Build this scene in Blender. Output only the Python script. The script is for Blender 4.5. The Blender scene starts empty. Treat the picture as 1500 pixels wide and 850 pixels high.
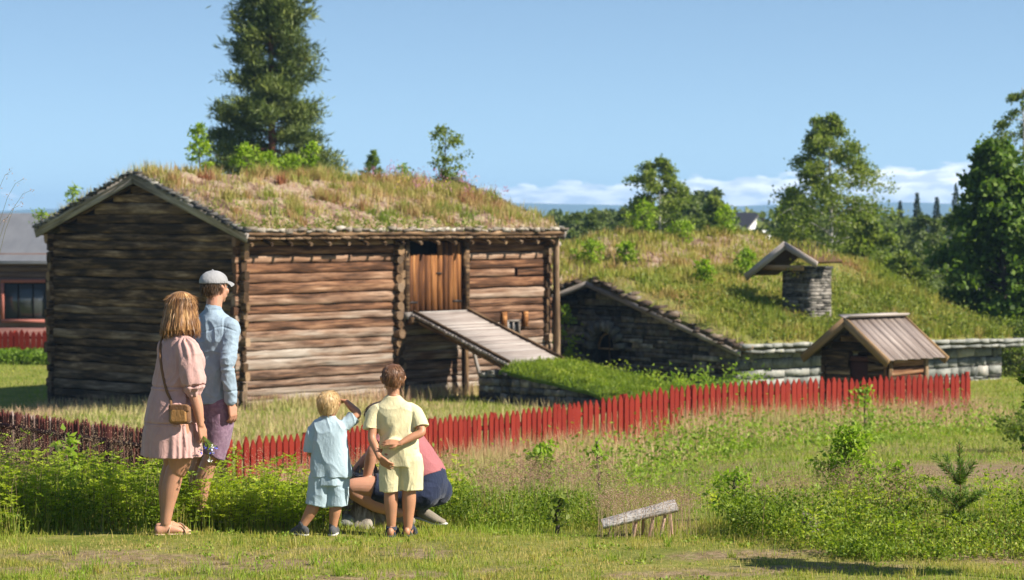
import bpy, bmesh, math, random
import numpy as np
from mathutils import Vector, Matrix
from mathutils.bvhtree import BVHTree

R = math.radians
scene = bpy.context.scene
COL = scene.collection
RNG = np.random.default_rng(7)

# ------------------------------------------------------------------ noise
def _hash(ix, iy, iz, seed):
    h = (ix * 374761393 + iy * 668265263 + iz * 2147483647 + seed * 1274126177) & 0xFFFFFFFF
    h = ((h ^ (h >> 13)) * 1274126177) & 0xFFFFFFFF
    h = h ^ (h >> 16)
    return (h & 0xFFFFFF) / float(0xFFFFFF)

def vnoise(P, seed=0):
    """smooth value noise in -1..1 for points (n,3)"""
    P = np.asarray(P, float)
    I = np.floor(P).astype(np.int64)
    F = P - I
    F = F * F * (3 - 2 * F)
    out = 0
    for dx in (0, 1):
        wx = F[:, 0] if dx else 1 - F[:, 0]
        for dy in (0, 1):
            wy = F[:, 1] if dy else 1 - F[:, 1]
            for dz in (0, 1):
                wz = F[:, 2] if dz else 1 - F[:, 2]
                out = out + wx * wy * wz * _hash(I[:, 0] + dx, I[:, 1] + dy, I[:, 2] + dz, seed)
    return out * 2 - 1

def fbm(P, seed=0, oct=3):
    P = np.asarray(P, float)
    a, s, o = 1.0, 0.0, 0
    for k in range(oct):
        o = o + a * vnoise(P * (2 ** k) + 17.3 * k, seed + k)
        s += a
        a *= .5
    return o / s

def n2(x, y, f, seed=0, oct=2):
    x = np.atleast_1d(np.asarray(x, float)); y = np.atleast_1d(np.asarray(y, float))
    return fbm(np.stack([x * f, y * f, np.full_like(x, .37)], 1), seed, oct)

def sstep(a, b, x):
    t = np.clip((x - a) / (b - a), 0, 1)
    return t * t * (3 - 2 * t)

def nrm(v):
    v = np.asarray(v, float)
    return v / (np.linalg.norm(v, axis=-1, keepdims=True) + 1e-12)

# ------------------------------------------------------------------ mesh collector
class MB:
    def __init__(self):
        self.v, self.n, self.f = [], 0, []
    def add(self, V, F, uv=None, r=0.5):
        V = np.asarray(V, float).reshape(-1, 3)
        F = np.asarray(F, np.int64)
        if len(F) == 0:
            return
        if uv is None:
            uv = np.zeros(F.shape + (2,))
        r = np.broadcast_to(np.asarray(r, float), (len(F),))
        self.v.append(V); self.f.append((F + self.n, np.asarray(uv, float), r)); self.n += len(V)
    def grid(self, V, uvv=None, r=.5, closed=False):
        """V (k,n,3) grid of points, closed = wraps along n"""
        V = np.asarray(V, float); k, n = V.shape[:2]
        i = np.arange(k - 1)[:, None]; j = np.arange(n if closed else n - 1)[None, :]
        j2 = (j + 1) % n
        F = np.stack([i * n + j, i * n + j2, (i + 1) * n + j2, (i + 1) * n + j], -1).reshape(-1, 4)
        uv = None
        if uvv is not None:
            U, W = uvv            # U (k,) W (n or n+1,)
            W = np.asarray(W)
            a = np.broadcast_to(np.asarray(U)[:-1, None], (k - 1, j.shape[1])); b = np.broadcast_to(np.asarray(U)[1:, None], (k - 1, j.shape[1]))
            c = np.broadcast_to(W[:j.shape[1]][None], a.shape); d = np.broadcast_to(W[1:j.shape[1] + 1][None], a.shape)
            uv = np.stack([np.stack([a, c], -1), np.stack([a, d], -1), np.stack([b, d], -1), np.stack([b, c], -1)], -2).reshape(-1, 4, 2)
        self.add(V.reshape(-1, 3), F, uv, r)
    def tube(self, pts, rad, n=8, r=None, u0=None, jit=None, ref=(0, 0, 1), cap=True):
        pts = np.asarray(pts, float); k = len(pts)
        rad = np.asarray(rad, float)
        if rad.ndim == 0: rad = np.full(k, float(rad))
        if rad.ndim == 1: rad = np.stack([rad, rad], 1)
        T = nrm(np.gradient(pts, axis=0))
        ref = np.asarray(ref, float)
        if abs(np.dot(T.mean(0), ref)) > .9 * np.linalg.norm(ref): ref = np.array([1., 0.1, 0])
        A = nrm(np.cross(T, ref)); B = nrm(np.cross(A, T))
        ang = np.linspace(0, 2 * np.pi, n, endpoint=False)
        ca, sa = np.cos(ang), np.sin(ang)
        J = 1.0 if jit is None else jit[:, :, None]
        V = pts[:, None] + (A[:, None] * ca[None, :, None] * rad[:, :1, None] + B[:, None] * sa[None, :, None] * rad[:, 1:, None]) * J
        if r is None: r = random.random()
        if u0 is None: u0 = random.random() * 50
        L = np.concatenate([[0], np.cumsum(np.linalg.norm(np.diff(pts, axis=0), axis=1))]) + u0
        W = np.linspace(0, 2 * np.pi, n + 1) * rad.mean() + r * 31.7
        self.grid(V, (L, W), r, True)
        if cap:
            for e, fl in ((0, 1), (k - 1, 0)):
                ring = V[e]; c = ring.mean(0)
                a = np.arange(n); b = (a + 1) % n
                F = np.stack([np.full(n, n), b, a] if fl else [np.full(n, n), a, b], 1)
                uv = np.zeros((n, 3, 2)); uv[..., 0] = u0 + .03; uv[..., 1] = r * 31.7 + .02 * np.arange(3)
                self.add(np.vstack([ring, c[None]]), F, uv, r)
    def box(self, c, s, X=(1, 0, 0), Y=(0, 1, 0), r=None, jit=0.0, rng=None, bev=0.0):
        """box at centre c, full size s, axes X, Y; uv u along X"""
        X = nrm(X); Y = nrm(Y); Z = np.cross(X, Y)
        if r is None: r = random.random()
        u0 = random.random() * 40
        s = np.asarray(s, float) / 2
        sg = np.array([[-1, -1, -1], [1, -1, -1], [1, 1, -1], [-1, 1, -1], [-1, -1, 1], [1, -1, 1], [1, 1, 1], [-1, 1, 1]], float)
        P = sg * s
        if jit:
            P = P + (rng or RNG).normal(0, jit, P.shape)
        F = np.array([[0, 3, 2, 1], [4, 5, 6, 7], [0, 1, 5, 4], [1, 2, 6, 5], [2, 3, 7, 6], [3, 0, 4, 7]])
        uv = np.zeros((6, 4, 2))
        for i, f in enumerate(F):
            q = P[f]
            if i in (0, 1): uv[i] = q[:, [0, 1]]
            elif i in (2, 4): uv[i] = q[:, [0, 2]]
            else: uv[i] = q[:, [1, 2]] * .3
        uv[..., 0] += u0; uv[..., 1] += r * 31.7
        V = np.asarray(c, float) + P[:, :1] * X + P[:, 1:2] * Y + P[:, 2:] * Z
        self.add(V, F, uv, r)
    def beam(self, p0, p1, w, h, up=(0, 0, 1), r=None):
        p0 = np.asarray(p0, float); p1 = np.asarray(p1, float)
        X = nrm(p1 - p0); Y = nrm(np.cross(up, X))
        self.box((p0 + p1) / 2, (np.linalg.norm(p1 - p0), w, h), X, Y, r)
    def prism(self, poly, d, r=.5):
        """poly (n,3) planar outline extruded by vector d (convex outline)"""
        P = np.asarray(poly, float); n = len(P); d = np.asarray(d, float)
        V = np.vstack([P, P + d])
        a = np.arange(n); b = (a + 1) % n
        F = np.stack([a, b, b + n, a + n], 1)
        self.add(V, F, None, r)
        for off, fl in ((0, 1), (n, 0)):
            t = np.arange(1, n - 1)
            T = np.stack([np.zeros_like(t), t + 1, t] if fl else [np.zeros_like(t), t, t + 1], 1) + off
            self.add(V, T, None, r)
    # ---- vegetation
    def leaves(self, P, size, rng, aspect=.5, D=None, updir=.0, r=None, fold=.25, spread=1.0):
        P = np.asarray(P, float); n = len(P)
        if n == 0: return
        if D is None:
            D = rng.normal(size=(n, 3)); D[:, 2] -= updir
        else:
            D = nrm(D) + rng.normal(size=(n, 3)) * .35 * spread
        D = nrm(D)
        S = nrm(np.cross(D, rng.normal(size=(n, 3))))
        N = np.cross(S, D)
        size = np.broadcast_to(np.asarray(size, float), (n,))[:, None] * rng.uniform(.7, 1.25, (n, 1))
        a = P; c = P + D * size
        m = P + D * size * .45 - N * size * fold * aspect
        b = m + S * size * aspect * .5; d = m - S * size * aspect * .5
        V = np.stack([a, b, c, d], 1).reshape(-1, 3)
        F = np.arange(n * 4).reshape(n, 4)
        self.add(V, F, None, rng.random(n) if r is None else r)
    def blades(self, P, H, W, rng, lean=.35, r=None, dirv=None):
        P = np.asarray(P, float); n = len(P)
        if n == 0: return
        H = np.broadcast_to(np.asarray(H, float), (n,)); W = np.broadcast_to(np.asarray(W, float), (n,))
        az = rng.uniform(0, 2 * np.pi, n); l = np.abs(rng.normal(0, lean, n))
        d = np.stack([np.cos(az), np.sin(az), np.zeros(n)], 1)
        if dirv is not None: d = nrm(d + np.asarray(dirv))
        fa = rng.uniform(0, 2 * np.pi, n)
        s = np.stack([np.cos(fa), np.sin(fa), np.zeros(n)], 1) * (W / 2)[:, None]
        up = np.array([0, 0, 1.])
        mid = P + (up * .55) * H[:, None] + d * (H * l * .3)[:, None]
        tip = P + up * (H * np.clip(1 - .35 * l * l, .35, 1))[:, None] + d * (H * l)[:, None]
        V = np.stack([P - s, P + s, mid - s * .75, mid + s * .75, tip], 1).reshape(-1, 3)
        o = (np.arange(n) * 5)[:, None]
        rr = rng.random(n) if r is None else np.broadcast_to(r, (n,))
        base = self.n
        self.v.append(V); self.n += len(V)
        self.f.append((o + np.array([[0, 1, 3, 2]]) + base, np.zeros((n, 4, 2)), rr))
        self.f.append((o + np.array([[2, 3, 4]]) + base, np.zeros((n, 3, 2)), rr))
        return tip
    def build(self, name, mat, parent=None, smooth=False, kind=None, label=None):
        V = np.concatenate(self.v) if self.v else np.zeros((0, 3))
        me = bpy.data.meshes.new(name)
        me.vertices.add(len(V)); me.vertices.foreach_set('co', V.astype(np.float32).ravel())
        loops = np.concatenate([f.ravel() for f, _, _ in self.f])
        sizes = np.concatenate([np.full(len(f), f.shape[1]) for f, _, _ in self.f])
        starts = np.concatenate([[0], np.cumsum(sizes)[:-1]])
        me.loops.add(len(loops)); me.loops.foreach_set('vertex_index', loops.astype(np.int32))
        me.polygons.add(len(sizes)); me.polygons.foreach_set('loop_start', starts.astype(np.int32))
        uv = np.concatenate([u.reshape(-1, 2) for _, u, _ in self.f])
        ul = me.uv_layers.new(name='UVMap'); ul.data.foreach_set('uv', uv.astype(np.float32).ravel())
        at = me.attributes.new('rnd', 'FLOAT', 'FACE')
        at.data.foreach_set('value', np.concatenate([r for _, _, r in self.f]).astype(np.float32))
        if smooth:
            me.polygons.foreach_set('use_smooth', np.ones(len(sizes), bool))
        me.update(calc_edges=True)
        me.validate()
        if mat: me.materials.append(mat)
        o = bpy.data.objects.new(name, me)
        COL.objects.link(o)
        if parent is not None: o.parent = parent
        if kind: o['kind'] = kind
        if label: o['label'] = label
        return o

def thing(name, label, cat, loc=(0, 0, 0), rz=0, group=None):
    o = bpy.data.objects.new(name, None); COL.objects.link(o)
    o.location = loc; o.rotation_euler = (0, 0, rz)
    o.empty_display_size = .2
    return tag(o, label, cat, group)

def tag(o, label, cat, group=None, kind=None):
    o['label'] = label; o['category'] = cat
    if group: o['group'] = group
    if kind: o['kind'] = kind
    return o

# ------------------------------------------------------------------ materials
def ramp_node(nt, stops, interp='LINEAR'):
    n = nt.nodes.new('ShaderNodeValToRGB'); cr = n.color_ramp; cr.interpolation = interp
    while len(cr.elements) > 1: cr.elements.remove(cr.elements[-1])
    for i, (p, c) in enumerate(stops):
        e = cr.elements[0] if i == 0 else cr.elements.new(p)
        e.position = p; e.color = (*c, 1)
    return n

class M:
    """tiny material builder"""
    def __init__(self, name, rough=.85, spec=.2):
        self.m = bpy.data.materials.new(name); self.m.use_nodes = True
        self.nt = self.m.node_tree; self.b = self.nt.nodes['Principled BSDF']
        self.b.inputs['Roughness'].default_value = rough
        self.b.inputs['Specular IOR Level'].default_value = spec
        self.L = self.nt.links.new
    def n(self, t, **kw):
        x = self.nt.nodes.new(t)
        for k, v in kw.items(): setattr(x, k, v)
        return x
    def attr(self, name='rnd'):
        a = self.n('ShaderNodeAttribute'); a.attribute_name = name; return a.outputs['Fac']
    def coord(self, which='Object', scale=(1, 1, 1)):
        t = self.n('ShaderNodeTexCoord'); mp = self.n('ShaderNodeMapping')
        mp.inputs['Scale'].default_value = scale
        self.L(t.outputs[which], mp.inputs['Vector']); return mp.outputs['Vector']
    def noise(self, vec, scale=5, detail=4, rough=.55, dist=0):
        x = self.n('ShaderNodeTexNoise'); x.inputs['Scale'].default_value = scale; x.inputs['Detail'].default_value = detail
        x.inputs['Roughness'].default_value = rough; x.inputs['Distortion'].default_value = dist
        self.L(vec, x.inputs['Vector']); return x.outputs['Fac']
    def ramp(self, fac, stops, interp='LINEAR'):
        x = ramp_node(self.nt, stops, interp); self.L(fac, x.inputs['Fac']); return x.outputs['Color']
    def math(self, op, a, b=0.0, clamp=False):
        x = self.n('ShaderNodeMath', operation=op); x.use_clamp = clamp
        for i, v in enumerate((a, b)):
            if isinstance(v, (int, float)): x.inputs[i].default_value = v
            else: self.L(v, x.inputs[i])
        return x.outputs[0]
    def mix(self, fac, a, b, mode='MIX'):
        x = self.n('ShaderNodeMix', data_type='RGBA', blend_type=mode)
        for s, v in ((x.inputs[0], fac), (x.inputs[6], a), (x.inputs[7], b)):
            if isinstance(v, (int, float)): s.default_value = v
            elif isinstance(v, tuple): s.default_value = (*v, 1)
            else: self.L(v, s)
        return x.outputs[2]
    def range(self, v, a, b, c=0., d=1.):
        x = self.n('ShaderNodeMapRange'); x.inputs[1].default_value = a; x.inputs[2].default_value = b
        x.inputs[3].default_value = c; x.inputs[4].default_value = d
        self.L(v, x.inputs[0]); return x.outputs[0]
    def color(self, c):
        if isinstance(c, tuple): self.b.inputs['Base Color'].default_value = (*c, 1)
        else: self.L(c, self.b.inputs['Base Color'])
        self.c = c; return self
    def bump(self, h, strength=.3, dist=.02):
        x = self.n('ShaderNodeBump'); x.inputs['Strength'].default_value = strength; x.inputs['Distance'].default_value = dist
        self.L(h, x.inputs['Height']); self.L(x.outputs[0], self.b.inputs['Normal']); return self
    def translucent(self, fac=.35, tint=(1, 1, 1)):
        t = self.n('ShaderNodeBsdfTranslucent')
        if isinstance(self.c, tuple): t.inputs['Color'].default_value = (*[a * b for a, b in zip(self.c, tint)], 1)
        else: self.L(self.mix(1.0, self.c, tint, 'MULTIPLY'), t.inputs['Color'])
        ms = self.n('ShaderNodeMixShader'); ms.inputs[0].default_value = fac
        self.L(self.b.outputs[0], ms.inputs[1]); self.L(t.outputs[0], ms.inputs[2])
        self.L(ms.outputs[0], self.nt.nodes['Material Output'].inputs['Surface']); return self

def leafmat(name, stops, trans=.4, tint=(1.3, 1.5, .7), nscale=3.0, rough=.55, w=.45):
    m = M(name, rough, .25)
    f = m.math('ADD', m.math('MULTIPLY', m.attr(), 1 - w), m.math('MULTIPLY', m.range(m.noise(m.coord('Object'), nscale, 2), .3, .7), w))
    m.color(m.ramp(f, stops)); m.translucent(trans, tint); return m.m

def woodmat(name, stops, grey=None, greyz=None, grain=(.9, 22), rough=.85, dark=.35):
    """streaked wood along uv.u; optional weathering to grey over an object z interval"""
    m = M(name, rough, .15)
    v = m.coord('UV', (grain[0], grain[1], 1))
    g = m.noise(v, 1.0, 6, .65, .4)
    v2 = m.coord('UV', (grain[0] * .5, grain[1] * .16, 1)); g2 = m.noise(v2, 1.0, 3, .5)
    r = m.attr()
    f = m.math('ADD', m.math('ADD', m.math('MULTIPLY', m.range(g, .32, .68), .46), m.math('MULTIPLY', r, .26)), m.math('MULTIPLY', m.range(g2, .34, .66), .32), True)
    c = m.ramp(f, stops)
    if grey:
        t = m.n('ShaderNodeTexCoord'); sx = m.n('ShaderNodeSeparateXYZ'); m.L(t.outputs['Object'], sx.inputs[0])
        gz = m.range(sx.outputs[2], greyz[0], greyz[1], 1, 0)
        gf = m.math('MULTIPLY', m.math('ADD', gz, m.math('MULTIPLY', m.math('SUBTRACT', r, .5), .9), True), m.range(g2, .25, .6), True)
        gg = m.ramp(f, grey)
        c = m.mix(gf, c, gg)
    # dark checks (drying cracks) along the grain
    ck = m.noise(m.coord('UV', (grain[0] * .7, grain[1] * 1.6, 1)), 1.0, 2, .5)
    c = m.mix(m.math('MULTIPLY', m.range(ck, .62, .72), dark), c, (.015, .011, .008))
    m.color(c); m.bump(g, .5, .012)
    return m.m

def stonemat(name, stops, scale=6, moss=None):
    m = M(name, .9, .15)
    v = m.coord('Object')
    n1 = m.noise(v, scale, 5, .6)
    f = m.math('ADD', m.math('MULTIPLY', m.attr(), .6), m.math('MULTIPLY', m.range(n1, .3, .7), .4))
    c = m.ramp(f, stops)
    li = m.noise(v, scale * .35, 4, .6)
    c = m.mix(m.range(li, .58, .68, 0, .6), c, moss or (.30, .30, .24))
    m.color(c); m.bump(n1, .6, .03); return m.m

def clothmat(name, c, var=.12, scale=60, rough=.9, c2=None, weave=.25):
    m = M(name, rough, .1)
    v = m.coord('Object')
    n1 = m.noise(v, 9, 3)
    col = m.mix(m.range(n1, .3, .7), tuple(x * (1 - var) for x in c), tuple(min(1, x * (1 + var)) for x in c))
    if c2: col = m.mix(m.range(m.noise(v, scale, 2), .45, .6), col, c2)
    m.color(col)
    n2_ = m.noise(v, 420, 2)
    wr_ = m.noise(m.coord('Object', (1, 1, .55)), 26, 3, .55, 1.6)
    m.bump(m.math('ADD', m.math('MULTIPLY', n2_, .25), wr_), weave * 2.2, .008)
    m.b.inputs['Sheen Weight'].default_value = .15
    return m.m
# ------------------------------------------------------------------ camera
CAM_Z = 2.2
F_PX = 85 / 36 * 1500
HOR = 325.0
def at(px, py, d):
    """the point the photograph shows at pixel (px, py), d metres ahead of the camera"""
    return np.array([(px - 750) / F_PX * d, d, CAM_Z - (py - HOR) / F_PX * d])

cd = bpy.data.cameras.new('camera'); cam = bpy.data.objects.new('camera', cd); COL.objects.link(cam)
cam.location = (0, 0, CAM_Z); cam.rotation_euler = (R(90) - math.atan((425 - HOR) / F_PX), 0, 0)
cd.lens = 85; cd.sensor_width = 36; cd.clip_end = 20000; cd.clip_start = .5
cd.dof.use_dof = True; cd.dof.focus_distance = 17.2; cd.dof.aperture_fstop = 4.2
scene.camera = cam

# ------------------------------------------------------------------ light and sky
SUN = nrm(np.array([.93, -.37, .80]))
el = math.asin(SUN[2]); az = math.atan2(SUN[0], SUN[1])
sd = bpy.data.lights.new('sun', 'SUN'); so = bpy.data.objects.new('sun', sd); COL.objects.link(so)
sd.energy = 5.0; sd.angle = R(.5); sd.color = (1, .93, .82)
so.rotation_euler = Vector(SUN).to_track_quat('Z', 'Y').to_euler()
so.location = (20, -20, 40)

world = bpy.data.worlds.new('World'); scene.world = world; world.use_nodes = True
nt = world.node_tree; L = nt.links.new
bg = nt.nodes['Background']; bg.inputs['Strength'].default_value = .092
sky = nt.nodes.new('ShaderNodeTexSky'); sky.sky_type = 'NISHITA'; sky.sun_disc = False
sky.sun_elevation = el; sky.sun_rotation = az; sky.air_density = 1.0; sky.dust_density = .25; sky.ozone_density = 1.6
tc = nt.nodes.new('ShaderNodeTexCoord'); sep = nt.nodes.new('ShaderNodeSeparateXYZ'); L(tc.outputs['Generated'], sep.inputs[0])
def wm(op, a, b=0., c=None, clamp=False):
    x = nt.nodes.new('ShaderNodeMath'); x.operation = op; x.use_clamp = clamp
    for i, v in enumerate((a, b)):
        if isinstance(v, (int, float)): x.inputs[i].default_value = v
        else: L(v, x.inputs[i])
    return x.outputs[0]
# the lowest few degrees of the sky are taken a little higher up, clear northern air
zz = wm('ADD', wm('MULTIPLY', sep.outputs[2], 1.9), .115)
comb = nt.nodes.new('ShaderNodeCombineXYZ'); L(sep.outputs[0], comb.inputs[0]); L(sep.outputs[1], comb.inputs[1]); L(zz, comb.inputs[2])
L(comb.outputs[0], sky.inputs['Vector'])
# low bank of fair-weather cloud along the horizon
div = nt.nodes.new('ShaderNodeCombineXYZ')
azx = wm('ARCTAN2', sep.outputs[0], sep.outputs[1])
L(wm('MULTIPLY', azx, 62.0), div.inputs[0]); L(wm('MULTIPLY', sep.outputs[2], 190.0), div.inputs[1])
no = nt.nodes.new('ShaderNodeTexNoise'); no.inputs['Scale'].default_value = 1.0; no.inputs['Detail'].default_value = 7; no.inputs['Roughness'].default_value = .56
L(div.outputs[0], no.inputs['Vector'])
def wr(v, a, b, c, d, smooth=True):
    x = nt.nodes.new('ShaderNodeMapRange'); x.interpolation_type = 'SMOOTHSTEP' if smooth else 'LINEAR'
    for i, q in enumerate((a, b, c, d)): x.inputs[i + 1].default_value = q
    L(v, x.inputs[0]); return x.outputs[0]
# bank thicker towards the right of the view, thin on the left
azr = wr(azx, -.05, .01, .04, .58)
top = wr(azx, 0.0, .18, .0195, .0275)
band = wm('MULTIPLY', wr(wm('SUBTRACT', sep.outputs[2], top), -.012, .007, 1, 0), wr(sep.outputs[2], .0005, .006, .5, 1))
dens = wm('SUBTRACT', wm('ADD', no.outputs['Fac'], wm('MULTIPLY', wm('MULTIPLY', band, azr), .62)), wm('MULTIPLY', wm('SUBTRACT', 1.0, band), .35))
cl = wm('MULTIPLY', wr(dens, .585, .675, 0, 1), band)
sh = nt.nodes.new('ShaderNodeTexNoise'); sh.inputs['Scale'].default_value = 1.0; sh.inputs['Detail'].default_value = 5
d2 = nt.nodes.new('ShaderNodeCombineXYZ'); L(wm('MULTIPLY', azx, 90.0), d2.inputs[0]); L(wm('ADD', wm('MULTIPLY', sep.outputs[2], 330.0), .75), d2.inputs[1]); L(d2.outputs[0], sh.inputs['Vector'])
cc = nt.nodes.new('ShaderNodeValToRGB'); cr = cc.color_ramp
cr.elements[0].position = .40; cr.elements[0].color = (5.6, 6.0, 6.8, 1); cr.elements[1].position = .60; cr.elements[1].color = (11.0, 10.7, 10.3, 1)
L(sh.outputs['Fac'], cc.inputs['Fac'])
mx = nt.nodes.new('ShaderNodeMix'); mx.data_type = 'RGBA'; L(wm('MULTIPLY', cl, .95), mx.inputs[0]); tint = nt.nodes.new('ShaderNodeMix'); tint.data_type = 'RGBA'; tint.blend_type = 'MULTIPLY'; tint.inputs[0].default_value = 1; tint.inputs[7].default_value = (.99, 1.01, .945, 1); L(sky.outputs[0], tint.inputs[6]); L(tint.outputs[2], mx.inputs[6]); L(cc.outputs[0], mx.inputs[7])
L(mx.outputs[2], bg.inputs['Color'])

scene.view_settings.view_transform = 'Standard'; scene.view_settings.look = 'None'
scene.view_settings.gamma = 1; scene.view_settings.exposure = 1.05
scene.cycles.use_denoising = True
scene.cycles.max_bounces = 6; scene.cycles.diffuse_bounces = 3; scene.cycles.transmission_bounces = 3; scene.cycles.transparent_max_bounces = 4
scene.cycles.volume_bounces = 0
scene.cycles.use_adaptive_sampling = True; scene.cycles.adaptive_threshold = .012
scene.cycles.sample_clamp_indirect = 6
scene.cycles.caustics_reflective = False; scene.cycles.caustics_refractive = False

# ------------------------------------------------------------------ terrain
_Y = np.array([-400, 0, 17.3, 19, 22, 26, 31, 40, 57, 75, 100, 140, 200, 400, 1000, 9000.])
_ZL = np.array([0, 0, 0, -.12, -.5, -1.05, -1.6, -1.92, -2.2, -2.35, -2.7, -3.4, -4.5, -12, -34, -40.])
_ZR = np.array([0, 0, 0, -.10, -.33, -.65, -1.02, -1.62, -2.22, -2.45, -2.9, -3.8, -5.0, -12, -34, -40.])
def gz(x, y, rough=True):
    x = np.atleast_1d(np.asarray(x, float)); y = np.atleast_1d(np.asarray(y, float))
    x, y = np.broadcast_arrays(x, y)
    z = np.zeros(x.shape)
    for o, w in ((-1.2, .25), (0, .5), (1.2, .25)):        # soften the breaks of slope
        k = sstep(0, 4.5, x)
        z = z + w * ((1 - k) * np.interp(y + o, _Y, _ZL) + k * np.interp(y + o, _Y, _ZR))
    z = z - .42 * np.exp(-((x + 13) / 5.5) ** 2 - ((y - 62) / 6) ** 2)
    z = z + .16 * np.exp(-((x - 3.4) / 1.3) ** 2 - ((y - 17.3) / .9) ** 2)     # low bank on the right
    if rough:
        fl = x.ravel(); gl = y.ravel()
        a = np.clip(gl / 90, .25, 6)
        z = z + (n2(fl, gl, .9, 3) * .022 + n2(fl, gl, .22, 5) * .06 * np.clip((gl - 17) / 8, 0, 1) * a).reshape(x.shape)
    return z
def g1(x, y): return float(gz(x, y)[0])

def soilmask(x, y):
    """trodden bare earth: along the path on the right and in patches of the mown strip"""
    x = np.asarray(x, float).ravel(); y = np.asarray(y, float).ravel()
    s = np.zeros(len(x))
    for cx, cy, rx, ry, a in ((6.6, 31.5, 1.9, 2.8, 1.7), (4.5, 25.6, 1.0, 1.2, 1.4), (3.1, 25.0, .5, .9, .8), (5.4, 27.5, .8, .8, .8), (2.9, 30, .8, 1.6, .7), (3.7, 35, 1.6, 1.6, .6), (6, 40, 2.0, 1.8, .6), (10.9, 48, 1.6, 2.2, .6), (1.2, 27, .5, 1.2, .5)):
        s = np.maximum(s, a * np.exp(-((x - cx) / rx) ** 2 - ((y - cy) / ry) ** 2))
    s = s + n2(x, y, 1.3, 11, 3) * .45 * (s > .02)
    near = sstep(16.85, 16.0, y) * (sstep(-.06, .28, n2(x, y * 1.7, 1.15, 21, 3)) * .75 + .12)
    return np.clip(np.maximum(s, near), 0, 1)

mb = MB()
u = np.linspace(-1, 1, 230); u = u * (.22 + .78 * np.abs(u) ** 2)
yy = np.concatenate([-np.geomspace(260, 1, 14) , np.linspace(1, 13.8, 14), np.arange(14, 24, .09), np.arange(24, 62, .22), np.geomspace(62, 8600, 120)])
G = np.stack(np.meshgrid(yy, u, indexing='ij'), -1)
X = G[..., 1] * (34 + .55 * np.abs(G[..., 0])); Y = G[..., 0]
V = np.stack([X, Y, gz(X, Y)], -1)
mb.grid(V[:, ::1])
gm = M('ground_turf', .95, .05)
v = gm.coord('Object')
f = gm.math('ADD', gm.math('MULTIPLY', gm.range(gm.noise(v, 1.1, 6, .65), .3, .7), .55), gm.math('MULTIPLY', gm.range(gm.noise(v, 14, 4, .7), .3, .7), .45))
c = gm.ramp(f, [(.0, (.06, .085, .014)), (.35, (.13, .155, .025)), (.6, (.20, .20, .045)), (.85, (.27, .23, .09)), (1, (.31, .25, .13))])
sc_ = gm.ramp(gm.noise(v, 9, 6, .7), [(.3, (.11, .070, .042)), (.5, (.23, .155, .10)), (.7, (.35, .26, .165))])
c = gm.mix(gm.math('MULTIPLY', gm.attr('soil'), gm.range(gm.noise(v, 7, 5, .75), .34, .52), True), c, sc_)
gm.color(c); gm.bump(gm.noise(v, 22, 5, .7), .7, .04)
ground = mb.build('ground', gm.m, smooth=True, kind='structure')
me = ground.data
co = np.zeros(len(me.vertices) * 3, np.float32); me.vertices.foreach_get('co', co); co = co.reshape(-1, 3)
if True:
    a = me.attributes.new('soil', 'FLOAT', 'POINT'); a.data.foreach_set('value', soilmask(co[:, 0], co[:, 1]).astype(np.float32))
# grid winding must face up
nn = np.zeros(len(me.polygons) * 3, np.float32); me.polygons.foreach_get('normal', nn)
if nn.reshape(-1, 3)[:, 2].mean() < 0: me.flip_normals()
ground['label'] = 'grassy ground falling away from the lawn to the old buildings'

# far wooded hills
mb = MB()
xs = np.linspace(-4200, 4200, 240); ds = np.linspace(0, 1, 9)
Hh = 34 + 26 * n2(xs, xs * 0 + 3, .0011, 31, 3) + 16 * sstep(200, 1500, xs) + 10 * n2(xs, xs * 0, .006, 8, 2)
V = np.stack([np.broadcast_to(xs, (9, 240)), 4700 + ds[:, None] * 1500 + 0 * xs, -44 + (Hh + 44) * np.sin(ds[:, None] * np.pi / 2) ** .8], -1)
mb.grid(V)
hm = M('hill_forest', 1, 0); hm.color(hm.ramp(hm.noise(hm.coord('Object'), .012, 6, .7), [(.3, (.018, .035, .016)), (.7, (.05, .08, .03))]))
hills = mb.build('hills', hm.m, smooth=True, kind='structure'); hills['label'] = 'long wooded hills on the horizon'

# haze: even thin air in a closed box round everything
mb = MB(); mb.box((0, 3900, 15), (10400, 9000, 150), r=.5)
hz = bpy.data.materials.new('haze'); hz.use_nodes = True; hz.node_tree.nodes.clear()
ho = hz.node_tree.nodes.new('ShaderNodeOutputMaterial'); pv = hz.node_tree.nodes.new('ShaderNodeVolumePrincipled')
pv.inputs['Density'].default_value = .00020; pv.inputs['Color'].default_value = (.42, .68, 1, 1); pv.inputs['Anisotropy'].default_value = .1
hz.node_tree.links.new(pv.outputs[0], ho.inputs['Volume'])
haze = mb.build('haze', hz, kind='stuff'); haze['label'] = 'thin summer haze in the air'
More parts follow.
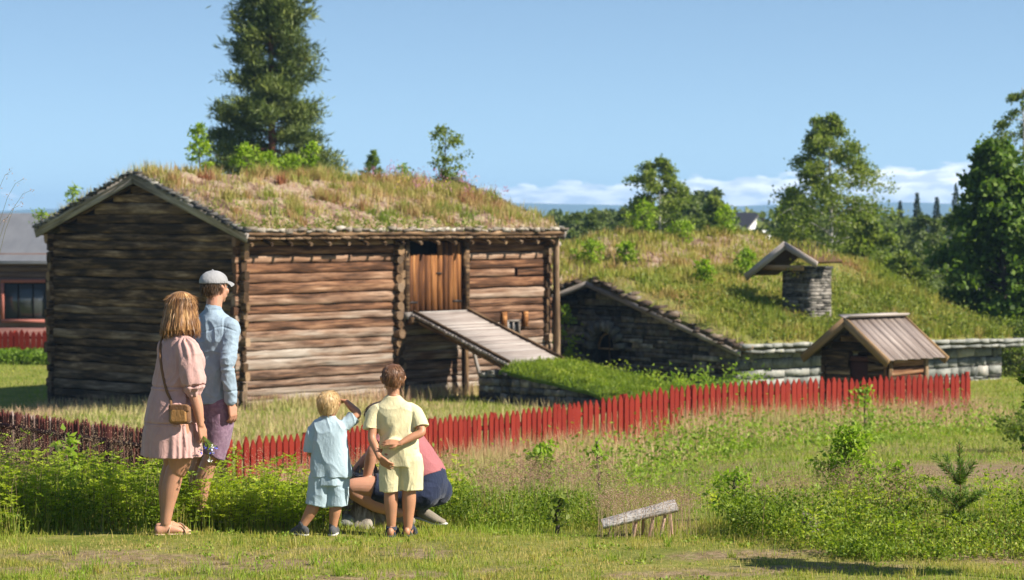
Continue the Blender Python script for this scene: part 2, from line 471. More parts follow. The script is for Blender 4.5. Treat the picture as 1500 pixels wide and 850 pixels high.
# ------------------------------------------------------------------ materials for the buildings
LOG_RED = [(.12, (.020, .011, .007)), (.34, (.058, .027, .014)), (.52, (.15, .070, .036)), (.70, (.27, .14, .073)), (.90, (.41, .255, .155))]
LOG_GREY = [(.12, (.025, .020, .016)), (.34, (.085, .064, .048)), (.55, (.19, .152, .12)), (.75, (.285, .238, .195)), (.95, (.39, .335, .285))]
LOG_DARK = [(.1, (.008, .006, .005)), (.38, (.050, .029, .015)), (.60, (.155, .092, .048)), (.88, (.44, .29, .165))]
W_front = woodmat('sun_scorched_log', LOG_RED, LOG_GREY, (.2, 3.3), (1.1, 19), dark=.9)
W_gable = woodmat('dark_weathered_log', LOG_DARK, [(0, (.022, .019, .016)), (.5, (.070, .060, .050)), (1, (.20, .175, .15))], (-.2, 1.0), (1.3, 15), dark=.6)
W_grey = woodmat('silver_grey_wood', [(.1, (.05, .042, .036)), (.4, (.17, .145, .125)), (.65, (.30, .265, .24)), (1, (.46, .42, .39))], grain=(1.2, 16), dark=.6)
W_pale = woodmat('pale_deck_wood', [(.1, (.14, .11, .095)), (.4, (.27, .225, .20)), (.65, (.37, .32, .285)), (1, (.48, .43, .39))], dark=.4)
W_bark = woodmat('brown_grey_bark', [(.0, (.05, .04, .03)), (.4, (.16, .13, .10)), (.7, (.33, .29, .24)), (1, (.55, .50, .44))], grain=(2.5, 8))
W_door = woodmat('orange_brown_plank', [(.1, (.022, .010, .006)), (.4, (.085, .034, .014)), (.62, (.21, .085, .028)), (.85, (.40, .19, .07)), (1, (.52, .29, .13))], grain=(.7, 14), dark=.8)
W_roofplank = woodmat('brown_grey_roof_plank', [(.1, (.07, .052, .044)), (.4, (.15, .115, .10)), (.65, (.235, .19, .168)), (.85, (.31, .26, .23)), (1, (.38, .31, .255))], grain=(.8, 12), dark=.45)
W_barge = woodmat('fresh_brown_board', [(.0, (.13, .075, .035)), (.5, (.27, .17, .085)), (1, (.40, .27, .15))])
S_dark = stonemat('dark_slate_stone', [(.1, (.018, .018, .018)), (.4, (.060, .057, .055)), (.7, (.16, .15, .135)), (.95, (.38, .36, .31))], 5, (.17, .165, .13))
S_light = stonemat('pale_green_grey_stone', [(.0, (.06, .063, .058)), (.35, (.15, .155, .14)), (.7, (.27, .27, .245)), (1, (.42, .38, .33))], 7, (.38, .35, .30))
S_chim = stonemat('grey_brown_slab_stone', [(.1, (.035, .032, .028)), (.4, (.105, .095, .082)), (.7, (.20, .18, .155)), (.95, (.33, .30, .27))], 9, (.20, .185, .16))
m = M('near_black', .9, .1); m.color((.012, .010, .009)); BLACK = m.m
m = M('old_iron', .6, .4); m.color((.03, .025, .022)); m.b.inputs['Metallic'].default_value = .6; IRON = m.m
m = M('window_glass', .12, .5); m.color((.045, .05, .055)); GLASS = m.m
m = M('white_paint', .6, .3); m.color((.74, .73, .70)); WHITE = m.m
m = M('grey_metal_roof', .55, .3); m.color(m.ramp(m.noise(m.coord('Object', (1, .15, 1)), 3, 3), [(.3, (.115, .118, .128)), (.7, (.145, .148, .158))])); ROOFGREY = m.m
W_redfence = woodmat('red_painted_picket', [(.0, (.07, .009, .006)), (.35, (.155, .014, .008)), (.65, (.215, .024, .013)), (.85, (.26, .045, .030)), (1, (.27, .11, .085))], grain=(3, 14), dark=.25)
W_redshade = woodmat('shade_toned_picket', [(.0, (.022, .008, .006)), (.4, (.060, .016, .012)), (.7, (.10, .026, .02)), (.85, (.30, .22, .19)), (1, (.46, .38, .34))], grain=(3, 14), dark=.3)  # shade of this run put into the red; pale end imitates sunlit edges
W_redwall = woodmat('dull_red_board', [(.0, (.14, .055, .045)), (.5, (.25, .12, .10)), (1, (.36, .22, .19))])
def sodmat(name, stops, sc=1.6):
    m = M(name, 1, 0); v = m.coord('Object')
    f = m.math('ADD', m.math('MULTIPLY', m.range(m.noise(v, sc, 5, .65), .3, .7), .6), m.math('MULTIPLY', m.range(m.noise(v, sc * 7, 4, .7), .3, .7), .4))
    m.color(m.ramp(f, stops)); m.bump(m.noise(v, 9, 5, .7), .8, .08); return m.m
SOD_BARN = sodmat('dry_roof_sod', [(.18, (.075, .045, .032)), (.38, (.17, .105, .075)), (.55, (.29, .20, .14)), (.66, (.36, .29, .21)), (.72, (.20, .18, .06)), (.9, (.11, .14, .03))], 2.2)
SOD_EDGE = stonemat('earthy_turf_edge', [(.0, (.03, .022, .016)), (.5, (.10, .07, .05)), (1, (.22, .17, .12))], 8)
SOD_HOUSE = sodmat('green_roof_sod', [(.1, (.15, .10, .05)), (.4, (.20, .17, .06)), (.7, (.14, .155, .04)), (1, (.10, .13, .025))])
TURF = sodmat('green_turf', [(.1, (.05, .08, .015)), (.5, (.09, .14, .022)), (.8, (.14, .16, .04)), (1, (.22, .15, .09))])
DRYGRASS = leafmat('dry_roof_grass', [(.0, (.30, .10, .055)), (.2, (.34, .17, .08)), (.38, (.44, .32, .14)), (.55, (.38, .33, .10)), (.72, (.24, .27, .04)), (1, (.12, .19, .02))], .35, (1.1, 1.1, .8), 1.2)
HOUSEGRASS = leafmat('olive_roof_grass', [(.0, (.32, .16, .07)), (.25, (.38, .28, .10)), (.48, (.33, .31, .06)), (.72, (.22, .26, .035)), (1, (.13, .20, .022))], .35, (1.1, 1.2, .7), 1.2)

# ------------------------------------------------------------------ building helpers (local axes of each building)
def log_row(mb, p0, p1, z, rad, rng, n=16, e0=.0, e1=.0, wig=.011):
    p0 = np.array([*p0, z]); p1 = np.array([*p1, z]); Ld = np.linalg.norm(p1 - p0); d = (p1 - p0) / Ld
    k = max(4, int(Ld / .30) + 2)
    t = np.linspace(-e0, Ld + e1, k)
    P = p0 + d * t[:, None]
    P[:, 2] += np.convolve(rng.normal(0, wig * 1.3, k + 2), [.3, .4, .3], 'valid')
    sidev = np.array([-d[1], d[0], 0]); P += sidev * np.convolve(rng.normal(0, wig, k + 2), [.3, .4, .3], 'valid')[:, None]
    a, b = (rad * 1.07, rad * .95) if rng.random() < .5 else (rad * .95, rad * 1.07)
    rr = np.linspace(a, b, k)
    an = np.linspace(0, 2 * np.pi, n, endpoint=False); sf = (np.abs(np.cos(an)) ** 5 + np.abs(np.sin(an)) ** 5) ** (-1 / 5)     # hewn, flat-faced section
    J = (1 + rng.normal(0, .035, (k, n)) + rng.normal(0, .06, (1, n))) * sf
    mb.tube(P, np.stack([rr * .58, rr * .90], 1), n, r=rng.random(), jit=J, u0=rng.random() * 60)

def log_wall(p0, p1, z0, z1, pitch, rng, over=.22, clip=None, cut=None):
    """clip(z) -> (s0, s1) fraction of the wall's length kept at that height; cut(s, z) list of openings (s0, s1, z0, z1) in metres"""
    mb = MB(); p0 = np.array(p0, float); p1 = np.array(p1, float); Ld = np.linalg.norm(p1 - p0); d = (p1 - p0) / Ld
    z = z0 + pitch / 2; i = 0; step = pitch
    while z < z1:
        a, b = 0.0, Ld; eo = over
        if clip:
            q = clip(z)
            if q is None: break
            a, b = q[0] * Ld, q[1] * Ld
            if q[0] > 0: eo = .02
        segs = [(a, b)]
        for (c0, c1, cz0, cz1) in (cut or []):
            if cz0 < z < cz1:
                segs = [s for (x0, x1) in segs for s in ((x0, min(x1, c0)), (max(x0, c1), x1)) if s[1] - s[0] > .05]
        for (x0, x1) in segs:
            log_row(mb, p0 + d * x0, p0 + d * x1, z, step * .52, rng,
                    e0=(eo * rng.uniform(.6, 1.25) if x0 == a else 0), e1=(eo * rng.uniform(.6, 1.25) if x1 == b else 0))
        nx_ = pitch * rng.uniform(.78, 1.22); z += (step + nx_) / 2; step = nx_; i += 1
    return mb

def log_ends(mb, c, d, z0, z1, pitch, rng, ln=.2, rad=None):
    z = z0 + pitch / 2
    while z < z1:
        l = ln * rng.uniform(.6, 1.3)
        mb.tube(np.array([[c[0], c[1], z], [c[0] + d[0] * l * .6, c[1] + d[1] * l * .6, z], [c[0] + d[0] * l, c[1] + d[1] * l, z]]),
                (rad or pitch * .5) * rng.uniform(.85, 1.08), 9, r=rng.random(), jit=1 + rng.normal(0, .05, (3, 9)))
        z += pitch

def stone_wall(p0, p1, z0, top, rng, thick=.5, course=(.10, .24), length=(.25, .9), gap=.012, hole=None, inward=None, rough=1.0):
    """courses of rough slabs from p0 to p1; top(s) = wall height at s metres along"""
    mb = MB(); p0 = np.array([*p0, 0.]); p1 = np.array([*p1, 0.]); Ld = np.linalg.norm(p1 - p0); d = (p1 - p0) / Ld
    inn = np.array([*(inward if inward is not None else (-d[1], d[0])), 0.])
    smax = max(top(s) for s in np.linspace(0, Ld, 60))
    z = z0
    while z < smax:
        h = rng.uniform(*course); s = -rng.uniform(0, .2)
        while s < Ld:
            l = rng.uniform(*length)
            s0, s1 = max(s, 0), min(s + l, Ld); s += l
            if s1 - s0 < .05: continue
            sm = (s0 + s1) / 2; hh = min(h, min(top(s0 + .02), top(s1 - .02)) - z)
            if hh < .03: continue
            if hole and hole(s0, s1, z, z + hh): continue
            pr = rng.normal(0, .018 * rough)
            c = p0 + d * sm + inn * (thick / 2 - pr) + np.array([0, 0, z + hh / 2])
            mb.box(c, (s1 - s0 - gap * rng.uniform(.3, 2.2), thick, hh - gap * rng.uniform(.3, 2)), d, inn, r=rng.random(), jit=.011 * rough, rng=rng)
        z += h
    # mortar and shadow behind the face
    ss = np.linspace(0.03, Ld - .03, 40)
    for a, b in zip(ss[:-1], ss[1:]):
        t = min(top(a), top(b)) - .03
        if t > z0 and not (hole and hole(a, b, z0, z0 + .01)):
            if hole and hole(a, b, (z0 + t) / 2 - .3, (z0 + t) / 2 + .3): continue
            mb.box(p0 + d * (a + b) / 2 + inn * (thick / 2 + .05) + np.array([0, 0, (z0 + t) / 2]), (b - a + .001, thick - .06, t - z0), d, inn, r=.02)
    return mb

def roof_plane(W, ze, za):
    s = (za - ze) / (W / 2)
    return lambda y: ze + s * np.minimum(y, W - y)

def sod_roof(parent, x0, x1, y0, y1, plane, thick, rng, mat, bump=.10, seed=3, shape=None, nx=90, ny=70, name='sod_roof'):
    """turf slab on the two slopes; returns (object, top(x,y))"""
    def top(x, y):
        x = np.asarray(x, float); y = np.asarray(y, float)
        e = np.minimum(np.minimum(x - x0, x1 - x) / .35, np.minimum(y - y0, y1 - y) / .35)
        t = thick * (.45 + .55 * np.sqrt(np.clip(e, 0, 1)))
        b = n2(x.ravel(), y.ravel(), 1.3, seed, 3).reshape(x.shape) * bump
        mid = np.clip(1 - np.abs(y - (y0 + y1) / 2) / .7, 0, 1) ** 2 * .18     # rounded ridge
        z = plane(y) + t + b * np.clip(e, .3, 1) - mid
        if shape is not None: z = z + shape(x, y)
        return z
    mb = MB()
    xs = np.linspace(x0, x1, nx); ys = np.linspace(y0, y1, ny)
    Xg, Yg = np.meshgrid(xs, ys, indexing='ij')
    Z = top(Xg, Yg)
    jx = rng.normal(0, .03, Xg.shape); jy = rng.normal(0, .03, Xg.shape)
    V = np.stack([Xg + jx * 0, Yg + jy * 0, Z + rng.normal(0, .018, Z.shape)], -1)
    mb.grid(V)
    base = plane(Yg) + (shape(Xg, Yg) if shape is not None else 0) + .004
    B = np.stack([Xg, Yg, base], -1)
    mb.grid(B[:, ::-1])
    for a, b in ((V[0], B[0]), (B[-1], V[-1]), (B[:, 0], V[:, 0]), (V[:, -1], B[:, -1])):
        mb.grid(np.stack([a, b]))
    o = mb.build(name, mat, parent, smooth=True)
    return o, top

def roof_grass(parent, top, x0, x1, y0, y1, n, H, Wd, rng, mat, dens=None, seed=5, bias=0.0, lean=.45, name='roof_grass'):
    mb = MB()
    x = rng.uniform(x0, x1, n * 3); y = rng.uniform(y0, y1, n * 3)
    c = n2(x, y, .9, seed, 3) * .5 + .5
    p = np.clip((c - .25) * 1.8, .05, 1)
    if dens is not None: p = p * dens(x, y)
    k = rng.random(len(x)) < p
    x, y, c = x[k][:n], y[k][:n], c[k][:n]
    h = H * rng.uniform(.45, 1.3, len(x)) * (.6 + .8 * c)
    r = np.clip(n2(x, y, .75, seed + 40, 2) * .80 + .45 + bias + rng.normal(0, .13, len(x)), 0, 1)
    # gathered in tussocks
    tx = x + n2(x, y, 2.4, seed + 60, 1) * .16; ty = y + n2(x, y, 2.4, seed + 61, 1) * .16
    x, y = np.clip(tx, x0, x1), np.clip(ty, y0, y1)
    P = np.stack([x, y, top(x, y) - .02], 1)
    mb.blades(P, h, Wd * rng.uniform(.6, 1.4, len(x)), rng, lean, r)
    o = mb.build(name, mat, parent, kind='stuff')
    return o

# ------------------------------------------------------------------ the big log barn
TH = R(43)
C0 = at(352, 325, 57.0); BZ = -2.15
barn = thing('log_barn', 'large old log barn with grassy sod roof, taller of the old buildings', 'barn', (C0[0], C0[1], BZ), R(90) - TH)
rng = np.random.default_rng(11)
BL, BW = 10.66, 7.3; PIT = .232
ZE, ZA = 4.02, 5.42
plane_b = lambda y: ZE + (ZA - ZE) / (BW / 2 + .45) * np.minimum(np.asarray(y) + .45, BW + .45 - np.asarray(y))
wt = float(plane_b(0.0)) - .02
DX0, DX1, DZ0, DZ1 = 5.41, 7.46, 2.09, 3.84
front = log_wall((0, 0), (BL, 0), -.25, wt, PIT, rng, cut=[(DX0 - .08, DX1 + .08, DZ0 - .05, DZ1 + .06), (9.42, 9.56, 2.78, 3.02), (9.1, 9.56, 1.36, 1.74)])
fw = front.build('front_log_wall', W_front, barn); fw['label'] = 'sunlit log wall, red brown above and silver grey towards the ground'
def gclip(z):
    if z < wt: return (0, 1)
    f_ = (z - wt + .10) / (ZA - ZE) * (BW / 2 + .45) / BW
    return (f_, 1 - f_) if f_ < .47 else None
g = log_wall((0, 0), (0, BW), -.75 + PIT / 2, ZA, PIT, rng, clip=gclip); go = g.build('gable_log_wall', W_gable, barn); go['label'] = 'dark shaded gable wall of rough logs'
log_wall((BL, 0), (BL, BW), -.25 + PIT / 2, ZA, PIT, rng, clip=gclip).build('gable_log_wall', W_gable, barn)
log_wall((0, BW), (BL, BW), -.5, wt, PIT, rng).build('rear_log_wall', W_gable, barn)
mb = MB(); log_ends(mb, (5.08, -.02), (0, -1), -.2, wt, PIT, rng, .2); log_ends(mb, (5.22, -.02), (0, -1), -.1, wt, PIT, rng, .13)
mb.build('cross_wall_log_ends', W_gable, barn)
mb = MB(); mb.tube(np.array([[10.82, -.30, -.4], [10.83, -.31, 1.5], [10.80, -.30, 3.0], [10.82, -.29, wt]]), [.10, .095, .09, .09], 9, r=.9)
po = mb.build('corner_post', W_gable, barn); po['label'] = 'upright post standing at the far corner'
mb = MB(); mb.tube(np.array([[7.28, -.34, -.4], [7.27, -.33, 1.0], [7.28, -.3, 1.9]]), .095, 9, r=.1); mb.build('support_post', W_gable, barn)
mb = MB(); mb.tube(np.array([[7.85, -.62, -.4], [7.62, -.4, .7], [7.50, -.26, 1.5]]), .05, 8, r=.8); mb.build('leaning_prop', W_grey, barn)
# loft door: two leaves of upright planks in a frame
mb = MB()
for x in (DX0 - .06, DX1 + .06): mb.box((x, -.09, (DZ0 + DZ1) / 2), (.13, .2, DZ1 - DZ0 + .1), r=.25)
mb.box(((DX0 + DX1) / 2, -.10, DZ1 + .09), (DX1 - DX0 + .3, .2, .14), r=.1)
fr = mb.build('door_frame', W_gable, barn)
mb = MB(); mb.box(((DX0 + DX1) / 2, -.17, DZ0 - .1), (DX1 - DX0 + .36, .26, .17), r=.7); mb.build('door_sill', W_grey, barn)
mid = DX0 + 1.12
for (a, b, zt) in ((DX0 + .02, mid - .02, DZ1 - .33), (mid + .02, DX1 - .02, DZ1 - .03)):
    mb = MB(); n = 5; w = (b - a) / n
    for i in range(n):
        zz_ = zt + rng.uniform(-.03, .02)
        mb.box((a + w * (i + .5), -.05 + rng.normal(0, .008), (DZ0 + zz_) / 2), (zz_ - DZ0, .045, w - .012), (0, 0, 1), (0, 1, 0), r=min(1, max(0, rng.normal(.5, .22))))
    dr = mb.build('door', W_door, barn); dr['label'] = 'lower left leaf of brown planks' if a < mid - .5 else 'taller right leaf of orange planks'
    mb = MB(); mb.box((a + .2 if a < mid - .5 else b - .2, -.082, DZ0 + .22), (.34, .015, .05)); mb.build('hinge', IRON, dr)
    if a > mid - .5:
        mb = MB(); mb.tube(np.array([[mid - .06, -.09, DZ0 + .95], [mid + .06, -.10, DZ0 + .95], [mid + .13, -.09, DZ0 + .93]]), .022, 7); mb.build('handle', IRON, dr)
    mb = MB(); mb.box(((a + b) / 2, -.02, DZ0 + (zt - DZ0) * .5), (b - a - .04, .02, .14)); mb.build('ledge', W_door, dr)
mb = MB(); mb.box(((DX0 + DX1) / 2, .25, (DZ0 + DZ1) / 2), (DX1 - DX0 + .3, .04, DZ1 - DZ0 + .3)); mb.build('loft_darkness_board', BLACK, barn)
mb = MB(); mb.box((BL / 2, BW / 2 + .08, (wt - .5) / 2), (BL - .3, BW - .46, wt + .3)); mb.prism([(.15, .3, wt - .12), (.15, BW - .2, wt - .12), (.15, BW / 2, ZA - .25)], (BL - .3, 0, 0)); mb.build('inner_light_blocker', BLACK, barn)  # black box added inside so no light shows through the logs
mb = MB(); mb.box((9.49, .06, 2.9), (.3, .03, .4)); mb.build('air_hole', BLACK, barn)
# small window low on the right
mb = MB()
for x in (9.11, 9.55): mb.box((x, -.09, 1.55), (.06, .08, .42))
for z in (1.36, 1.74): mb.box((9.33, -.09, z), (.5, .08, .055))
mb.box((9.33, -.09, 1.55), (.03, .06, .34))
wf = mb.build('window', W_grey, barn); wf['label'] = 'tiny pale framed window'
mb = MB(); mb.box((9.33, -.03, 1.55), (.5, .03, .42)); mb.build('glass', GLASS, wf)
for x_ in (8.96, 9.78):
    mb = MB(); mb.box((x_, -.12, 1.78), (.13, .1, .40), r=.85); mb.build('shutter_block', W_door, barn)
# roof
mb = MB()
for sgn in (0, 1):
    n = 44
    for i in range(n):
        xx = -.30 + (BL + .46) * (i + .5) / n
        for (ya, yb) in (((-.58, BW / 2),) if sgn == 0 else ((BW + .36, BW / 2),)):
            za_, zb_ = float(plane_b(ya)), float(plane_b(yb))
            mb.beam((xx, ya + rng.normal(0, .03), za_ - .03), (xx, yb, zb_ - .03), (BL + .46) / n - .01, .045, r=rng.random())
mb.build('roof_boards', W_gable, barn)
sag = lambda x, y: -.30 * np.clip(np.asarray(x) / BL, 0, 1.1) ** 1.4 * np.clip(1 - np.abs(np.asarray(y) - BW / 2) / 3.6, 0, 1)
sod, btop = sod_roof(barn, -.28, BL + .14, -.50, BW + .30, plane_b, .29, rng, SOD_BARN, .17, 3, sag, 150, 110)
def bdens(x, y):
    bare = np.exp(-((x - 3.0) / 3.2) ** 2 - ((y - 1.3) / 1.7) ** 2)
    return np.clip(1.1 - 1.0 * bare, .03, 1) * np.clip(.25 + 2.2 * (n2(x, y, 1.0, 88, 3) + .08), .01, 1.5) * np.where(y > BW / 2 + .8, .35, 1)
roof_grass(sod, btop, -.26, BL + .12, -.50, BW + .28, 9500, .23, .022, rng, DRYGRASS, bdens, 5, .10)
roof_grass(sod, btop, 5.2, BL + .12, -.4, BW * .62, 5200, .36, .02, rng, DRYGRASS, lambda x, y: np.clip(.3 + 2.0 * (n2(x, y, .8, 90, 2) + .1), .05, 1.5), 9, -.10, name='reddish_roof_grass')
roof_grass(sod, btop, -.26, BL + .12, BW * .42, BW * .60, 2300, .34, .02, rng, DRYGRASS, lambda x, y: np.clip(.15 + 2.6 * (n2(x, y, .9, 89, 2) + .05), .02, 1.5), 13, .12, .3, name='ridge_grass')
mb = MB()
for k in range(110):                                         # separate green and straw-yellow tussocks
    x, y = rng.uniform(0, BL), rng.uniform(-.3, BW * .58); q = rng.integers(40, 110); s_ = rng.uniform(.06, .17)
    X_ = x + rng.normal(0, s_, q); Y_ = y + rng.normal(0, s_, q); tone = rng.choice([.06, .40, .62, .85, .95])
    mb.blades(np.stack([X_, Y_, btop(X_, Y_) - .02], 1), rng.uniform(.16, .42) * rng.uniform(.6, 1.2, q), .02, rng, .5, np.clip(tone + rng.normal(0, .08, q), 0, 1))
for k in range(60):                                          # pink and yellow flower heads towards the far end
    x, y = rng.uniform(6.5, BL), rng.uniform(1.0, BW * .55); z = float(btop(np.array([x]), np.array([y]))[0])
    mb.blades(np.array([[x, y, z]]), .45, .015, rng, .1, .9)
mb.build('roof_tussocks', DRYGRASS, sod, kind='stuff')
mb = MB()                                                     # grass and seedlings fringing the front gable edge
q = 900; y = rng.uniform(-.4, BW + .2, q); x = rng.uniform(-.28, .25, q); mb.blades(np.stack([x, y, btop(x, y) - .03], 1), rng.uniform(.08, .34, q), .016, rng, .45, np.clip(rng.normal(.55, .3, q), 0, 1))
q = 700; x = rng.uniform(-.2, BL, q); y = rng.uniform(-.56, -.35, q); mb.blades(np.stack([x, y, btop(x, y) - .05], 1), rng.uniform(.08, .26, q), .018, rng, .9, np.clip(rng.normal(.6, .3, q), 0, 1))
mb.build('verge_grass', DRYGRASS, sod, kind='stuff')
mb = MB(); FLW = leafmat('fireweed_flower', [(0, (.38, .12, .26)), (.7, (.46, .20, .34)), (.8, (.62, .45, .05)), (1, (.66, .50, .07))], .3)
for k in range(46):
    x, y = rng.uniform(6.8, BL), rng.uniform(1.2, BW * .55); z = float(btop(np.array([x]), np.array([y]))[0]); tone = rng.choice([.2, .4, .95], p=[.4, .4, .2])
    mb.leaves(np.array([x, y, z + .40]) + rng.normal(0, .05, (12, 3)) * [1, 1, 2], .05, rng, .7, r=tone)
mb.build('roof_flowers', FLW, sod, kind='stuff')
mb = MB()
for k in range(420):
    x = rng.uniform(-.3, 8); y = rng.choice([rng.uniform(-.5, -.2), rng.uniform(-.5, 1.2)])
    P = np.array([x, y, float(btop(np.array([x]), np.array([y]))[0])]) + rng.normal(0, .05, (8, 3)) * [1, 1, .5]
    mb.leaves(P, .07, rng, .6)
MOSS = leafmat('bright_roof_moss', [(0, (.10, .15, .02)), (1, (.24, .30, .04))]); mb.build('roof_moss_tufts', MOSS, sod, kind='stuff')
# eave: turf log with a lumpy row of bark and stones
mb = MB(); k = 60
P = np.stack([np.linspace(-.34, BL + .22, k), np.full(k, -.56) + rng.normal(0, .012, k), np.full(k, ZE + .03) + rng.normal(0, .012, k)], 1)
mb.tube(P, .050 + rng.normal(0, .008, k), 8, r=.5, jit=1 + rng.normal(0, .08, (k, 8)))
mb.build('eave_log', W_gable, sod)
mb = MB(); x = -.3
while x < BL + .16:
    l = rng.uniform(.12, .32)
    mb.box((x + l / 2, -.52 + rng.normal(0, .03), ZE + .14 + rng.normal(0, .02)), (l * .95, .16, rng.uniform(.04, .11)), (1, rng.normal(0, .06), rng.normal(0, .08)), r=rng.random(), jit=.012, rng=rng); x += l
mb.build('eave_bark_edging', W_bark, sod)
mb = MB()
for x in np.arange(-.1, BL + .1, .62): mb.tube(np.array([[x, .1, wt - .14], [x + rng.normal(0, .01), -.3, wt - .26], [x, -.56, wt - .35]]), .045, 7)
mb.build('eave_hook', W_gable, barn)
# bargeboards on both gables with a row of flat stones on top
for xg, nm in ((-.30, 0), (BL + .17, 1)):
    for ya, yb in ((-.60, BW / 2 + .01), (BW + .36, BW / 2 - .01)):
        mb = MB(); mb.beam((xg, ya, float(plane_b(ya)) + .0), (xg, yb, float(plane_b(yb)) + .0), .05, .22, r=.45 if ya < 1 else .6)
        mb.beam((xg - (.035 if nm == 0 else -.035), ya, float(plane_b(ya)) + .07), (xg - (.035 if nm == 0 else -.035), yb, float(plane_b(yb)) + .07), .03, .10, r=.7)
        mb.build('bargeboard', W_grey, barn)
    mb = MB()
    for ya, yb in ((-.52, BW / 2), (BW + .30, BW / 2)):
        for t in np.arange(0, 1, .045):
            y = ya + (yb - ya) * t
            mb.box((xg + rng.normal(.0, .03), y, float(plane_b(y)) + .15), (.22, .2, .07), (1, rng.normal(0, .2), 0), r=rng.random(), jit=.015, rng=rng)
    mb.build('verge_stones', S_dark, barn)

# ------------------------------------------------------------------ ramp up to the loft door
ramp = thing('barn_ramp', 'pale plank ramp sloping down from the barn loft door', 'ramp', (C0[0], C0[1], BZ), R(90) - TH)
ra, rb = np.array([0, -.32, 2.02]), np.array([0, -3.60, .88])
mb = MB(); n = 34
for i in range(n):
    p = ra + (rb - ra) * (i + .5) / n
    mb.box((6.43 + rng.normal(0, .02), p[1], p[2] + rng.normal(0, .004)), (2.12 + rng.uniform(-.03, .05), 3.28 / n * 1.045, .07), (1, 0, 0), nrm(ra - rb), r=rng.random())
mb.build('deck', W_pale, ramp)
for x in (5.44, 7.42):
    mb = MB(); mb.tube(np.array([ra, (ra + rb) / 2, rb]) + [x, 0, .075], .045, 8, r=.2); mb.build('side_rail', W_gable, ramp)
    mb = MB(); mb.tube(np.array([ra, (ra + rb) / 2, rb]) + [x + (.12 if x < 6 else -.12), 0, -.13], .10, 9, r=.2); mb.build('beam', W_gable, ramp)
mb = MB(); mb.box((6.43, -.36, 1.86), (2.3, .18, .2), r=.5); mb.build('bearer', W_gable, ramp)

# ------------------------------------------------------------------ rubble abutment with a turfed top
abut = thing('stone_abutment', 'dark rubble bank with bright green turf at the foot of the ramp', 'stone bank', (C0[0], C0[1], BZ), R(90) - TH)
def atop(m): return np.interp(m, [2.7, 3.6, 5.2, 7.0, 9.0, 11.5], [.78, .84, .62, .36, .10, -.15])
mb = stone_wall((5.25, -2.75), (5.25, -8.2), -.5, lambda s: max(-.4, float(atop(2.75 + s)) - .10), rng, .5, (.09, .2), (.15, .5), .02, inward=(1, 0))
mb.build('rubble_face', S_dark, abut)
mb = stone_wall((5.25, -2.75), (7.75, -2.75), -.5, lambda s: .72, rng, .5, (.1, .2), (.2, .5), .02, inward=(0, -1)); mb.build('rubble_end', S_dark, abut)
mb = stone_wall((7.8, -2.75), (7.8, -8), -.5, lambda s: max(-.4, float(atop(2.75 + s)) - .16), rng, .5, (.1, .2), (.2, .5), .02, inward=(-1, 0)); mb.build('rubble_face', S_dark, abut)
mm = np.linspace(3.45, 11.8, 90); ww = np.linspace(-1, 1, 40)
def tz(m, w):
    edge = np.clip((np.abs(w) - .6) / .4, 0, 1); lf = np.where(w < 0, .16 + .30 * sstep(6.2, 8.5, m), .42)
    return atop(m) + .06 - lf * edge ** 2 + n2((w * 1.6).ravel(), m.ravel(), 1.6, 61, 3).reshape(m.shape) * .07
MG, WG = np.meshgrid(mm, ww, indexing='ij')
hw = 1.42 + .5 * sstep(6, 11, MG)
def axy(m, w): return 6.55 + w * np.where(w < 0, 1.33 + .6 * sstep(6.5, 11, m), 1.45 + .5 * sstep(6, 11, m)), -m
ax, ay = axy(MG, WG)
mb = MB(); V = np.stack([ax, ay, tz(MG, WG)], -1); mb.grid(V[:, ::-1]); B = V.copy(); B[..., 2] -= .07; mb.grid(np.stack([V[0], B[0]])); mb.grid(np.stack([B[:, 0], V[:, 0]])); mb.grid(np.stack([V[:, -1], B[:, -1]]))
turf = mb.build('turf_top', TURF, abut, smooth=True)
n = 12000; m_ = rng.uniform(3.5, 11.7, n); w_ = rng.uniform(-1, 1, n)
k = rng.random(n) < np.clip(1.2 - np.exp(-((m_ - 7.6) / 1.2) ** 2 - ((w_ - .1) / .35) ** 2) * 1.1, .05, 1); m_, w_ = m_[k], w_[k]
x_, y_ = axy(m_, w_)
mb = MB(); tn = np.clip(.5 + n2(m_ * 1.0, w_ * 1.5, 1.3, 63, 3) * .75 + rng.normal(0, .15, len(m_)), 0, 1); hp = .03 + .14 * np.clip(n2(m_, w_ * 1.4, 1.6, 64, 2), 0, 1)
mb.leaves(np.stack([x_, y_, tz(m_, w_) + rng.uniform(0, 1, len(m_)) * hp], 1), .055, rng, .6, r=tn)
for q in range(26):
    a_, b_ = rng.uniform(3.8, 11), rng.uniform(-.9, .9); X__, Y__ = axy(np.array([a_]), np.array([b_])); s_ = rng.uniform(.06, .14)
    mb.leaves(np.array([X__[0], Y__[0], float(tz(np.array([a_]), np.array([b_]))[0]) + s_]) + rng.normal(0, s_, (50, 3)), .075, rng, .6, r=np.clip(rng.normal(.75, .15, 50), 0, 1))
TGRASS = leafmat('green_bank_leaf', [(0, (.09, .13, .012)), (.4, (.17, .23, .02)), (.75, (.25, .29, .03)), (1, (.36, .35, .06))], .45)
mb.blades(np.stack([x_, y_, tz(m_, w_)], 1), rng.uniform(.05, .16, len(m_)), .018, rng, .5, tn)
mb.build('turf_foliage', TGRASS, turf, kind='stuff')

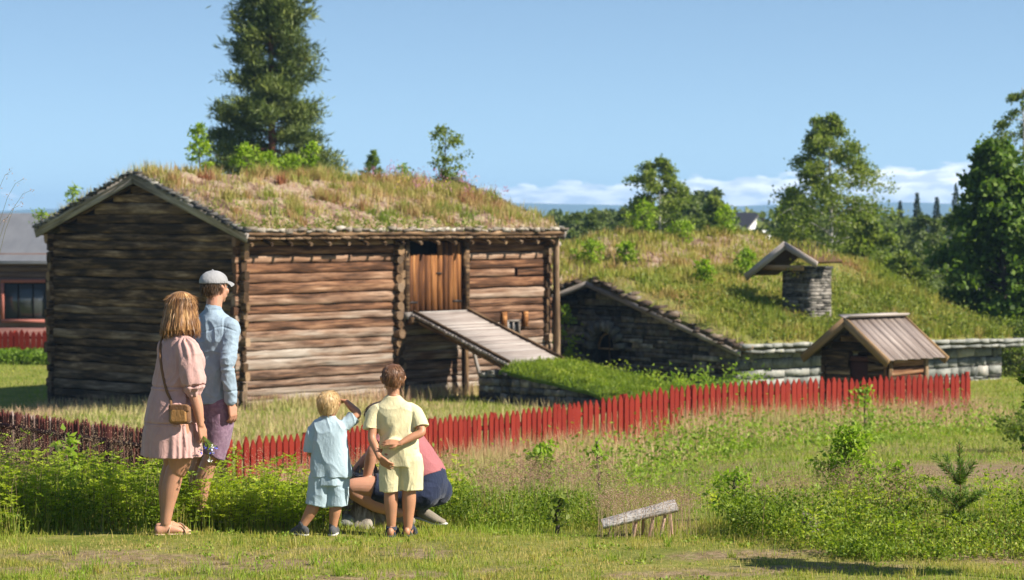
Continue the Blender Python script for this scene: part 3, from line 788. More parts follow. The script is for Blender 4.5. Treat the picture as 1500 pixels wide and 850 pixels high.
# ------------------------------------------------------------------ stone house with the broad sod roof
SA = math.atan2(.65, .76)
S0 = at(1080, 325, 63.0); SZ = -2.32
house = thing('stone_house', 'low dark stone house with broad grassy roof and chimney', 'house', (S0[0], S0[1], SZ), SA)
rng = np.random.default_rng(21)
HL, HW = 11.0, 11.0; HE, HA = 1.20, 2.86
plane_h = lambda y: HE + (HA - HE) / (HW / 2 + .3) * np.minimum(np.asarray(y) + .3, HW + .3 - np.asarray(y))
hsh = lambda x, y: -.20 * np.clip(np.asarray(x) / HL, 0, 1.1) + .55 * np.clip(1 - np.abs(np.asarray(y) - HW / 2) / 3.5, 0, 1) * sstep(1.5, 8, np.asarray(x, float)) + .12 * np.sin(np.asarray(x) * .9) * np.clip(1 - np.abs(np.asarray(y) - HW / 2) / 4, 0, 1)
gt = lambda s: float(plane_h(s)) - .05
# arched window in the gable: centre 4.9 m from the near corner
WX, WZ0, WZ1, WR = 5.05, .55, 1.02, .46
hole = lambda s0, s1, z0, z1: s1 > WX - WR and s0 < WX + WR and z1 > WZ0 and z0 < WZ1 + WR * .7
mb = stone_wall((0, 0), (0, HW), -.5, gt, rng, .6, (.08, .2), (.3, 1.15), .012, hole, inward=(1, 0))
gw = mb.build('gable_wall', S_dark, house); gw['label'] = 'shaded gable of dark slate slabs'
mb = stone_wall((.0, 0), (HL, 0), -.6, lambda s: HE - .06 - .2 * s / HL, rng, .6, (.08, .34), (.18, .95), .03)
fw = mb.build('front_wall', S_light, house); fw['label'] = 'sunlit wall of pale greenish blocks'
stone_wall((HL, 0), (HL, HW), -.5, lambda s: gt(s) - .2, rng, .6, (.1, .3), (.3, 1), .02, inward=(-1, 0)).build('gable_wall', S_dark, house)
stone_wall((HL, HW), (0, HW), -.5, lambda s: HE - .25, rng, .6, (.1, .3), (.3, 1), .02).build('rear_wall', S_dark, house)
mb = MB(); an = np.linspace(0, np.pi, 14)
poly = [(.22, WX + WR * math.cos(a), WZ1 + WR * math.sin(a)) for a in an] + [(.22, WX - WR, WZ0), (.22, WX + WR, WZ0)]
mb.prism(poly, (.05, 0, 0)); wi = mb.build('arched_window', BLACK, house)
mb = MB(); mb.tube(np.array([(.15, WX + (WR - .03) * math.cos(a), WZ1 + (WR - .03) * math.sin(a)) for a in an]), .04, 6, ref=(1, 0, 0))
mb.box((.16, WX, WZ1 - .02), (.05, WR * 2, .05)); mb.box((.16, WX, WZ1 + WR * .45), (.05, .04, WR)); mb.box((.16, WX, (WZ0 + WZ1) / 2), (.05, .035, WZ1 - WZ0)); mb.build('frame', W_gable, wi)
mb = MB()
for a in np.linspace(.12, np.pi - .12, 9):
    rd = np.array([0, math.cos(a), math.sin(a)])
    mb.box(np.array([-.01, WX, WZ1]) + rd * (WR + .17), (.30, .3, .17), rd, (1, 0, 0), r=rng.random() * .5 + .4, jit=.012, rng=rng)
mb.build('keystones', S_dark, wi)
mb = MB(); n = 40
for i in range(n):
    xx = -.25 + (HL + .5) * (i + .5) / n
    for ya, yb in ((-.42, HW / 2), (HW + .42, HW / 2)):
        mb.beam((xx, ya, float(plane_h(ya)) - .05 + float(hsh(xx, ya))), (xx, yb, float(plane_h(yb)) - .05 + float(hsh(xx, yb))), (HL + .5) / n - .01, .04, r=rng.random())
mb.build('roof_boards', W_gable, house)
hsod, htop = sod_roof(house, -.28, HL + .28, -.4, HW + .4, plane_h, .24, rng, SOD_HOUSE, .13, 7, hsh, 80, 80)
roof_grass(hsod, htop, -.2, HL + .2, -.3, HW * .62, 17000, .26, .03, rng, HOUSEGRASS, None, 19, .02)
roof_grass(hsod, htop, 1.5, HL + .2, -.3, 3.6, 9000, .34, .03, rng, HOUSEGRASS, None, 23, .38, name='green_roof_grass')
mb = MB()
for k in range(300):
    x, y = rng.uniform(.5, HL), abs(rng.normal(0, 2.4)) - .2
    z = float(htop(np.array([x]), np.array([y]))[0]); s = rng.uniform(.12, .3)
    mb.leaves(np.array([x, y, z + s * .5]) + rng.normal(0, s, (34, 3)) * [1, 1, .6], .11, rng, .6)
mb.build('roof_bush_foliage', leafmat('roof_bush_leaf', [(0, (.07, .10, .015)), (.5, (.16, .19, .03)), (1, (.27, .28, .05))]), hsod, kind='stuff')
# verge and eave stones
mb = MB()
for t in np.arange(0, 1, .03):
    for ya, yb in ((-.4, HW / 2), (HW + .4, HW / 2)):
        y = ya + (yb - ya) * t
        if rng.random() < .9:
            mb.box((-.24 + rng.normal(0, .05), y, float(plane_h(y)) + .10 + rng.normal(0, .03)), (.34, .24, rng.uniform(.05, .13)), (1, rng.normal(0, .25), 0), r=rng.random(), jit=.03, rng=rng)
mb.build('verge_stones', SOD_EDGE, hsod)
mb = MB(); mb.beam((-.32, -.42, float(plane_h(-.42)) - .06), (-.32, HW / 2, HA - .06), .05, .14, r=.6); mb.build('bargeboard', W_grey, house)
mb = MB(); mb.beam((-.32, HW + .42, float(plane_h(-.42)) - .06), (-.32, HW / 2, HA - .06), .05, .14, r=.4); mb.build('bargeboard', W_grey, house)
mb = MB(); x = -.3
while x < HL + .25:
    l = rng.uniform(.25, .8); zz_ = HE - .2 * x / HL
    mb.box((x + l / 2, -.40, zz_ + .10), (l * .97, .34, .09), (1, rng.normal(0, .02), rng.normal(0, .02)), r=rng.uniform(.4, 1), jit=.012, rng=rng)
    mb.box((x + l / 2 + .1, -.34, zz_ - .05), (l * .95, .4, .07), (1, 0, rng.normal(0, .03)), r=rng.uniform(.1, .9), jit=.012, rng=rng); x += l
es = mb.build('eave_stones', S_light, hsod)
# chimney under its own little roof
cx, cy, cw, cdp = 3.75, .85, .84, 1.06
chim = None
mb = MB()
def cwall(p0, p1, inw, zb, zt_):
    w_ = stone_wall(p0, p1, zb, lambda s: zt_, rng, .25, (.05, .10), (.2, .6), .008, inward=inw, rough=.35)
    for V, in ((v,) for v in w_.v): pass
    return w_
parts = [cwall((cx, cy), (cx + cw, cy), (0, 1), 1.3, 3.22), cwall((cx, cy), (cx, cy + cdp), (1, 0), 1.3, 3.22), cwall((cx + cw, cy), (cx + cw, cy + cdp), (-1, 0), 1.3, 3.22), cwall((cx, cy + cdp), (cx + cw, cy + cdp), (0, -1), 1.3, 3.22)]
for w_ in parts:
    for V_ in w_.v: mb.v.append(V_)
    for F_, U_, R_ in w_.f: mb.f.append((F_ + mb.n, U_, R_))
    mb.n += w_.n
chim = mb.build('chimney', S_chim, house)
ym, za_, fl, fr_ = 1.42, 3.84, 3.02, 3.36
mb = MB(); xa, xb = 3.35, 4.45
mb.prism([(xa, .36, fr_ + .03), (xa, ym, za_), (xa, ym, za_ + .07), (xa, .31, fr_ + .10)], (xb - xa, 0, 0))
mb.prism([(xa, ym, za_), (xa, 2.75, fl), (xa, 2.8, fl + .07), (xa, ym, za_ + .07)], (xb - xa, 0, 0))
cr_ = mb.build('chimney_roof', W_gable, chim)
mb = MB(); mb.beam((xa - .03, .24, fr_ + .0), (xa - .03, ym + .02, za_ + .05), .05, .17, r=.8); mb.beam((xa - .03, 2.9, fl - .05), (xa - .03, ym - .02, za_ + .05), .05, .2, r=.9); mb.build('bargeboard', W_pale, chim)
mb = MB(); mb.box((xa + .12, 1.75, 3.26), (.14, 1.7, .14), r=.8); mb.build('tie_beam', W_barge, chim)
mb = MB(); mb.box((4.18, 1.38, 3.26), (.92, 1.10, .07), r=.3); mb.build('cap_slab', S_dark, chim)
mb = MB(); n = 260; yy_ = rng.uniform(.3, 2.7, n); xx_ = rng.uniform(xa + .05, xb, n)
zz_ = np.where(yy_ < ym, fr_ + (za_ - fr_) * (yy_ - .25) / (ym - .25), za_ + (fl - za_) * (yy_ - ym) / (2.8 - ym)) + .07
mb.blades(np.stack([xx_, yy_, zz_], 1), .2, .03, rng, .5); mb.leaves(np.array([3.5, 1.2, 3.25]) + rng.normal(0, .11, (60, 3)), .1, rng, .6)
mb.build('chimney_roof_tufts', HOUSEGRASS, chim, kind='stuff')

# ------------------------------------------------------------------ the second sod roof behind
r0 = at(826, 325, 73.0)
rear = thing('stone_outhouse', 'stone outhouse whose weedy sod roof rises behind the chimney house', 'house', (r0[0], r0[1], -2.5), SA)
RL, RW, RE, RA = 12.5, 8.0, 1.9, 3.62
org = np.array([4.6 * .65 * 0, 0])
plane_r = lambda y: RE + (RA - RE) / (RW / 2 + .3) * np.minimum(np.asarray(y) + .3, RW + .3 - np.asarray(y))
for a, b, tp, inw in (((0, 0), (RL, 0), lambda s: RE, (0, 1)), ((0, 0), (0, RW), lambda s: float(plane_r(s)) - .05, (1, 0)), ((RL, 0), (RL, RW), lambda s: float(plane_r(s)) - .05, (-1, 0)), ((0, RW), (RL, RW), lambda s: RE, (0, -1))):
    stone_wall(a, b, -.5, tp, rng, .5, (.12, .3), (.4, 1.2), .02, inward=inw).build('stone_wall', S_dark, rear)
rsh = lambda x, y: .45 * sstep(1, 6, np.asarray(x, float)) + .10 * np.sin(np.asarray(x) * 1.3)
rsod, rtop = sod_roof(rear, -.3, RL + .3, -.4, RW + .4, plane_r, .26, rng, SOD_BARN, .16, 27, rsh, 60, 50)
roof_grass(rsod, rtop, -.2, RL + .2, -.3, RW * .7, 11000, .30, .035, rng, HOUSEGRASS, None, 29, -.12)
mb = MB(); mb.tube(np.array([[.2, RW * .36, 3.62], [1.4, RW * .40, 3.84], [2.8, RW * .42, 3.98]]), .10, 8, r=.9); mb.build('ridge_log', W_bark, rsod)

# ------------------------------------------------------------------ little plank-roofed well house
w0 = at(1302, 325, 54.0)
shed = thing('well_house', 'small timber hut with plank gable roof beside the red fence', 'hut', (w0[0], w0[1], -2.2), SA)
rng = np.random.default_rng(31)
KW, KL, KE, KA = 1.85, 1.20, 1.44, 2.10
def kclip(z):
    y = (z + .16 - (KE + .12)) / ((KA - KE) / (KW / 2)) / KW
    return (0, 1) if y <= 0 else ((y, 1 - y) if y < .46 else None)
log_wall((0, 0), (0, .45), -.3, KE + .1, .19, rng, .1).build('front_wall', W_gable, shed)
log_wall((0, 1.22), (0, KW), -.3, KE + .1, .19, rng, .1).build('front_wall', W_gable, shed)
log_wall((.02, 0), (.02, KW), KE + .02, KA, .19, rng, 0, clip=kclip).build('gable_logs', W_gable, shed)
W_shed = woodmat('warm_hut_log', LOG_RED, None, None, (.9, 14))
log_wall((0, 0), (KL, 0), -.3, KE - .12, .21, rng, .12).build('side_wall', W_shed, shed)
log_wall((0, KW), (KL, KW), -.3, KE - .12, .21, rng, .12).build('side_wall', W_gable, shed)
log_wall((KL, 0), (KL, KW), -.3, KA, .21, rng, .04, clip=kclip).build('rear_wall', W_gable, shed)
for x_ in (KL + .02, -.04):
    mb = MB(); mb.tube(np.array([[x_, -.06, -.4], [x_, -.06, KE]]), .065, 8); mb.build('corner_post', W_gable, shed)
mb = MB(); mb.box((.05, .83, .5), (.05, .80, 1.7)); mb.box((.02, .83, 1.3), (.08, .84, .1)); mb.box((.02, .83, .7), (.08, .84, .1)); mb.box((.02, .83, .1), (.08, .84, .1)); dr = mb.build('door', woodmat('dark_red_brown_door', [(0, (.05, .02, .014)), (1, (.14, .055, .035))]), shed)
mb = MB(); mb.tube(np.array([[-.04, .52, .75], [-.07, .52, .65], [-.04, .52, .55]]), .014, 6); mb.build('handle', IRON, dr)
xf, xb = -.40, 1.57; ov = .335; sl = (KA - KE) / (KW / 2); zo = KE + .12 - sl * ov
n = 9
for s in (0, 1):
    mb = MB()
    for i in range(n):
        xa = xf + (xb - xf) * i / n; w_ = (xb - xf) / n
        ya, yb = (-ov, KW / 2) if s == 0 else (KW + ov, KW / 2)
        dz = .012 if i % 2 else 0
        mb.beam((xa + w_ / 2, ya, zo + dz), (xa + w_ / 2, yb, KA + .12 + dz), w_ * (.98 if i % 2 else 1.02), .035, r=.8 if i == 6 else rng.uniform(.3, .65))
    mb.build('roof', W_roofplank, shed)
mb = MB(); mb.beam((xf - .02, KW / 2 - .09, KA + .15), (xb + .02, KW / 2 - .09, KA + .15), .22, .03, (0, .4, 1), r=.9); mb.beam((xf - .02, KW / 2 + .09, KA + .152), (xb + .02, KW / 2 + .09, KA + .152), .22, .03, (0, -.4, 1), r=.9); mb.build('ridge_cap', W_pale, shed)
for x in (xf - .03, xb + .03):
    for ya in (-ov - .02, KW + ov + .02):
        mb = MB(); mb.beam((x, ya, zo - .06), (x, KW / 2, KA + .06), .04, .19, r=rng.uniform(.4, .8)); mb.build('bargeboard', W_barge, shed)

# ------------------------------------------------------------------ red picket fences
def fence(name, label, pts, gap=.205, mat=None, edge=None):
    """pts: plan points; pickets follow the ground"""
    root = thing(name, label, 'fence', (*pts[0], 0))
    o0 = np.array([*pts[0], 0.])
    rng = np.random.default_rng(len(label))
    P = np.array(pts, float); seg = np.linalg.norm(np.diff(P, axis=0), axis=1); cum = np.concatenate([[0], np.cumsum(seg)]); Ltot = cum[-1]
    def pos(s): return np.array([np.interp(s, cum, P[:, 0]), np.interp(s, cum, P[:, 1])])
    bay = 2.35; nb = int(round(Ltot / bay)); bay = Ltot / nb
    for b in range(nb):
        mb = MB(); a0, a1 = b * bay, (b + 1) * bay
        d = nrm(pos(a1 - .01) - pos(a0 + .01)); nrmv = np.array([d[1], -d[0], 0.]); d3 = np.array([*d, 0.])
        n = int(round(bay / gap))
        for i in range(n):
            s = a0 + bay * (i + .5 + rng.normal(0, .04)) / n
            p = pos(s); z = float(gz(p[0], p[1], False)[0]) + rng.normal(0, .006)
            w = gap * .77 * rng.uniform(.95, 1.05); h = .99 + rng.normal(0, .018); tl = rng.normal(0, .010)
            c = np.array([*p, z]) - o0 + nrmv * .045
            up = nrm(np.array([d3[0] * tl, d3[1] * tl, 1]))
            pl = [c - d3 * w / 2 + up * .06, c + d3 * w / 2 + up * .06, c + d3 * w / 2 + up * (h - w * .75), c + up * h, c - d3 * w / 2 + up * (h - w * .75)]
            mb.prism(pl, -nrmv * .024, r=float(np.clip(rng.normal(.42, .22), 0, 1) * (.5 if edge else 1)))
            if edge: mb.f[-3][2].setflags(write=True) if False else None; F_, U_, R_ = mb.f[-3]; mb.f[-3] = (F_, U_ + rng.uniform(0, 9), np.full(len(F_), edge))  # narrow picket edges painted pale as though the sun caught them
        mb.build('picket_panel', mat or W_redfence, root)
        for hz_ in (.28, .74):
            mb = MB(); q = [pos(t) for t in np.linspace(a0, a1, 5)]
            mb.tube(np.array([[*p, float(gz(p[0], p[1], False)[0]) + hz_] for p in q]) - o0, [[.022, .042]] * 5, 4, r=.3); mb.build('rail', mat or W_redfence, root)
    for b in range(nb + 1):
        p = pos(min(b * bay, Ltot - .001)); d = nrm(pos(min(b * bay + .1, Ltot)) - pos(max(b * bay - .1, 0))); nv = np.array([d[1], -d[0], 0])
        mb = MB(); mb.box(np.array([*p, float(gz(p[0], p[1], False)[0]) + .40 + (.05 if b == nb else 0)]) - o0 - nv * .07, (.075, .08, 1.14), (*d, 0), nv, r=.15); mb.build('post', mat or W_redfence, root)
    return root
FC = at(341, 325, 31.2)[:2]
fpx = [(341, 31.2), (450, 33.2), (560, 35.8), (700, 39.0), (850, 42.2), (1000, 44.9), (1190, 48.0), (1421, 51.6)]
FR = [tuple(at(px, 325, d)[:2]) for px, d in fpx]
fence('picket_fence', 'long bright red picket fence running right in front of the old buildings', FR, .185)
FL = [tuple(at(334, 325, 31.3)[:2]), tuple(at(170, 325, 35.0)[:2]), tuple(at(0, 325, 40.0)[:2]), tuple(at(-160, 325, 44.5)[:2])]
fence('picket_fence', 'shaded dark red picket fence behind the couple in front of the barn gable', FL, .135, W_redshade, 1.0)
FB = [tuple(at(-160, 325, 82)[:2]), tuple(at(-20, 325, 81.5)[:2]), tuple(at(110, 325, 81)[:2])]
fence('picket_fence', 'distant red picket fence below the grey-roofed building', FB)

# ------------------------------------------------------------------ long grey-roofed building on the far left
L0 = at(-150, 325, 86)
farm = thing('long_building', 'long red and brown building with plain grey roof behind the barn', 'building', (L0[0], L0[1], -2.45), R(-3))
rng = np.random.default_rng(41)
LL, LW, LE, LA = 11.0, 7.0, 3.28, 4.75
mb = MB(); z = .9
while z < LE + .1:
    mb.box((LL / 2, 0, z + .11), (LL, .06, .215), r=rng.random()); z += .22
mb.build('board_wall', woodmat('grey_red_cladding', [(.0, (.06, .032, .027)), (.5, (.14, .088, .074)), (1, (.23, .165, .145))]), farm)
mb = MB(); mb.box((LL / 2, -.01, .42), (LL + .02, .07, .98), r=.5); mb.build('red_skirting_board', W_redwall, farm)
mb = MB(); mb.box((LL / 2, LW / 2 + .05, LE / 2), (LL - .05, LW - .05, LE), r=.3); mb.prism([(.05, .1, LE), (.05, LW, LE), (.05, LW / 2, LA - .1)], (LL - .1, 0, 0)); mb.build('house_body', W_redwall, farm)
for wx in (4.62, 2.0, 8.6):
    mb = MB()
    mb.box((wx, -.08, 2.55), (1.75, .08, .12), r=.6); mb.box((wx, -.08, 1.13), (1.75, .08, .12), r=.6)
    for q in (-.83, .83): mb.box((wx + q, -.078, 1.84), (.12, .08, 1.34), r=.6)
    wf = mb.build('window', woodmat('red_window_trim', [(0, (.24, .07, .05)), (1, (.38, .15, .12))]) if wx == 4.62 else bpy.data.materials['red_window_trim'], farm)
    mb = MB(); mb.box((wx, -.045, 1.84), (1.6, .02, 1.34)); mb.build('glass', GLASS, wf)
    mb = MB()
    for q in (-.77, -.27, .27, .77): mb.box((wx + q, -.062, 1.84), (.055, .03, 1.32))
    mb.box((wx, -.060, 2.47), (1.56, .03, .06)); mb.box((wx, -.060, 1.21), (1.56, .03, .06)); mb.build('mullion', BLACK, wf)
    mb = MB()
    for q in (-.52, 0, .52): mb.box((wx + q, -.025, 1.84), (.42, .012, 1.2))
    mb.build('curtain', M('grey_curtain').color((.22, .22, .22)).m if wx == 4.62 else bpy.data.materials['grey_curtain'], wf)
for s in (0, 1):
    mb = MB(); ya = -.55 if s == 0 else LW + .55; sl = (LA - LE) / (LW / 2); ze = LE - sl * .55 + .12
    yb = LW / 2
    mb.prism([(-.4, ya, ze), (LL + .4, ya, ze), (LL + .4, yb, LA + .12), (-.4, yb, LA + .12)], (0, 0, .10)); mb.build('roof', ROOFGREY, farm)
# ------------------------------------------------------------------ vegetation materials
LEAF_BIRCH = leafmat('birch_leaf', [(.0, (.065, .10, .016)), (.4, (.14, .185, .030)), (.75, (.22, .255, .050)), (1, (.32, .34, .08))], .42, nscale=.8)
LEAF_BRIGHT = leafmat('bright_sapling_leaf', [(.0, (.11, .18, .014)), (.4, (.20, .30, .022)), (.8, (.30, .38, .035)), (1, (.42, .46, .06))], .45)
LEAF_DARK = leafmat('dark_maple_leaf', [(.0, (.032, .062, .010)), (.45, (.078, .135, .018)), (.8, (.155, .225, .030)), (1, (.30, .36, .06))], .35, nscale=1.0)
LEAF_FAR = leafmat('far_tree_leaf', [(.0, (.06, .09, .022)), (.5, (.13, .165, .040)), (1, (.22, .245, .07))], .3, nscale=.25)
NEEDLE_PINE = leafmat('pine_needle', [(.0, (.035, .056, .014)), (.4, (.090, .125, .028)), (.75, (.175, .205, .042)), (1, (.26, .275, .065))], .18, (1.1, 1.2, .8), .9)
NEEDLE_FAR = leafmat('far_spruce_needle', [(.0, (.012, .026, .014)), (.5, (.025, .045, .020)), (1, (.05, .075, .03))], .15, nscale=.4)
NEEDLE_YOUNG = leafmat('young_pine_needle', [(.0, (.055, .10, .018)), (.5, (.13, .20, .032)), (1, (.25, .31, .055))], .25)
BARK_PINE = woodmat('red_pine_bark', [(.0, (.05, .022, .014)), (.5, (.17, .075, .042)), (1, (.30, .15, .09))], grain=(2, 6))
BARK_BIRCH = woodmat('birch_bark', [(.0, (.05, .045, .04)), (.35, (.30, .28, .26)), (1, (.62, .60, .56))], grain=(6, 2))
BARK_DARK = woodmat('dark_bark', [(.0, (.025, .02, .015)), (1, (.11, .09, .07))], grain=(2, 8))
STEM = leafmat('green_brown_stem', [(0, (.10, .07, .03)), (1, (.17, .19, .05))], .1)

# ------------------------------------------------------------------ tree builder
def tree(name, label, base, H, tr, crown, n_limb, leafm, n_leaf, lsize, seed, group=None, start=.18, rise=.45, droop=.25, sub=5, sigma=.16, bark=None,
         aspect=.55, lean=(0, 0), cat='tree', leafname='crown', trunkname='trunk', cloud=1.0, subl=.42, updir=.2, grav=True):
    rng = np.random.default_rng(seed)
    root = thing(name, label, cat, base, 0, group)
    k = 9; t = np.linspace(0, 1, k)
    wob = np.cumsum(rng.normal(0, tr * .35, (k, 2)), 0) * t[:, None]
    T = np.stack([wob[:, 0] + lean[0] * t ** 1.4, wob[:, 1] + lean[1] * t ** 1.4, t * H], 1)
    mb = MB(); mb.tube(T, tr * (1 - t * .93) + .004, 8, r=.6, jit=1 + rng.normal(0, .04, (k, 8)))
    pts, dirs = [], []
    for i in range(n_limb):
        hf = start + (1 - start) * ((i + rng.random()) / n_limb) ** .95
        o = np.array([np.interp(hf, t, T[:, j]) for j in range(3)])
        az = i * 2.39996 + rng.normal(0, .35); Ld = crown(hf) * rng.uniform(.72, 1.12)
        d = np.array([math.cos(az), math.sin(az), 0])
        s = np.linspace(0, 1, 5)
        up = rise * rng.uniform(.7, 1.3) * (1 - .3 * hf)
        P = o + d * (Ld * s)[:, None] + np.array([0, 0, 1]) * (Ld * (up * s - droop * s ** 2))[:, None] + rng.normal(0, .03 * Ld, (5, 3)) * s[:, None]
        r0 = max(.006, tr * .42 * (1 - hf * .8))
        mb.tube(P, r0 * (1 - .85 * s), 5, r=rng.random(), cap=False)
        for q in range(sub):
            u = rng.uniform(.28, 1.0); b = P[0] + np.array([np.interp(u, s, P[:, j] - P[0, j]) for j in range(3)])
            dd = nrm(d * .8 + rng.normal(0, .6, 3) * [1, 1, .45] + [0, 0, .1])
            l = Ld * subl * rng.uniform(.5, 1.2)
            e = b + dd * l + np.array([0, 0, -droop * l * .8])
            mb.tube(np.stack([b, (b + e) / 2 + rng.normal(0, .03 * l, 3), e]), [r0 * .35, r0 * .25, r0 * .1], 4, r=rng.random(), cap=False)
            w = rng.random(max(3, int(n_leaf / n_limb / sub)))
            c = b + (e - b) * w[:, None]
            pts.append(c + rng.normal(0, sigma * (.5 + l * cloud), c.shape) * [1, 1, .7]); dirs.append(np.broadcast_to(dd, c.shape))
    mb.build(trunkname, bark or BARK_DARK, root, smooth=True)
    P = np.concatenate(pts); D = np.concatenate(dirs)
    P[:, 2] = np.maximum(P[:, 2], .02)
    mb = MB(); mb.leaves(P, lsize, rng, aspect, None if grav else D, updir)
    mb.build(leafname, leafm, root)
    return root

prof = lambda pts: (lambda h: float(np.interp(h, [p[0] for p in pts], [p[1] for p in pts])))

# the tall pine behind the barn
p = at(398, 325, 96); zb = g1(p[0], p[1])
Hp = 18.6
def pine_r(h):
    z = h * Hp + zb - CAM_Z               # height over the eye
    py = HOR - z / 96 * F_PX
    w = np.interp(py, [-260, -120, 0, 60, 110, 150, 180, 215, 240, 262, 300], [8, 28, 44, 47, 50, 57, 69, 84, 100, 60, 40])
    return w / F_PX * 96 * 1.05
rng = np.random.default_rng(77)
pine = thing('pine_tree', 'tall dark pine tree with reddish trunk towering behind the barn roof', 'tree', (p[0], p[1], zb))
t = np.linspace(0, 1, 14); T = np.stack([rng.normal(0, .05, 14).cumsum() * .5, rng.normal(0, .05, 14).cumsum() * .5, t * Hp], 1)
mb = MB(); mb.tube(T, .23 * (1 - t * .9), 10, r=.6, jit=1 + rng.normal(0, .05, (14, 10)))
nb = MB()
nl = 150
for i in range(nl):
    hf = .30 + .70 * (i + rng.random()) / nl
    o = np.array([np.interp(hf, t, T[:, j]) for j in range(3)]); az = i * 2.39996 + rng.normal(0, .3)
    Ld = pine_r(hf) * rng.choice([.55, .8, 1.0, 1.08], p=[.2, .3, .3, .2]); d = np.array([math.cos(az), math.sin(az), 0]); s = np.linspace(0, 1, 5)
    drop = .28 if hf < .45 else .1
    if .36 < hf < .66 and d[1] < -.80 and rng.random() < .75: continue
    P = o + d * (Ld * s)[:, None] + np.array([0, 0, 1]) * (Ld * (.28 * s ** 2 - drop * s))[:, None] + rng.normal(0, .05, (5, 3)) * s[:, None]
    mb.tube(P, .05 * (1 - .8 * s) * (1.2 - hf), 5, r=rng.random(), cap=False)
    nc = max(3, int(Ld * 7))
    for q in range(nc):
        u = rng.uniform(.30, 1.04); b = np.array([np.interp(u, s, P[:, j]) for j in range(3)]) + rng.normal(0, .20, 3) * [1, 1, .35]
        m_ = 62
        D = nrm(rng.normal(0, 1, (m_, 3)) + np.array([*d[:2] * .7, .75]))
        sz = rng.uniform(.22, .38)
        nb.leaves(b + rng.normal(0, .16, (m_, 3)) * [1.25, 1.25, .7], sz, rng, .16, D, 0, r=np.clip(rng.random(m_) * .5 + rng.random() * .5, 0, 1), spread=.4)
mb.build('trunk', BARK_PINE, pine, smooth=True); nb.build('crown', NEEDLE_PINE, pine)

def gtree(name, label, px, top_py, d, half_px, seed, mat=LEAF_BIRCH, shape=None, n_limb=34, n_leaf=7000, ls=.16, tr=.11, base_z=None, **kw):
    a = at(px, top_py, d); zb_ = g1(a[0], a[1]) - .05 if base_z is None else base_z
    H = a[2] - zb_; w = half_px / F_PX * d
    shape = shape or [(0, .4), (.2, .85), (.45, 1), (.7, .72), (.9, .38), (1, .12)]
    return tree(name, label, (a[0], a[1], zb_), H, tr, (lambda h: w * prof(shape)(h)), n_limb, mat, n_leaf, ls, seed, **kw)

G_T = 'broadleaf trees behind the stone house'
gtree('birch_tree', 'tallest loose birch tree rising behind the chimney of the stone house', 1216, 172, 97, 84, 101, n_limb=58, n_leaf=24000, ls=.145, tr=.14, bark=BARK_BIRCH, group=G_T, droop=.5, rise=.75, sigma=.17,
      shape=[(0, .5), (.25, .9), (.45, 1), (.62, .92), (.78, .66), (.92, .38), (1, .12)])
gtree('birch_tree', 'mid-sized birch tree standing alone against the cloud left of the tall birch', 966, 236, 108, 50, 102, n_limb=46, n_leaf=18000, ls=.155, bark=BARK_BIRCH, group=G_T, droop=.4, rise=.7,
      shape=[(0, .5), (.3, .75), (.55, .95), (.75, .9), (.92, .6), (1, .25)])
gtree('leafy_tree', 'pale green rounded tree beside the white house gable, on its left', 1050, 290, 118, 40, 103, LEAF_BIRCH, n_leaf=12000, ls=.2, group=G_T)
gtree('leafy_tree', 'darker round tree immediately right of the lone birch', 1015, 300, 132, 36, 104, LEAF_FAR, n_leaf=5000, ls=.22, group=G_T)
gtree('leafy_tree', 'round green tree between the white house and the tallest birch', 1158, 277, 112, 34, 105, LEAF_BIRCH, n_leaf=12000, ls=.2, group=G_T)
gtree('leafy_tree', 'bushy pale tree under the right side of the tallest birch', 1268, 318, 90, 56, 106, LEAF_BIRCH, n_leaf=15000, ls=.16, group=G_T, start=.05)
gtree('leafy_tree', 'low soft green tree left of the big dark maple', 1330, 372, 84, 48, 107, LEAF_BIRCH, n_leaf=8000, ls=.15, group=G_T, start=.03)
gtree('leafy_tree', 'pale olive tree over the far end of the stone house roof', 1352, 318, 125, 55, 108, LEAF_FAR, n_leaf=7000, ls=.2, group=G_T, start=.05)
gtree('leafy_tree', 'small grey green tree just right of the barn roof end', 868, 316, 128, 36, 109, LEAF_FAR, n_leaf=5000, ls=.2, group=G_T, start=.05)
gtree('leafy_tree', 'spreading hazy tree left of the lone birch', 915, 306, 140, 30, 110, LEAF_FAR, n_leaf=4500, ls=.22, group=G_T, start=.05)
gtree('birch_tree', 'feathery birch with hanging twigs above the dark maple at the right edge', 1500, 128, 84, 66, 111, LEAF_BIRCH, n_limb=40, n_leaf=9000, ls=.13, bark=BARK_BIRCH, droop=1.0, rise=.8, sigma=.13, tr=.13,
      shape=[(0, .5), (.4, .9), (.7, 1), (.9, .6), (1, .15)])
gtree('maple_tree', 'big dark leafy maple filling the right edge behind the stone house', 1476, 214, 74.5, 92, 112, LEAF_DARK, n_limb=56, n_leaf=22000, ls=.19, tr=.17, start=.14, sub=7, sigma=.16, droop=.15, aspect=.8,
      shape=[(0, .55), (.12, .92), (.35, 1), (.6, .85), (.82, .55), (1, .22)])
gtree('maple_tree', 'second dark leafy tree half out of frame at the right edge', 1545, 250, 80, 100, 113, LEAF_DARK, n_limb=40, n_leaf=14000, ls=.20, tr=.17, start=.12, sub=6, sigma=.16, aspect=.8)
gtree('lilac_bush', 'dense green shrub below the dark maple beyond the wall end', 1495, 470, 72, 46, 114, LEAF_BIRCH, n_leaf=3500, ls=.12, tr=.05, start=.02, cat='shrub', shape=[(0, .8), (.5, 1), (1, .5)])

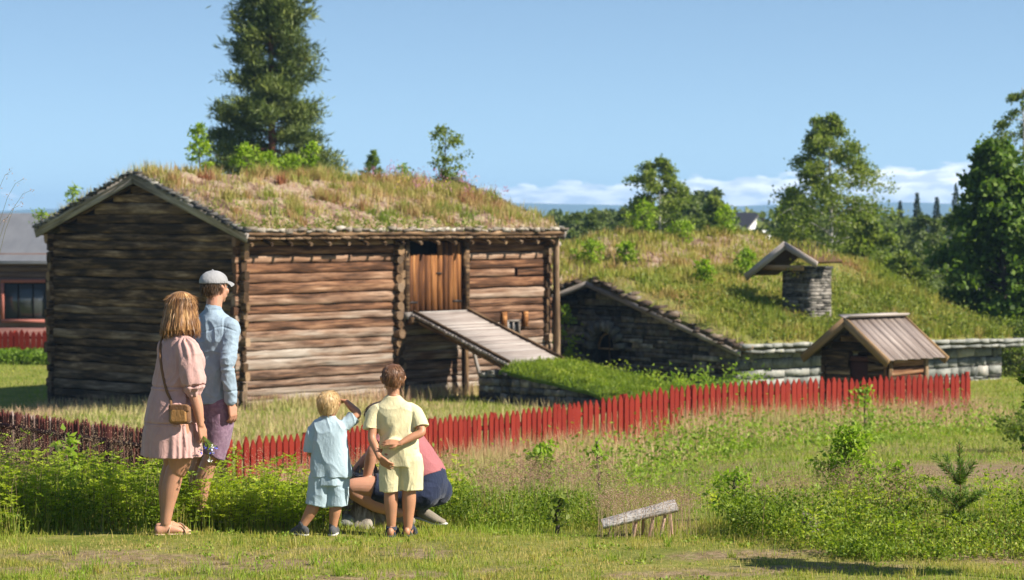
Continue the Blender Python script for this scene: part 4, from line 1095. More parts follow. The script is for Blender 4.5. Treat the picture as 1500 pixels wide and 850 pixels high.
# soft round trees that fill the treeline, all of one kind
_pr = [gtree('leafy_tree', 'one of the soft round trees merging into the blurred treeline behind the stone house', 1020, 316, 150, 44, 120 + i, LEAF_FAR, n_leaf=5200, ls=.26, tr=.12, start=.03, group='round trees of the blurred treeline',
             shape=[(0, .7), (.3, 1), (.6, .9), (.85, .55), (1, .2)]) for i in range(3)]
_rg = np.random.default_rng(125)
for i, (px, ty, d) in enumerate(((838, 318, 150), (884, 310, 165), (936, 306, 155), (1000, 288, 150), (1030, 282, 160), (1050, 298, 145), (1168, 292, 150), (1182, 296, 140), (1262, 312, 150), (1290, 330, 140), (1335, 326, 150), (1385, 318, 160), (1300, 372, 112), (1345, 400, 100), (1258, 398, 105), (1215, 372, 118))):
    src = _pr[i % 3]; a = at(px, ty, d); zb_ = g1(a[0], a[1]); k = max(.45, (a[2] - zb_) / (at(1020, 316, 150)[2] - g1(*at(1020, 316, 150)[:2])))
    if i < 3: r_ = src
    else:
        r_ = src.copy(); COL.objects.link(r_)
        for ch in list(src.children): c_ = ch.copy(); COL.objects.link(c_); c_.parent = r_
    r_.location = (a[0], a[1], zb_); r_.scale = (k * _rg.uniform(.9, 1.25), k * _rg.uniform(.9, 1.25), k); r_.rotation_euler.z = _rg.uniform(0, 6.28)
# far spruces in a row, each its own tree
def spruce(label, px, top_py, d, half_px, seed, group='far spruce trees on the right'):
    rng = np.random.default_rng(seed); a = at(px, top_py, d); zb_ = g1(a[0], a[1]); H = a[2] - zb_; w = half_px / F_PX * d
    root = thing('spruce_tree', label, 'tree', (a[0], a[1], zb_), 0, group)
    mb = MB(); mb.tube(np.array([[0, 0, 0], [0, 0, H * .6], [0, 0, H]]), [.16, .08, .01], 6, r=.3); mb.build('trunk', BARK_DARK, root)
    n = 5200; h = rng.random(n) ** 1.5; az = rng.uniform(0, 6.283, n); lay = .72 + .28 * np.sin(h * 42 + az * .8)
    r_ = 1.9 * w * (1 - h) ** 1.1 * lay * rng.uniform(.3, 1.05, n) + .02
    P = np.stack([np.cos(az) * r_, np.sin(az) * r_, .06 * H + h * H * .95 - r_ * .25], 1)
    D = np.stack([np.cos(az), np.sin(az), np.full(n, -.35)], 1)
    nb = MB(); nb.leaves(P, .34 - .18 * h, rng, .45, D); nb.build('crown', NEEDLE_FAR, root)
for lb, px, ty, d, hw_, sd_ in (('tallest far spruce with pointed top near the dark maple', 1400, 275, 210, 24, 201), ('far spruce with broad top left of the tallest spruce', 1372, 290, 200, 22, 202),
                            ('slim far spruce midway along the spruce row', 1343, 284, 195, 20, 203), ('short far spruce next to the red-walled house', 1318, 296, 215, 16, 204),
                            ('far spruce partly behind the leaves of the dark maple', 1428, 292, 225, 20, 205), ('small dark spruce tip left of the lone birch', 846, 322, 210, 13, 206)):
    spruce(lb, px, ty, d, hw_, sd_)

# far-off wood that reads as one mass
rng = np.random.default_rng(55)
nb = MB()
for k in range(400):
    d = rng.uniform(170, 420); px = rng.uniform(800, 1700) if k < 250 else rng.uniform(-900, 800)
    a = at(px, 330, d); zb_ = g1(a[0], a[1])
    tp = CAM_Z + (HOR - rng.uniform(308, 345) - (22 if px < 120 else 0)) / F_PX * d; H = max(4, tp - zb_); w = rng.uniform(1.3, 2.8) * (d / 250) ** .5
    n = 260; con = rng.random() < .3
    h = rng.random(n); az_ = rng.uniform(0, 6.283, n)
    r_ = w * ((1 - h) if con else np.sqrt(np.clip(1 - (2 * h - .9) ** 2 * .8, .02, 1))) * rng.uniform(.4, 1.05, n)
    P = np.stack([a[0] + np.cos(az_) * r_, a[1] + np.sin(az_) * r_, zb_ + H * (.1 + .9 * h)], 1)
    nb.leaves(P, .75 * (d / 220) ** .6, rng, .7, None, .2, r=np.clip(rng.random(n) * .5 + rng.random() * .5, 0, 1))
ff = nb.build('far_woods', LEAF_FAR, kind='stuff'); ff['label'] = 'mixed woodland in the valley beyond the stone house'
# woods clothing the valley further out, as low mounded canopy
nb = MB(); n = 16000
d = rng.uniform(420, 1500, n); x = rng.uniform(-.45, .34, n) * d
nb.leaves(np.stack([x, d, gz(x, d, False) + rng.uniform(0, 1, n) * 7], 1), 4.2, rng, .8, None, .2)
fo = nb.build('valley_woods', LEAF_FAR, kind='stuff'); fo['label'] = 'hazy woods lower down the valley'

# ------------------------------------------------------------------ saplings on the roofs
from mathutils import Matrix as _Mx
bpy.context.view_layer.update()
def roof_spot(root, topf, px, yl, x0, x1):
    mw = np.array(_Mx.Translation(root.location) @ _Mx.Rotation(root.rotation_euler.z, 4, 'Z'))
    xs = np.linspace(x0, x1, 120); P = np.stack([xs, np.full(120, yl), topf(xs, np.full(120, yl)), np.ones(120)], 1) @ mw.T
    pp = 750 + F_PX * P[:, 0] / P[:, 1]
    i = int(np.argmin(abs(pp - px))); return P[i, :3]
def sapling(label, pos, H, w, seed, n_leaf=420, ls=.10, mat=LEAF_BRIGHT, name='birch_sapling', group=None, n_limb=12, shape=None, **kw):
    sh_ = shape or [(0, .6), (.3, 1), (.7, .8), (1, .2)]
    kw.setdefault('start', .1); kw.setdefault('rise', .8); kw.setdefault('droop', .1); kw.setdefault('sigma', .10)
    return tree(name, label, tuple(pos), H, .012 + H * .006, (lambda h: w * prof(sh_)(h)), n_limb, mat, n_leaf, ls, seed, group, sub=3, cat='sapling',
                leafname='foliage', trunkname='stem', **kw)
GB = 'saplings growing on the barn roof'
rb_ = lambda px, y=BW / 2 + .2: roof_spot(barn, btop, px, y, -.3, BL + .3) - [0, 0, .05]
sapling('bright green sapling nearest the front gable on the barn roof ridge', rb_(293), 1.25, .34, 301, 620, group=GB)
sapling('green sapling on the barn roof in front of the left pine branches', rb_(362), .80, .36, 302, 520, group=GB)
sapling('low bright sapling on the ridge just left of the pine trunk foot', rb_(398), .62, .45, 303, 520, group=GB)
sapling('slender yellow green sapling right of the pine trunk on the barn roof', rb_(456), .95, .24, 304, 500, group=GB)
sapling('short bright sapling between two taller ones on the barn ridge', rb_(429), .6, .28, 305, 360, group=GB)
sapling('tiny upright sapling on the lower left slope of the barn gable', roof_spot(barn, btop, 107, BW - 1.2, -.3, .5), .5, .16, 306, 130, group=GB)
sapling('thin leafy seedling at the left eave tip of the barn roof', roof_spot(barn, btop, 62, BW + .3, -.3, .5), .42, .22, 307, 90, group=GB)
tree('pine_sapling', 'small young pine standing on the barn roof ridge', tuple(rb_(546)), .95, .02, (lambda h: .36 * (1.05 - h)), 22, NEEDLE_YOUNG, 3200, .09, 308, GB, .05, .5, 0, 3, .05, None, .16, cat='sapling', leafname='foliage', trunkname='stem', grav=False)
sapling('wispy sapling between the young pine and the grey birch on the barn roof', rb_(590), .55, .22, 309, 160, group=GB)
tree('birch_sapling', 'airy grey green young birch at the right end of the barn roof', tuple(rb_(650)), 1.75, .03, (lambda h: .62 * prof([(0, .4), (.4, .8), (.7, 1), (1, .4)])(h)), 16, LEAF_BIRCH, 1100, .10, 310, GB, .12, .9, .2, 4, .12, None, cat='sapling', leafname='foliage', trunkname='stem')
sapling('low green bush at the foot of the airy birch on the barn roof', rb_(672), .5, .42, 311, 520, group=GB, mat=LEAF_BIRCH)
GH = 'saplings growing on the stone house roofs'
rr_ = lambda px, y=2.6: roof_spot(rear, rtop, px, y, 0, RL) - [0, 0, .05]
rh_ = lambda px, y: roof_spot(house, htop, px, y, 0, HL) - [0, 0, .05]
for i, (lb, pos, H, w) in enumerate((('bright sapling close to the barn corner on the rear sod roof', rr_(862, 2.2), .85, .5), ('tall bright sapling clump below the lone birch', rr_(940, 3.4), 1.25, .5),
        ('bright green seedling left of the ridge log on the rear roof', rr_(915, 2.0), .7, .34), ('yellow green sapling halfway along the rear sod roof ridge', rr_(1062, 3.6), 1.1, .36),
        ('soft green bush on the rear roof below the rounded tree', rr_(1000, 3.4), .7, .5), ('blue green sapling just left of the little chimney roof', rh_(1092, 4.6), .9, .32),
        ('pale sapling in the middle of the stone house roof', rh_(1030, 4.0), .75, .3), ('bushy sapling tucked between barn corner and slate gable', np.array([*at(826, 325, 67)[:2], g1(at(826, 325, 67)[0], 67)]), 2.1, .45))):
    sapling(lb, pos, H, w, 330 + i, 480, .12, group=GH if i < 7 else None, name='birch_sapling' if i != 4 else 'willow_bush')

# ------------------------------------------------------------------ ground cover
LAWN = leafmat('lawn_blade', [(.0, (.46, .34, .16)), (.22, (.40, .33, .09)), (.45, (.285, .31, .04)), (.72, (.205, .295, .028)), (1, (.27, .37, .05))], .4, (1.2, 1.35, .6), .8, w=.25)
MEADOW = leafmat('meadow_blade', [(.0, (.46, .33, .17)), (.25, (.38, .32, .09)), (.5, (.26, .30, .045)), (.8, (.185, .27, .03)), (1, (.12, .20, .025))], .4, (1.2, 1.35, .6), .5, w=.3)
BLOND = leafmat('blond_hair_grass', [(.0, (.40, .215, .155)), (.4, (.52, .36, .225)), (.75, (.46, .42, .17)), (1, (.24, .29, .05))], .35, (1.1, 1.05, .9), .5)
SEED = leafmat('reddish_seed_head', [(.0, (.25, .115, .085)), (.4, (.36, .21, .145)), (.8, (.46, .34, .22)), (1, (.50, .42, .27))], .4, (1.1, 1, .9), 1.0)
FROND = leafmat('yellow_green_frond', [(.0, (.10, .165, .012)), (.35, (.24, .33, .020)), (.7, (.41, .47, .036)), (1, (.56, .55, .08))], .5, (1.35, 1.4, .5), 1.6)
BILB = leafmat('bilberry_leaf', [(.0, (.045, .085, .008)), (.4, (.12, .185, .016)), (.75, (.24, .30, .03)), (.93, (.34, .36, .05)), (1, (.40, .28, .07))], .4, (1.3, 1.4, .6), 2.0)
WEED = leafmat('broad_weed_leaf', [(.0, (.10, .16, .016)), (.5, (.20, .29, .028)), (1, (.34, .41, .06))], .45)
TURFB = M('weed_stalk'); 

def on(x, y, lift=0.): return np.stack([x, y, gz(x, y) + lift], 1)
rng = np.random.default_rng(91)
# short mown lawn
n = 175000
y = rng.uniform(13.9, 18.2, n); x = rng.uniform(-1, 1, n) * (y * .2118 + .9) + .05
dn = np.clip(n2(x, y * 1.5, 1.0, 71, 3) * .9 + .62, .08, 1) * np.clip(.55 + n2(x, y * 2, 4.0, 73, 2) * 1.2, .15, 1) * (1 - .88 * soilmask(x, y))
k = rng.random(n) < dn; x, y = x[k], y[k]
c = n2(x, y * 1.4, 1.1, 71, 3)
gsel = np.clip(.24 + c * .70 + n2(x, y * 1.6, 3.2, 72, 2) * .25 + rng.normal(0, .2, len(x)) + .20 * sstep(16.4, 17.2, y), 0, 1)
h = .026 + .018 * np.clip(c + .5, 0, 1.3) + .042 * sstep(16.5, 17.5, y) * rng.random(len(x)) ** 2
mb = MB(); mb.blades(on(x, y, -.004), h * rng.uniform(.6, 1.4, len(x)), .0048, rng, .55, gsel)
q = 900; x = rng.uniform(-4.2, 4.2, q); y = rng.uniform(14.2, 17.2, q); k = rng.random(q) < np.clip(.3 + 1.4 * n2(x, y, 1.8, 75, 2), .02, 1); x, y = x[k], y[k]
for X_, Y_ in zip(x, y):                                      # clover, plantain and coarse tufts in the turf
    if rng.random() < .55:
        m_ = rng.integers(8, 26); s_ = rng.uniform(.02, .06); px_, py_ = X_ + rng.normal(0, s_, m_), Y_ + rng.normal(0, s_, m_)
        mb.leaves(on(px_, py_, .012), .022, rng, .7, None, -.3, r=np.clip(rng.normal(.72, .12, m_), 0, 1))
    else:
        m_ = rng.integers(10, 30); s_ = rng.uniform(.012, .03); px_, py_ = X_ + rng.normal(0, s_, m_), Y_ + rng.normal(0, s_, m_)
        mb.blades(on(px_, py_), rng.uniform(.05, .12) * rng.uniform(.6, 1.2, m_), .005, rng, .6, np.clip(rng.normal(rng.choice([.12, .65, .85]), .1, m_), 0, 1))
lawn = mb.build('lawn_grass', LAWN, kind='stuff'); lawn['label'] = 'short patchy lawn grass along the bottom of the view'

# meadow beyond: open pasture on the right, rough grass towards the fence and the barn
n = 150000
t_ = rng.random(n) ** .75; y = 17.6 + t_ * 62
x = np.where(rng.random(n) < .75, rng.uniform(-.02, .235, n) * y, rng.uniform(-.235, .0, n) * y)
k = rng.random(n) < np.clip(.75 + n2(x, y, .35, 74, 3) * .9, .1, 1) * (1 - .92 * soilmask(x, y)); x, y = x[k], y[k]
c = n2(x, y, .45, 74, 3)
h = (.035 + .055 * np.clip(c + .35, 0, 1)) * np.clip(y / 28, .7, 1.6)
mb = MB(); mb.blades(on(x, y, -.01), h * rng.uniform(.6, 1.4, len(x)), .0065 * np.clip(y / 17, 1, 3.2), rng, .6, np.clip(.55 + c * .55 + rng.normal(0, .16, len(x)), 0, 1))
o_ = mb.build('meadow_grass', MEADOW, kind='stuff'); o_['label'] = 'rough pasture grass sloping down to the fence and old buildings'

# blond hair grass along the fence and in front of the barn
mb = MB()
s = rng.random(26000); fx = np.interp(s, np.linspace(0, 1, len(FR)), [p[0] for p in FR]); fy = np.interp(s, np.linspace(0, 1, len(FR)), [p[1] for p in FR])
off = rng.gamma(2, .42, len(s)) * np.where(s > .25, 1, 1.2) + .08
x = fx + .838 * off; y = fy - .545 * off
k = rng.random(len(s)) < np.clip(.7 + n2(x, y, .5, 77, 2), .15, 1); x, y, off = x[k], y[k], off[k]
mb.blades(on(x, y), (.62 * np.exp(-off / 1.5) + .10) * rng.uniform(.5, 1.25, len(x)), .013, rng, .3, np.clip(rng.normal(.45, .25, len(x)) + off * .08, 0, 1))
n = 34000; x = rng.uniform(-13, 6.5, n); y = rng.uniform(32, 58, n)
lx = (x - C0[0]) * math.sin(TH) + (y - C0[1]) * math.cos(TH); ly = -(x - C0[0]) * math.cos(TH) + (y - C0[1]) * math.sin(TH)
fyl = np.interp(x, [-12, FL[2][0], FL[1][0], FC[0]] + [p[0] for p in FR[1:]], [40, FL[2][1], FL[1][1], FC[1]] + [p[1] for p in FR[1:]])
k = (y > fyl + .3) & ~((lx > -.3) & (ly > -.2)) & (rng.random(n) < np.clip(.62 + n2(x, y, .3, 79, 3) * 1.1, .05, 1)); x, y = x[k], y[k]
mb.blades(on(x, y), rng.uniform(.10, .30, len(x)), .016, rng, .45, np.clip(.68 + n2(x, y, .4, 81, 2) * .5 + rng.normal(0, .2, len(x)), 0, 1))
# tufts against the foot of the barn walls
n = 3500; u_ = rng.random(n) * (BL + BW); gx = np.where(u_ < BL, C0[0] + u_ * math.sin(TH), C0[0] - (u_ - BL) * math.cos(TH)); gy = np.where(u_ < BL, C0[1] + u_ * math.cos(TH), C0[1] + (u_ - BL) * math.sin(TH))
o2 = rng.gamma(2, .22, n) + .12; x = gx + np.where(u_ < BL, math.cos(TH), -math.sin(TH)) * o2; y = gy + np.where(u_ < BL, -math.sin(TH), -math.cos(TH)) * o2
mb.blades(on(x, y), rng.uniform(.15, .45, n), .018, rng, .35, np.clip(rng.normal(.55, .3, n), 0, 1))
o_ = mb.build('hair_grass', BLOND, kind='stuff'); o_['label'] = 'tall blond grass along the picket fence and round the barn'
# green weeds scattered along the fence line and at the foot of the stone house
mb = MB()
for q in range(300):
    s = rng.random(); i = s * (len(FR) - 1); a = int(i); f_ = i - a
    fx_ = FR[a][0] * (1 - f_) + FR[min(a + 1, len(FR) - 1)][0] * f_; fy_ = FR[a][1] * (1 - f_) + FR[min(a + 1, len(FR) - 1)][1] * f_
    o2 = rng.uniform(.4, 4.5); X_, Y_ = fx_ + .838 * o2 * rng.uniform(.9, 1.1), fy_ - .545 * o2
    z = g1(X_, Y_); s_ = rng.uniform(.10, .26) * (1.2 if o2 > 1.4 else .8)
    mb.leaves(np.array([X_, Y_, z + s_ * .8]) + rng.normal(0, s_, (46, 3)) * [1.2, 1.2, .8], .075, rng, .5)
for q in range(60):
    X_, Y_ = rng.uniform(3.2, 6.2), 0; Y_ = 57 + rng.uniform(0, 4.5); z = g1(X_, Y_); s_ = rng.uniform(.15, .3)
    mb.leaves(np.array([X_, Y_, z + s_]) + rng.normal(0, s_, (60, 3)), .11, rng, .5)
o_ = mb.build('fence_weeds_foliage', WEED, kind='stuff'); o_['label'] = 'green weeds growing below the picket fence'

# ------------------------------------------------------------------ the tall fringe of weeds round the people
def frond_plants(mb, sm, xs, ys, hs, rng, ll=.034, nf=8, np_=6):
    for X_, Y_, H_ in zip(xs, ys, hs):
        z = g1(X_, Y_); ln = rng.normal(0, .10, 2)
        S = np.array([[X_, Y_, z], [X_ + ln[0] * .4 * H_, Y_ + ln[1] * .4 * H_, z + H_ * .55], [X_ + ln[0] * H_, Y_ + ln[1] * H_, z + H_ * .95]])
        sm.tube(S, [.0032, .0025, .0015], 3, r=rng.random(), cap=False)
        tone = np.clip(rng.normal(.5, .18), .05, .95)
        az0 = rng.uniform(0, 6.28)
        for i in range(nf):
            u = .35 + .65 * (i + rng.random() * .6) / nf; b = S[0] + (S[2] - S[0]) * u
            az_ = az0 + i * 2.4; up = .25 + .75 * u
            d = nrm(np.array([math.cos(az_), math.sin(az_), up * rng.uniform(.5, 1.1)])); Lf = (.16 - .05 * u) * rng.uniform(.75, 1.2) * (H_ / .5) ** .4
            side = nrm(np.cross(d, [0, 0, 1])); t = (np.arange(np_) + .6) / np_
            rac = b + d * (Lf * t)[:, None] - np.array([0, 0, 1]) * (Lf * .35 * t ** 2)[:, None]
            for sg in (-1, 1):
                D = side * sg + d * .55 + np.array([0, 0, -.15])
                mb.leaves(rac, ll * (1.15 - .55 * t), rng, .36, np.broadcast_to(D, rac.shape), r=np.clip(tone + rng.normal(0, .14, np_), 0, 1), spread=.4)
            mb.leaves(rac[-1:], ll * .8, rng, .4, d[None], r=tone, spread=.3)

def seed_grass(mb, P, H, rng, nsp=34, ss=.0092, spread=.06):
    """thin culms with an open panicle of tiny spikelets"""
    n = len(P); H = np.broadcast_to(H, (n,)) * rng.uniform(.8, 1.2, n)
    tip = mb.blades(P, H, .0028, rng, .18, np.clip(rng.normal(.75, .15, n), 0, 1))
    m_ = nsp; t = rng.random((n, m_)); base = P[:, None]
    c = tip[:, None] + (base - tip[:, None]) * (t[..., None] * .30) + rng.normal(0, 1, (n, m_, 3)) * (spread * (.25 + t[..., None])) * [1, 1, .6]
    mb.leaves(c.reshape(-1, 3), ss, rng, .6, None, 0, r=np.clip(np.repeat(rng.normal(.45, .22, n), m_) + rng.normal(0, .1, n * m_), 0, 1))

def PXY(px, d): return at(px, 325, d)[0]
front = lambda x: 17.24 + .26 * n2(x, x * 0 + 1, 1.3, 93, 3) + .78 * sstep(-1.30, -1.12, x) * sstep(-.28, -.42, x)
rng = np.random.default_rng(93)
bil, fr_, sm, gr, sd_ = MB(), MB(), MB(), MB(), MB()
# (a) underlayer
n = 60000; x = rng.uniform(-4.4, .75, n); dy = rng.gamma(1.6, .55, n); y = front(x) + dy
hh = np.clip(.13 + .24 * sstep(0, .55, dy) + .07 * n2(x, y, 1.6, 95, 2), .05, .5) * np.where(x > -.35, .62, np.where(x > -2.25, .8, 1))
k = rng.random(n) < np.clip(.7 + .8 * n2(x, y, 1.3, 97, 2), .1, 1); x, y, hh = x[k], y[k], hh[k]
bil.leaves(on(x, y) + np.stack([0 * x, 0 * x, hh * rng.random(len(x)) ** .6], 1), .024, rng, .6, None, -.2)
# (b) fronds
n = 620; x = rng.uniform(-4.3, -.42, n); y = front(x) + rng.uniform(.12, 2.0, n)
k = rng.random(n) < np.clip(.72 + .9 * n2(x, y, .9, 99, 2) + .25 * (np.abs(x + 1.9) < 1.1), .1, 1); x, y = x[k], y[k]
frond_plants(fr_, sm, x, y, rng.uniform(.28, .58, len(x)) * np.where(x > -2.25, .74, 1) * (1 + .30 * (rng.random(len(x)) < .10)), rng)
n = 430; x = rng.uniform(-4.3, -.42, n); y = front(x) + rng.uniform(-.02, .55, n); k = rng.random(n) < np.clip(.5 + 1.0 * n2(x, y, 1.0, 100, 2), .05, 1); x, y = x[k], y[k]
frond_plants(fr_, sm, x, y, rng.uniform(.14, .34, len(x)), rng, .030, 6, 5)
# (c) grass
n = 15000; x = rng.uniform(-4.4, 1.1, n); y = front(x) + rng.uniform(-.05, 2.4, n)
k = rng.random(n) < np.clip(.6 + .9 * n2(x, y, 1.0, 101, 2) + .35 * (x < -3), .05, 1); x, y = x[k], y[k]
gr.blades(on(x, y), rng.uniform(.16, .50, len(x)) * np.where(x > -2.25, .65, 1) * np.where(y - front(x) < .2, .55, 1), .0056, rng, .35, np.clip(rng.normal(.6, .25, len(x)), 0, 1))
# (d) seed heads
def seeds(n, x0, x1, y0, y1, H, gate=.55, f=.9, s=103, **kw):
    x = rng.uniform(x0, x1, n); y = rng.uniform(y0, y1, n)
    k = rng.random(n) < np.clip(gate + n2(x, y, f, s, 2), .04, 1)
    seed_grass(sd_, on(x[k], y[k]), H, rng, **kw)
seeds(480, -4.5, -2.35, 17.4, 20.2, .72); seeds(380, -4.4, -3.4, 17.3, 19, .56); seeds(260, -2.3, -.5, 18.3, 20.5, .50); seeds(480, -.25, .85, 17.5, 20.0, .42); seeds(140, .0, .7, 18.5, 21, .50)
# right-hand side: round the bench, the stump and the low bank
n = 42000; x = rng.uniform(1.5, 4.3, n); y = 15.55 + rng.gamma(1.7, .55, n) + .55 * sstep(2.2, 1.5, x) * 2
hh = np.clip(.10 + .14 * sstep(15.6, 16.6, y) + .06 * n2(x, y, 1.7, 107, 2), .03, .4)
k = rng.random(n) < np.clip(.42 + 1.5 * n2(x, y, 1.3, 109, 3), .02, 1) * (sstep(18.3, 17.0, y) * .9 + .1) * (y < 19); x, y, hh = x[k], y[k], hh[k]
bil.leaves(on(x, y) + np.stack([0 * x, 0 * x, hh * rng.random(len(x)) ** .6], 1), .027, rng, .6, None, -.2)
n = 1900; x = rng.uniform(1.4, 4.4, n); y = rng.uniform(15.6, 17.8, n); k = rng.random(n) < np.clip(.55 + .9 * n2(x, y, .9, 111, 2), .05, 1) * np.where((x < 2.1) & (y < 16.6), .1, 1); x, y = x[k], y[k]
gr.blades(on(x, y), rng.uniform(.08, .24, len(x)), .0052, rng, .4, np.clip(rng.normal(.55, .28, len(x)), 0, 1))
seeds(380, 1.7, 3.1, 16.4, 17.9, .36, .5); seeds(420, .6, 1.3, 16.72, 17.7, .30, .7); seeds(140, 3.1, 4.3, 16.3, 18.5, .4, .4); seeds(110, .9, 2.2, 18.5, 23, .40, .3)
x = np.concatenate([rng.uniform(1.9, 4.3, 84), rng.uniform(.9, 2.1, 30)]); y = np.concatenate([rng.uniform(15.9, 17.7, 84), rng.uniform(19, 24, 30)])
frond_plants(fr_, sm, x, y, rng.uniform(.16, .34, len(x)), rng, .028, 6, 5)
# clumps of broad weeds out on the slope
wd = MB()
for q in range(60):
    X_ = rng.uniform(.7, 6.2); Y_ = rng.uniform(18.6, 30); 
    if n2(X_, Y_, .5, 113, 2)[0] < -.02 or soilmask(X_, Y_)[0] > .35: continue
    s_ = rng.uniform(.05, .13); z = g1(X_, Y_)
    wd.leaves(np.array([X_, Y_, z + s_ * .9]) + rng.normal(0, s_, (60, 3)) * [1.4, 1.4, .7], .05, rng, .6)
for nm, b, m_, lb in (('undergrowth_leaves', bil, BILB, 'low leafy bilberry undergrowth at the edge of the lawn'), ('frond_weeds_foliage', fr_, FROND, 'yellow green feathery weeds around the people'), ('weed_stems_undergrowth', sm, STEM, 'thin stems of the feathery weeds'),
                      ('tall_grass', gr, MEADOW, 'long green grass in the weedy fringe'), ('seed_head_grass', sd_, SEED, 'airy reddish seed heads of wild grass'), ('slope_weeds_foliage', wd, WEED, 'low bright weeds dotted over the slope')):
    o_ = b.build(nm, m_, kind='stuff'); o_['label'] = lb

# ------------------------------------------------------------------ single plants one can point to
def spot(px, d): a = at(px, 325, d); return np.array([a[0], d, g1(a[0], d)])
tree('rowan_sapling', 'blurred yellow green sapling between the crouching adult and the red fence', tuple(spot(792, 23.5)), .72, .012, (lambda h: .20 * prof([(0, .5), (.6, 1), (1, .4)])(h)), 12, LEAF_BRIGHT, 420, .075, 401, None, .3, .6, .3, 3, .09, STEM, cat='sapling', leafname='foliage', trunkname='stem')
sapling('slim upright sapling left of and behind the grey plank bench', spot(880, 19.6), .62, .09, 402, 130, .05, name='willow_sapling', sigma=.03)
sapling('small dark-leaved seedling at the lawn edge right of the crouching adult', spot(817, 17.15), .27, .07, 403, 90, .055, LEAF_BIRCH, 'cherry_seedling', sigma=.03)
sapling('pale green broad-leaved sapling in front of the left fence', spot(94, 23), .80, .18, 404, 150, .10, name='sallow_sapling')
tree('willow_bush', 'bright yellow green bush standing tallest on the right slope', tuple(spot(1246, 18.4)), .66, .010, (lambda h: .27 * prof([(0, 1), (.35, .95), (.7, .5), (1, .15)])(h)), 34, LEAF_BRIGHT, 1300, .045, 405, None, .0, 1.0, .1, 3, .07, STEM, cat='shrub', leafname='foliage', trunkname='stem')
sapling('yellowish low bush on the slope between the plank and the willow bush', spot(1075, 18.4), .36, .20, 406, 360, .045, name='sallow_bush', sigma=.07)
sapling('lone leafy weed on the bank right of the stump', spot(1316, 17.4), .36, .14, 407, 160, .05, name='sallow_bush', sigma=.05)
sapling('small bush in front of the red fence near its right end', spot(1268, 44), .95, .30, 408, 200, .10, name='sallow_bush')
sapling('dark rounded bush on the grass right of the fence end', spot(1500, 40), .55, .55, 409, 900, .08, LEAF_BIRCH, 'juniper_bush')
# juvenile pine with whorled needle branches
rng = np.random.default_rng(411)
yp = thing('pine_sapling', 'knee-high young pine with upright needle shoots on the right bank', 'sapling', tuple(spot(1406, 16.5) - [0, 0, .02]))
mb, nb = MB(), MB()
def shoot(a, b, r0, den=900, nl=.042):
    a, b = np.array(a, float), np.array(b, float); mb.tube(np.stack([a, (a + b) / 2, b]), [r0, r0 * .8, r0 * .5], 5, r=.4, cap=False)
    L_ = np.linalg.norm(b - a); n = int(L_ * den); t = rng.random(n); ax_ = nrm(b - a)
    D = nrm(rng.normal(size=(n, 3))); D = nrm(D - ax_ * (D @ ax_)[:, None] + ax_ * .75)
    nb.leaves(a + (b - a) * t[:, None], nl, rng, .13, D, 0, spread=.3, fold=0)
shoot((0, 0, 0), (.012, 0, .36), .008, 260); shoot((.012, 0, .36), (.004, 0, .64), .006)
for zz_, ln, nn_, up in ((.36, .16, 5, 1.0), (.20, .18, 5, .55), (.10, .13, 4, .35)):
    for q in range(nn_):
        az_ = q * 6.283 / nn_ + rng.normal(0, .2) + zz_ * 9; d = np.array([math.cos(az_), math.sin(az_)]) * ln * rng.uniform(.7, 1.1)
        e = np.array([d[0], d[1], zz_ + ln * up * rng.uniform(.8, 1.2)]); shoot((.008, 0, zz_), e, .004)
        if zz_ < .3:
            f_ = np.array([d[0] * .6, d[1] * .6, zz_ + ln * up * .5])
            for w_ in (-1, 1): shoot(f_, f_ + np.array([d[0] * .35 - w_ * d[1] * .45, d[1] * .35 + w_ * d[0] * .45, ln * .35]), .003)
mb.build('stem', BARK_PINE, yp); nb.build('foliage', NEEDLE_YOUNG, yp)
# bare drooping twigs of a thin plant at the left edge, close to the lens
rng = np.random.default_rng(421)
b0 = np.array([PXY(-52, 16.2), 16.2, g1(PXY(-52, 16.2), 16.2)])
tw = thing('tall_grass_plant', 'wispy stalks of tall bare grass reaching in at the left edge', 'grass stalks', tuple(b0))
mb = MB(); sm2 = MB()
for (px, py) in ((18, 250), (48, 278), (30, 300), (36, 262), (12, 318)):
    e = at(px, py, 16.2 + rng.uniform(-.1, .1)) - b0; c = np.array([e[0] * .35, e[1] * .5, e[2] * 1.0]); t = np.linspace(0, 1, 10)[:, None]
    P = t ** 2 * e + 2 * t * (1 - t) * c; mb.tube(P, np.linspace(.0022, .0008, 10), 4, r=.4, cap=False)
    sm2.leaves(P[-3:].repeat(6, 0) + rng.normal(0, .012, (18, 3)), .014, rng, .4)
mb.build('stalk', STEM, tw); sm2.build('seed_head', SEED, tw)
# clipped hedge and added shrub beyond the frame that throws the shadow on the lawn
rng = np.random.default_rng(431)
a = at(-180, 325, 78); hd = thing('clipped_hedge', 'low bright green hedge in front of the distant red fence', 'hedge', (a[0], a[1], g1(a[0], a[1])))
mb = MB(); n = 9000
mb.leaves(np.stack([rng.uniform(0, 7.2, n), rng.normal(0, .28, n), rng.random(n) ** .7 * (.42 + .05 * np.sin(rng.random(n) * 30))], 1), .12, rng, .6)
mb.build('foliage', leafmat('hedge_leaf', [(0, (.07, .13, .012)), (1, (.22, .32, .035))]), hd)
mb = MB()
for x in np.arange(.1, 7.2, .3): mb.tube(np.array([[x, 0, -.1], [x, .03, .3]]), .02, 5)
mb.build('stem', BARK_DARK, hd)
